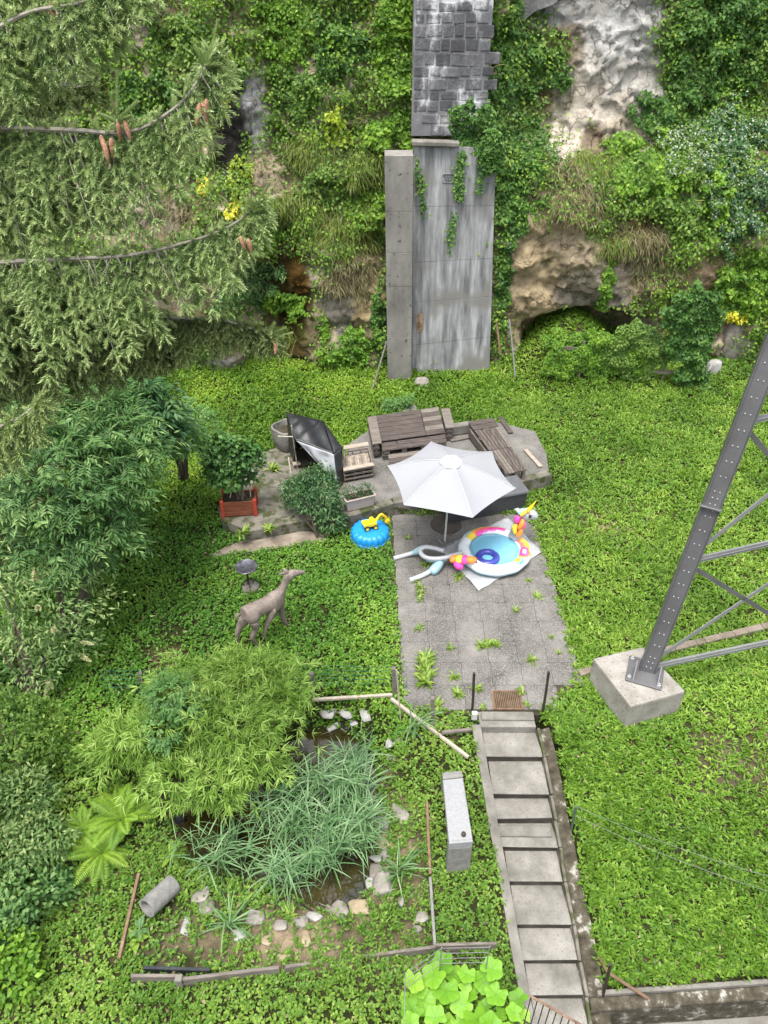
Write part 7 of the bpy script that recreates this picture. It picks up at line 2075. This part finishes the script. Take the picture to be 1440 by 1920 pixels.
for i, (px, py_, rpx) in enumerate(SQ):
    g = G(px, py_); hgt = rng.uniform(.22, .45) if rpx > 14 else rng.uniform(.12, .3)
    c = atZ(px, py_, g[2] + hgt)
    r_ = rpx / (FPX / np.dot(c - C0, FW)) * 1.05
    na, nr_ = 30, 4
    rot = rng.uniform(0, 6.28); tx, ty = rng.normal(0, .22), rng.normal(0, .22) + .1
    vs = [(0, 0, 0)]; fs = []
    for j in range(1, nr_ + 1):
        for k in range(na):
            a = 2 * math.pi * k / na
            lobe = 1 + .10 * math.cos(5 * a) - .42 * math.exp(-((a - math.pi) / .28) ** 2) + .03 * math.sin(17 * a)
            q = r_ * j / nr_ * (lobe if j > 1 else .5 + .5 * lobe)
            zz_ = .05 * r_ * math.cos(5 * a) * (j / nr_) + .22 * r_ * (j / nr_) ** 2 * (1 if j < nr_ else .65) + .04 * r_ * math.sin(11 * a + i) * (j / nr_) ** 2
            x_, y_2 = q * math.cos(a + rot), q * math.sin(a + rot)
            vs.append((x_, y_2, zz_ + x_ * tx + y_2 * ty))
    for k in range(na): fs.append((0, 1 + k, 1 + (k + 1) % na))
    for j in range(nr_ - 1):
        for k in range(na): fs.append((1 + j * na + k, 1 + (j + 1) * na + k, 1 + (j + 1) * na + (k + 1) % na, 1 + j * na + (k + 1) % na))
    w = MB().add([np.array(v) + c for v in vs], fs)
    o = w.build('leaf', M['squash'], sq, True, smooth=True, angle=80)
    a_ = o.data.attributes.new('tint', 'FLOAT', 'POINT')
    vein_shading = np.array([.2] + [.33 + .16 * math.cos(10 * math.pi * 2 * k / na) ** 2 + .04 * j for j in range(nr_) for k in range(na)], np.float32)  # veins plus painted shading, darker towards the leaf centre
    a_.data.foreach_set('value', np.clip(vein_shading + rng.normal(0, .17), 0, 1).astype(np.float32))
    MB().tube([c, c * .5 + np.append(g[:2], g[2]) * .5, np.array([g[0] * .8 + sb[0] * .2, g[1] * .8 + sb[1] * .2, g[2]])], .008, 5).build('leaf_stalk', M['green_post'] if False else M['weed'], sq, True)
wf = thing('wire_guard', 'galvanised wire guard around the squash bed', 'wire guard', G(762, 1850))
pA, pB, pC = atZ(760, 1826, -.15), atZ(828, 1778, -.15), atZ(918, 1776, -.2)
pD = atZ(757, 1960, -.2)
for z in (0, .14, .28, .42):
    dz_ = np.array([0, 0, -z])
    for a, b2 in ((pA, pB), (pB, pC), (pA, pD)): MB().tube([a + dz_, b2 + dz_], .004, 5).build('wire', M['galv'], wf, True)
for p in (pA, pB, pC): MB().tube([p + np.array([0, 0, .02]), p - np.array([0, 0, .7])], .008, 6).build('upright', M['galv'], wf, True)

# ================================================================== SPRUCE: trunk off to the left, branches reach into the picture
TRX, TRY = -5.7, 5.3
trz = float(H0(TRX, TRY))
sp = thing('spruce_tree', 'big spruce with drooping light green branches and brown cones at the left', 'spruce', (TRX, TRY, trz))
MB().tube([(TRX, TRY, trz - .3), (TRX, TRY, 3), (TRX + .05, TRY, 8), (TRX, TRY, 13), (TRX, TRY, 17)], [.34, .28, .2, .12, .03], 12).build('trunk', M['bark'], sp, True, smooth=True)
def fingers(f, p, d, L, n_need=24, tint=.5, rad=.016):
    """needle brushes along many little twigs: p (N,3), d (N,3), L (N,)"""
    N = len(p); d = unit(d)
    ref = unit(rng.normal(0, 1, (N, 3))); s1 = unit(np.cross(d, ref)); s2 = np.cross(d, s1)
    for k in range(n_need):
        s_ = (k + .5) / n_need
        a = k * 2.399 + rng.random(N)
        o_ = s1 * np.cos(a)[:, None] + s2 * np.sin(a)[:, None]
        b_ = p + d * (L * s_)[:, None]
        dn_ = unit(o_ * .9 + d * (.75 + .5 * s_))
        w = np.full(N, .013)
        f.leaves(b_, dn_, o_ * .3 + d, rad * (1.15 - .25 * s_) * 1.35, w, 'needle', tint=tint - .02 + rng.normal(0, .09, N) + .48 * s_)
def branch(label_pts, deps, drop, dens, mat, tipmat=True, cones=0, side=.10, start=0.0, rad=.022, bare_top=True, name='branch'):
    P_ = [atD(px, py_, dd) for (px, py_), dd in zip(label_pts, deps)]
    cpath = np.array(catm(P_, 10)); n = len(cpath)
    rr = np.linspace(rad, .006, n)
    br_ = MB().tube(list(cpath), list(rr), 7).build(name, M['twig_pale'], sp, True, smooth=True)
    seg = np.linalg.norm(np.diff(cpath, axis=0), axis=1); cum = np.concatenate([[0], np.cumsum(seg)]); total = cum[-1]
    tang = unit(np.gradient(cpath, axis=0))
    f = LM(); tw = MB()
    m = int(total * dens)
    s = start * total + (total * (1 - start)) * (np.arange(m) + rng.random(m)) / m
    s = np.clip(s, 0, total * .995)
    base = np.stack([np.interp(s, cum, cpath[:, i]) for i in range(3)], 1); tg = np.stack([np.interp(s, cum, tang[:, i]) for i in range(3)], 1)
    fr3 = s / total
    lat = unit(np.cross(tg, np.array([0, 0, 1.0])))
    ln = drop * np.interp(fr3, [0, .45, .65, .8, .92, 1], [1.0, 1.0, .72, .55, .32, .16]) * np.where(rng.random(m) < .5, rng.uniform(.25, .6, m), rng.uniform(.6, 1.2, m))
    PP = []; DD = []; LL = []; TT = []
    for i in range(m):
        sg = rng.choice([-1, 1]); tv = rng.normal(0, .16)
        d0 = unit(lat[i] * sg * rng.uniform(.3, 1.1) + tg[i] * rng.uniform(.1, .8) + np.array([0, 0, -rng.uniform(.15, .7)]))
        k = max(3, int(ln[i] / .065))
        u = np.linspace(0, 1, k)
        path = base[i][None] + d0[None] * (u * ln[i] * .55)[:, None] + np.array([0, 0, -1.0])[None] * (ln[i] * .62 * u ** 1.4)[:, None] + tg[i][None] * (.12 * ln[i] * u ** 2)[:, None]
        if ln[i] > .12 and rng.random() < .22: tw.tube([path[0], path[k // 2], path[-1]], [.005, .004, .002], 4, False)
        tp_ = unit(np.gradient(path, axis=0)) if k > 1 else d0[None]
        sidev = unit(np.cross(tp_, rng.normal(0, 1, 3)[None] + np.array([[0, 0.0, 0]])))
        for q in range(k):
            if u[q] * ln[i] < .05 and ln[i] > .2: continue
            for sgn in ((-1, 1) if q % 1 == 0 else (1,)):
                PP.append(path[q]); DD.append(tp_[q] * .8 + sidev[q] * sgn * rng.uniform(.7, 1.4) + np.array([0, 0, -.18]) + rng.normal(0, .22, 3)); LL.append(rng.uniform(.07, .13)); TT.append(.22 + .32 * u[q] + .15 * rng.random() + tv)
        PP.append(path[-1]); DD.append(tp_[-1]); LL.append(.09); TT.append(.6)
    # short shoots sitting on top of the branch
    nt_ = int(total * 16)
    for q in range(nt_):
        s2 = total * (.35 + .64 * rng.random()); b2_ = np.array([np.interp(s2, cum, cpath[:, i]) for i in range(3)])
        PP.append(b2_); DD.append(np.array([rng.normal(0, .5), rng.normal(0, .5), .6]) + tang[-1] * .5); LL.append(rng.uniform(.05, .10)); TT.append(.55 + .2 * rng.random())
    # upright leader tips
    for q in range(6):
        PP.append(cpath[-1 - q]); DD.append(tang[-1] + rng.normal(0, .5, 3)); LL.append(.09); TT.append(.75)
    PP, DD, LL, TT = map(np.array, (PP, DD, LL, TT))
    fingers(f, PP, DD, LL, 22, TT, .026)
    f.build('needles', M[mat], br_)['kind'] = 'stuff'
    if tw.v: tw.build('twigs', M['twig_pale'], br_, True)['kind'] = 'stuff'
    if tipmat:
        g = LM(); e = cpath[-1]; d = unit(tang[-1] + np.array([0, 0, .6]))
        fingers(g, np.array([e, e - tang[-1] * .05, e - tang[-1] * .09]), np.array([d, d * .6 + lat[-1] * .7, d * .6 - lat[-1] * .7]), np.array([.17, .10, .10]), 40, .5)
        g.build('new_shoot', M['spruce_tip'], br_)
    return br_, cpath
cone_tpl = []
def cones(br_, px, py_, dep, k):
    for i in range(k):
        c = atD(px + rng.normal(0, 7), py_ + rng.normal(0, 4), dep)
        d = unit(np.array([rng.normal(0, .25), rng.normal(0, .2), -1.0]))
        L = rng.uniform(.10, .14)
        MB().tube([c + d * L * t for t in (0, .08, .3, .6, .85, 1)], [.006, .014, .0185, .0175, .012, .004], 9).build('cone', M['cone'], br_, True, smooth=True)
b1, _ = branch([(-260, 330), (-60, 250), (110, 243), (240, 248), (325, 205), (372, 150), (398, 90)], [6.0, 5.6, 5.35, 5.2, 5.1, 5.0, 5.0], .82, 78, 'spruce')
cones(b1, 195, 262, 5.15, 4); cones(b1, 228, 232, 5.1, 2); cones(b1, 376, 188, 4.98, 3)
b2, _ = branch([(-220, 560), (-40, 500), (95, 487), (230, 480), (330, 460), (430, 425), (488, 375)], [6.2, 5.9, 5.7, 5.6, 5.5, 5.45, 5.4], .75, 78, 'spruce')
cones(b2, 463, 448, 5.4, 2)
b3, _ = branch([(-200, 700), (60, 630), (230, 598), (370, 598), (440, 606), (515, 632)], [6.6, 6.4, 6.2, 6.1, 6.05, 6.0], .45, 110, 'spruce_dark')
cones(b3, 512, 636, 5.98, 1)
b0_, _ = branch([(-200, 150), (-20, 60), (60, 22), (150, 5), (270, -40)], [5.4, 5.1, 5.0, 4.9, 4.9], .52, 78, 'spruce', tipmat=False)
cones(b0_, 92, 5, 4.95, 3)
branch([(-220, 20), (-60, -60), (60, -90), (140, -130)], [5.3, 5.1, 5.0, 5.0], .55, 80, 'spruce', tipmat=False)
branch([(-260, 420), (-80, 360), (40, 365), (120, 375), (180, 385)], [6.2, 5.9, 5.7, 5.6, 5.6], .5, 80, 'spruce', tipmat=False)
branch([(-260, 650), (-80, 560), (80, 560), (200, 575), (300, 600)], [6.6, 6.3, 6.1, 6.0, 5.95], .48, 85, 'spruce', tipmat=False)
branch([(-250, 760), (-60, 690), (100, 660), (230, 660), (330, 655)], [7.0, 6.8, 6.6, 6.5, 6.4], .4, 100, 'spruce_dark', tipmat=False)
branch([(-180, 860), (-60, 820), (0, 800), (40, 782), (72, 752)], [5.6, 5.3, 5.2, 5.15, 5.1], .35, 110, 'spruce_tip')
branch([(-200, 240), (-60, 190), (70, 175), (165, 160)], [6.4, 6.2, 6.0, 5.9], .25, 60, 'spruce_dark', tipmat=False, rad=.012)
# bare hanging twigs under the middle branch
tw = MB()
for i in range(26):
    a = atD(110 + rng.uniform(0, 230), 488 - rng.uniform(-4, 10), 5.55); tw.tube([a, a + np.array([rng.normal(0, .03), rng.normal(0, .03), -.1]), a + np.array([rng.normal(0, .06), rng.normal(0, .05), -rng.uniform(.15, .38)])], [.004, .003, .0015], 4, False)
tw.build('dead_twigs', M['twig_pale'], b2, True)['kind'] = 'stuff'
# upright leader at the middle of the upper branch and fresh shoots at the tips
def shoots(br_, px, py_, dep, dirs, lens):
    g = LM(); c = atD(px, py_, dep); w_ = MB()
    D_ = np.array([unit(RT * dx + UP * dy + FW * rng.normal(0, .15)) for dx, dy in dirs])
    for d_, l_ in zip(D_, lens): w_.tube([c, c + d_ * l_ * .5, c + d_ * l_], [.005, .004, .002], 6)
    fingers(g, np.repeat(c[None], len(D_), 0), D_, np.array(lens), 150, .35, .024)
    g.build('leader_shoot', M['spruce_tip'], br_); w_.build('shoot_stem', M['rope'], br_, True)
shoots(b1, 219, 228, 5.1, [(0, 1), (.7, .75), (-.9, .45), (.9, .3)], [.32, .19, .12, .10])
shoots(b1, 384, 122, 4.98, [(.3, 1), (.75, .6), (-.45, .9), (1, .1)], [.22, .13, .13, .10])
shoots(b2, 476, 398, 5.38, [(.55, 1), (1, .3), (-.3, 1)], [.20, .10, .09])
shoots(b3, 508, 628, 5.98, [(1, .5), (1, -.2), (.3, 1)], [.12, .09, .09])
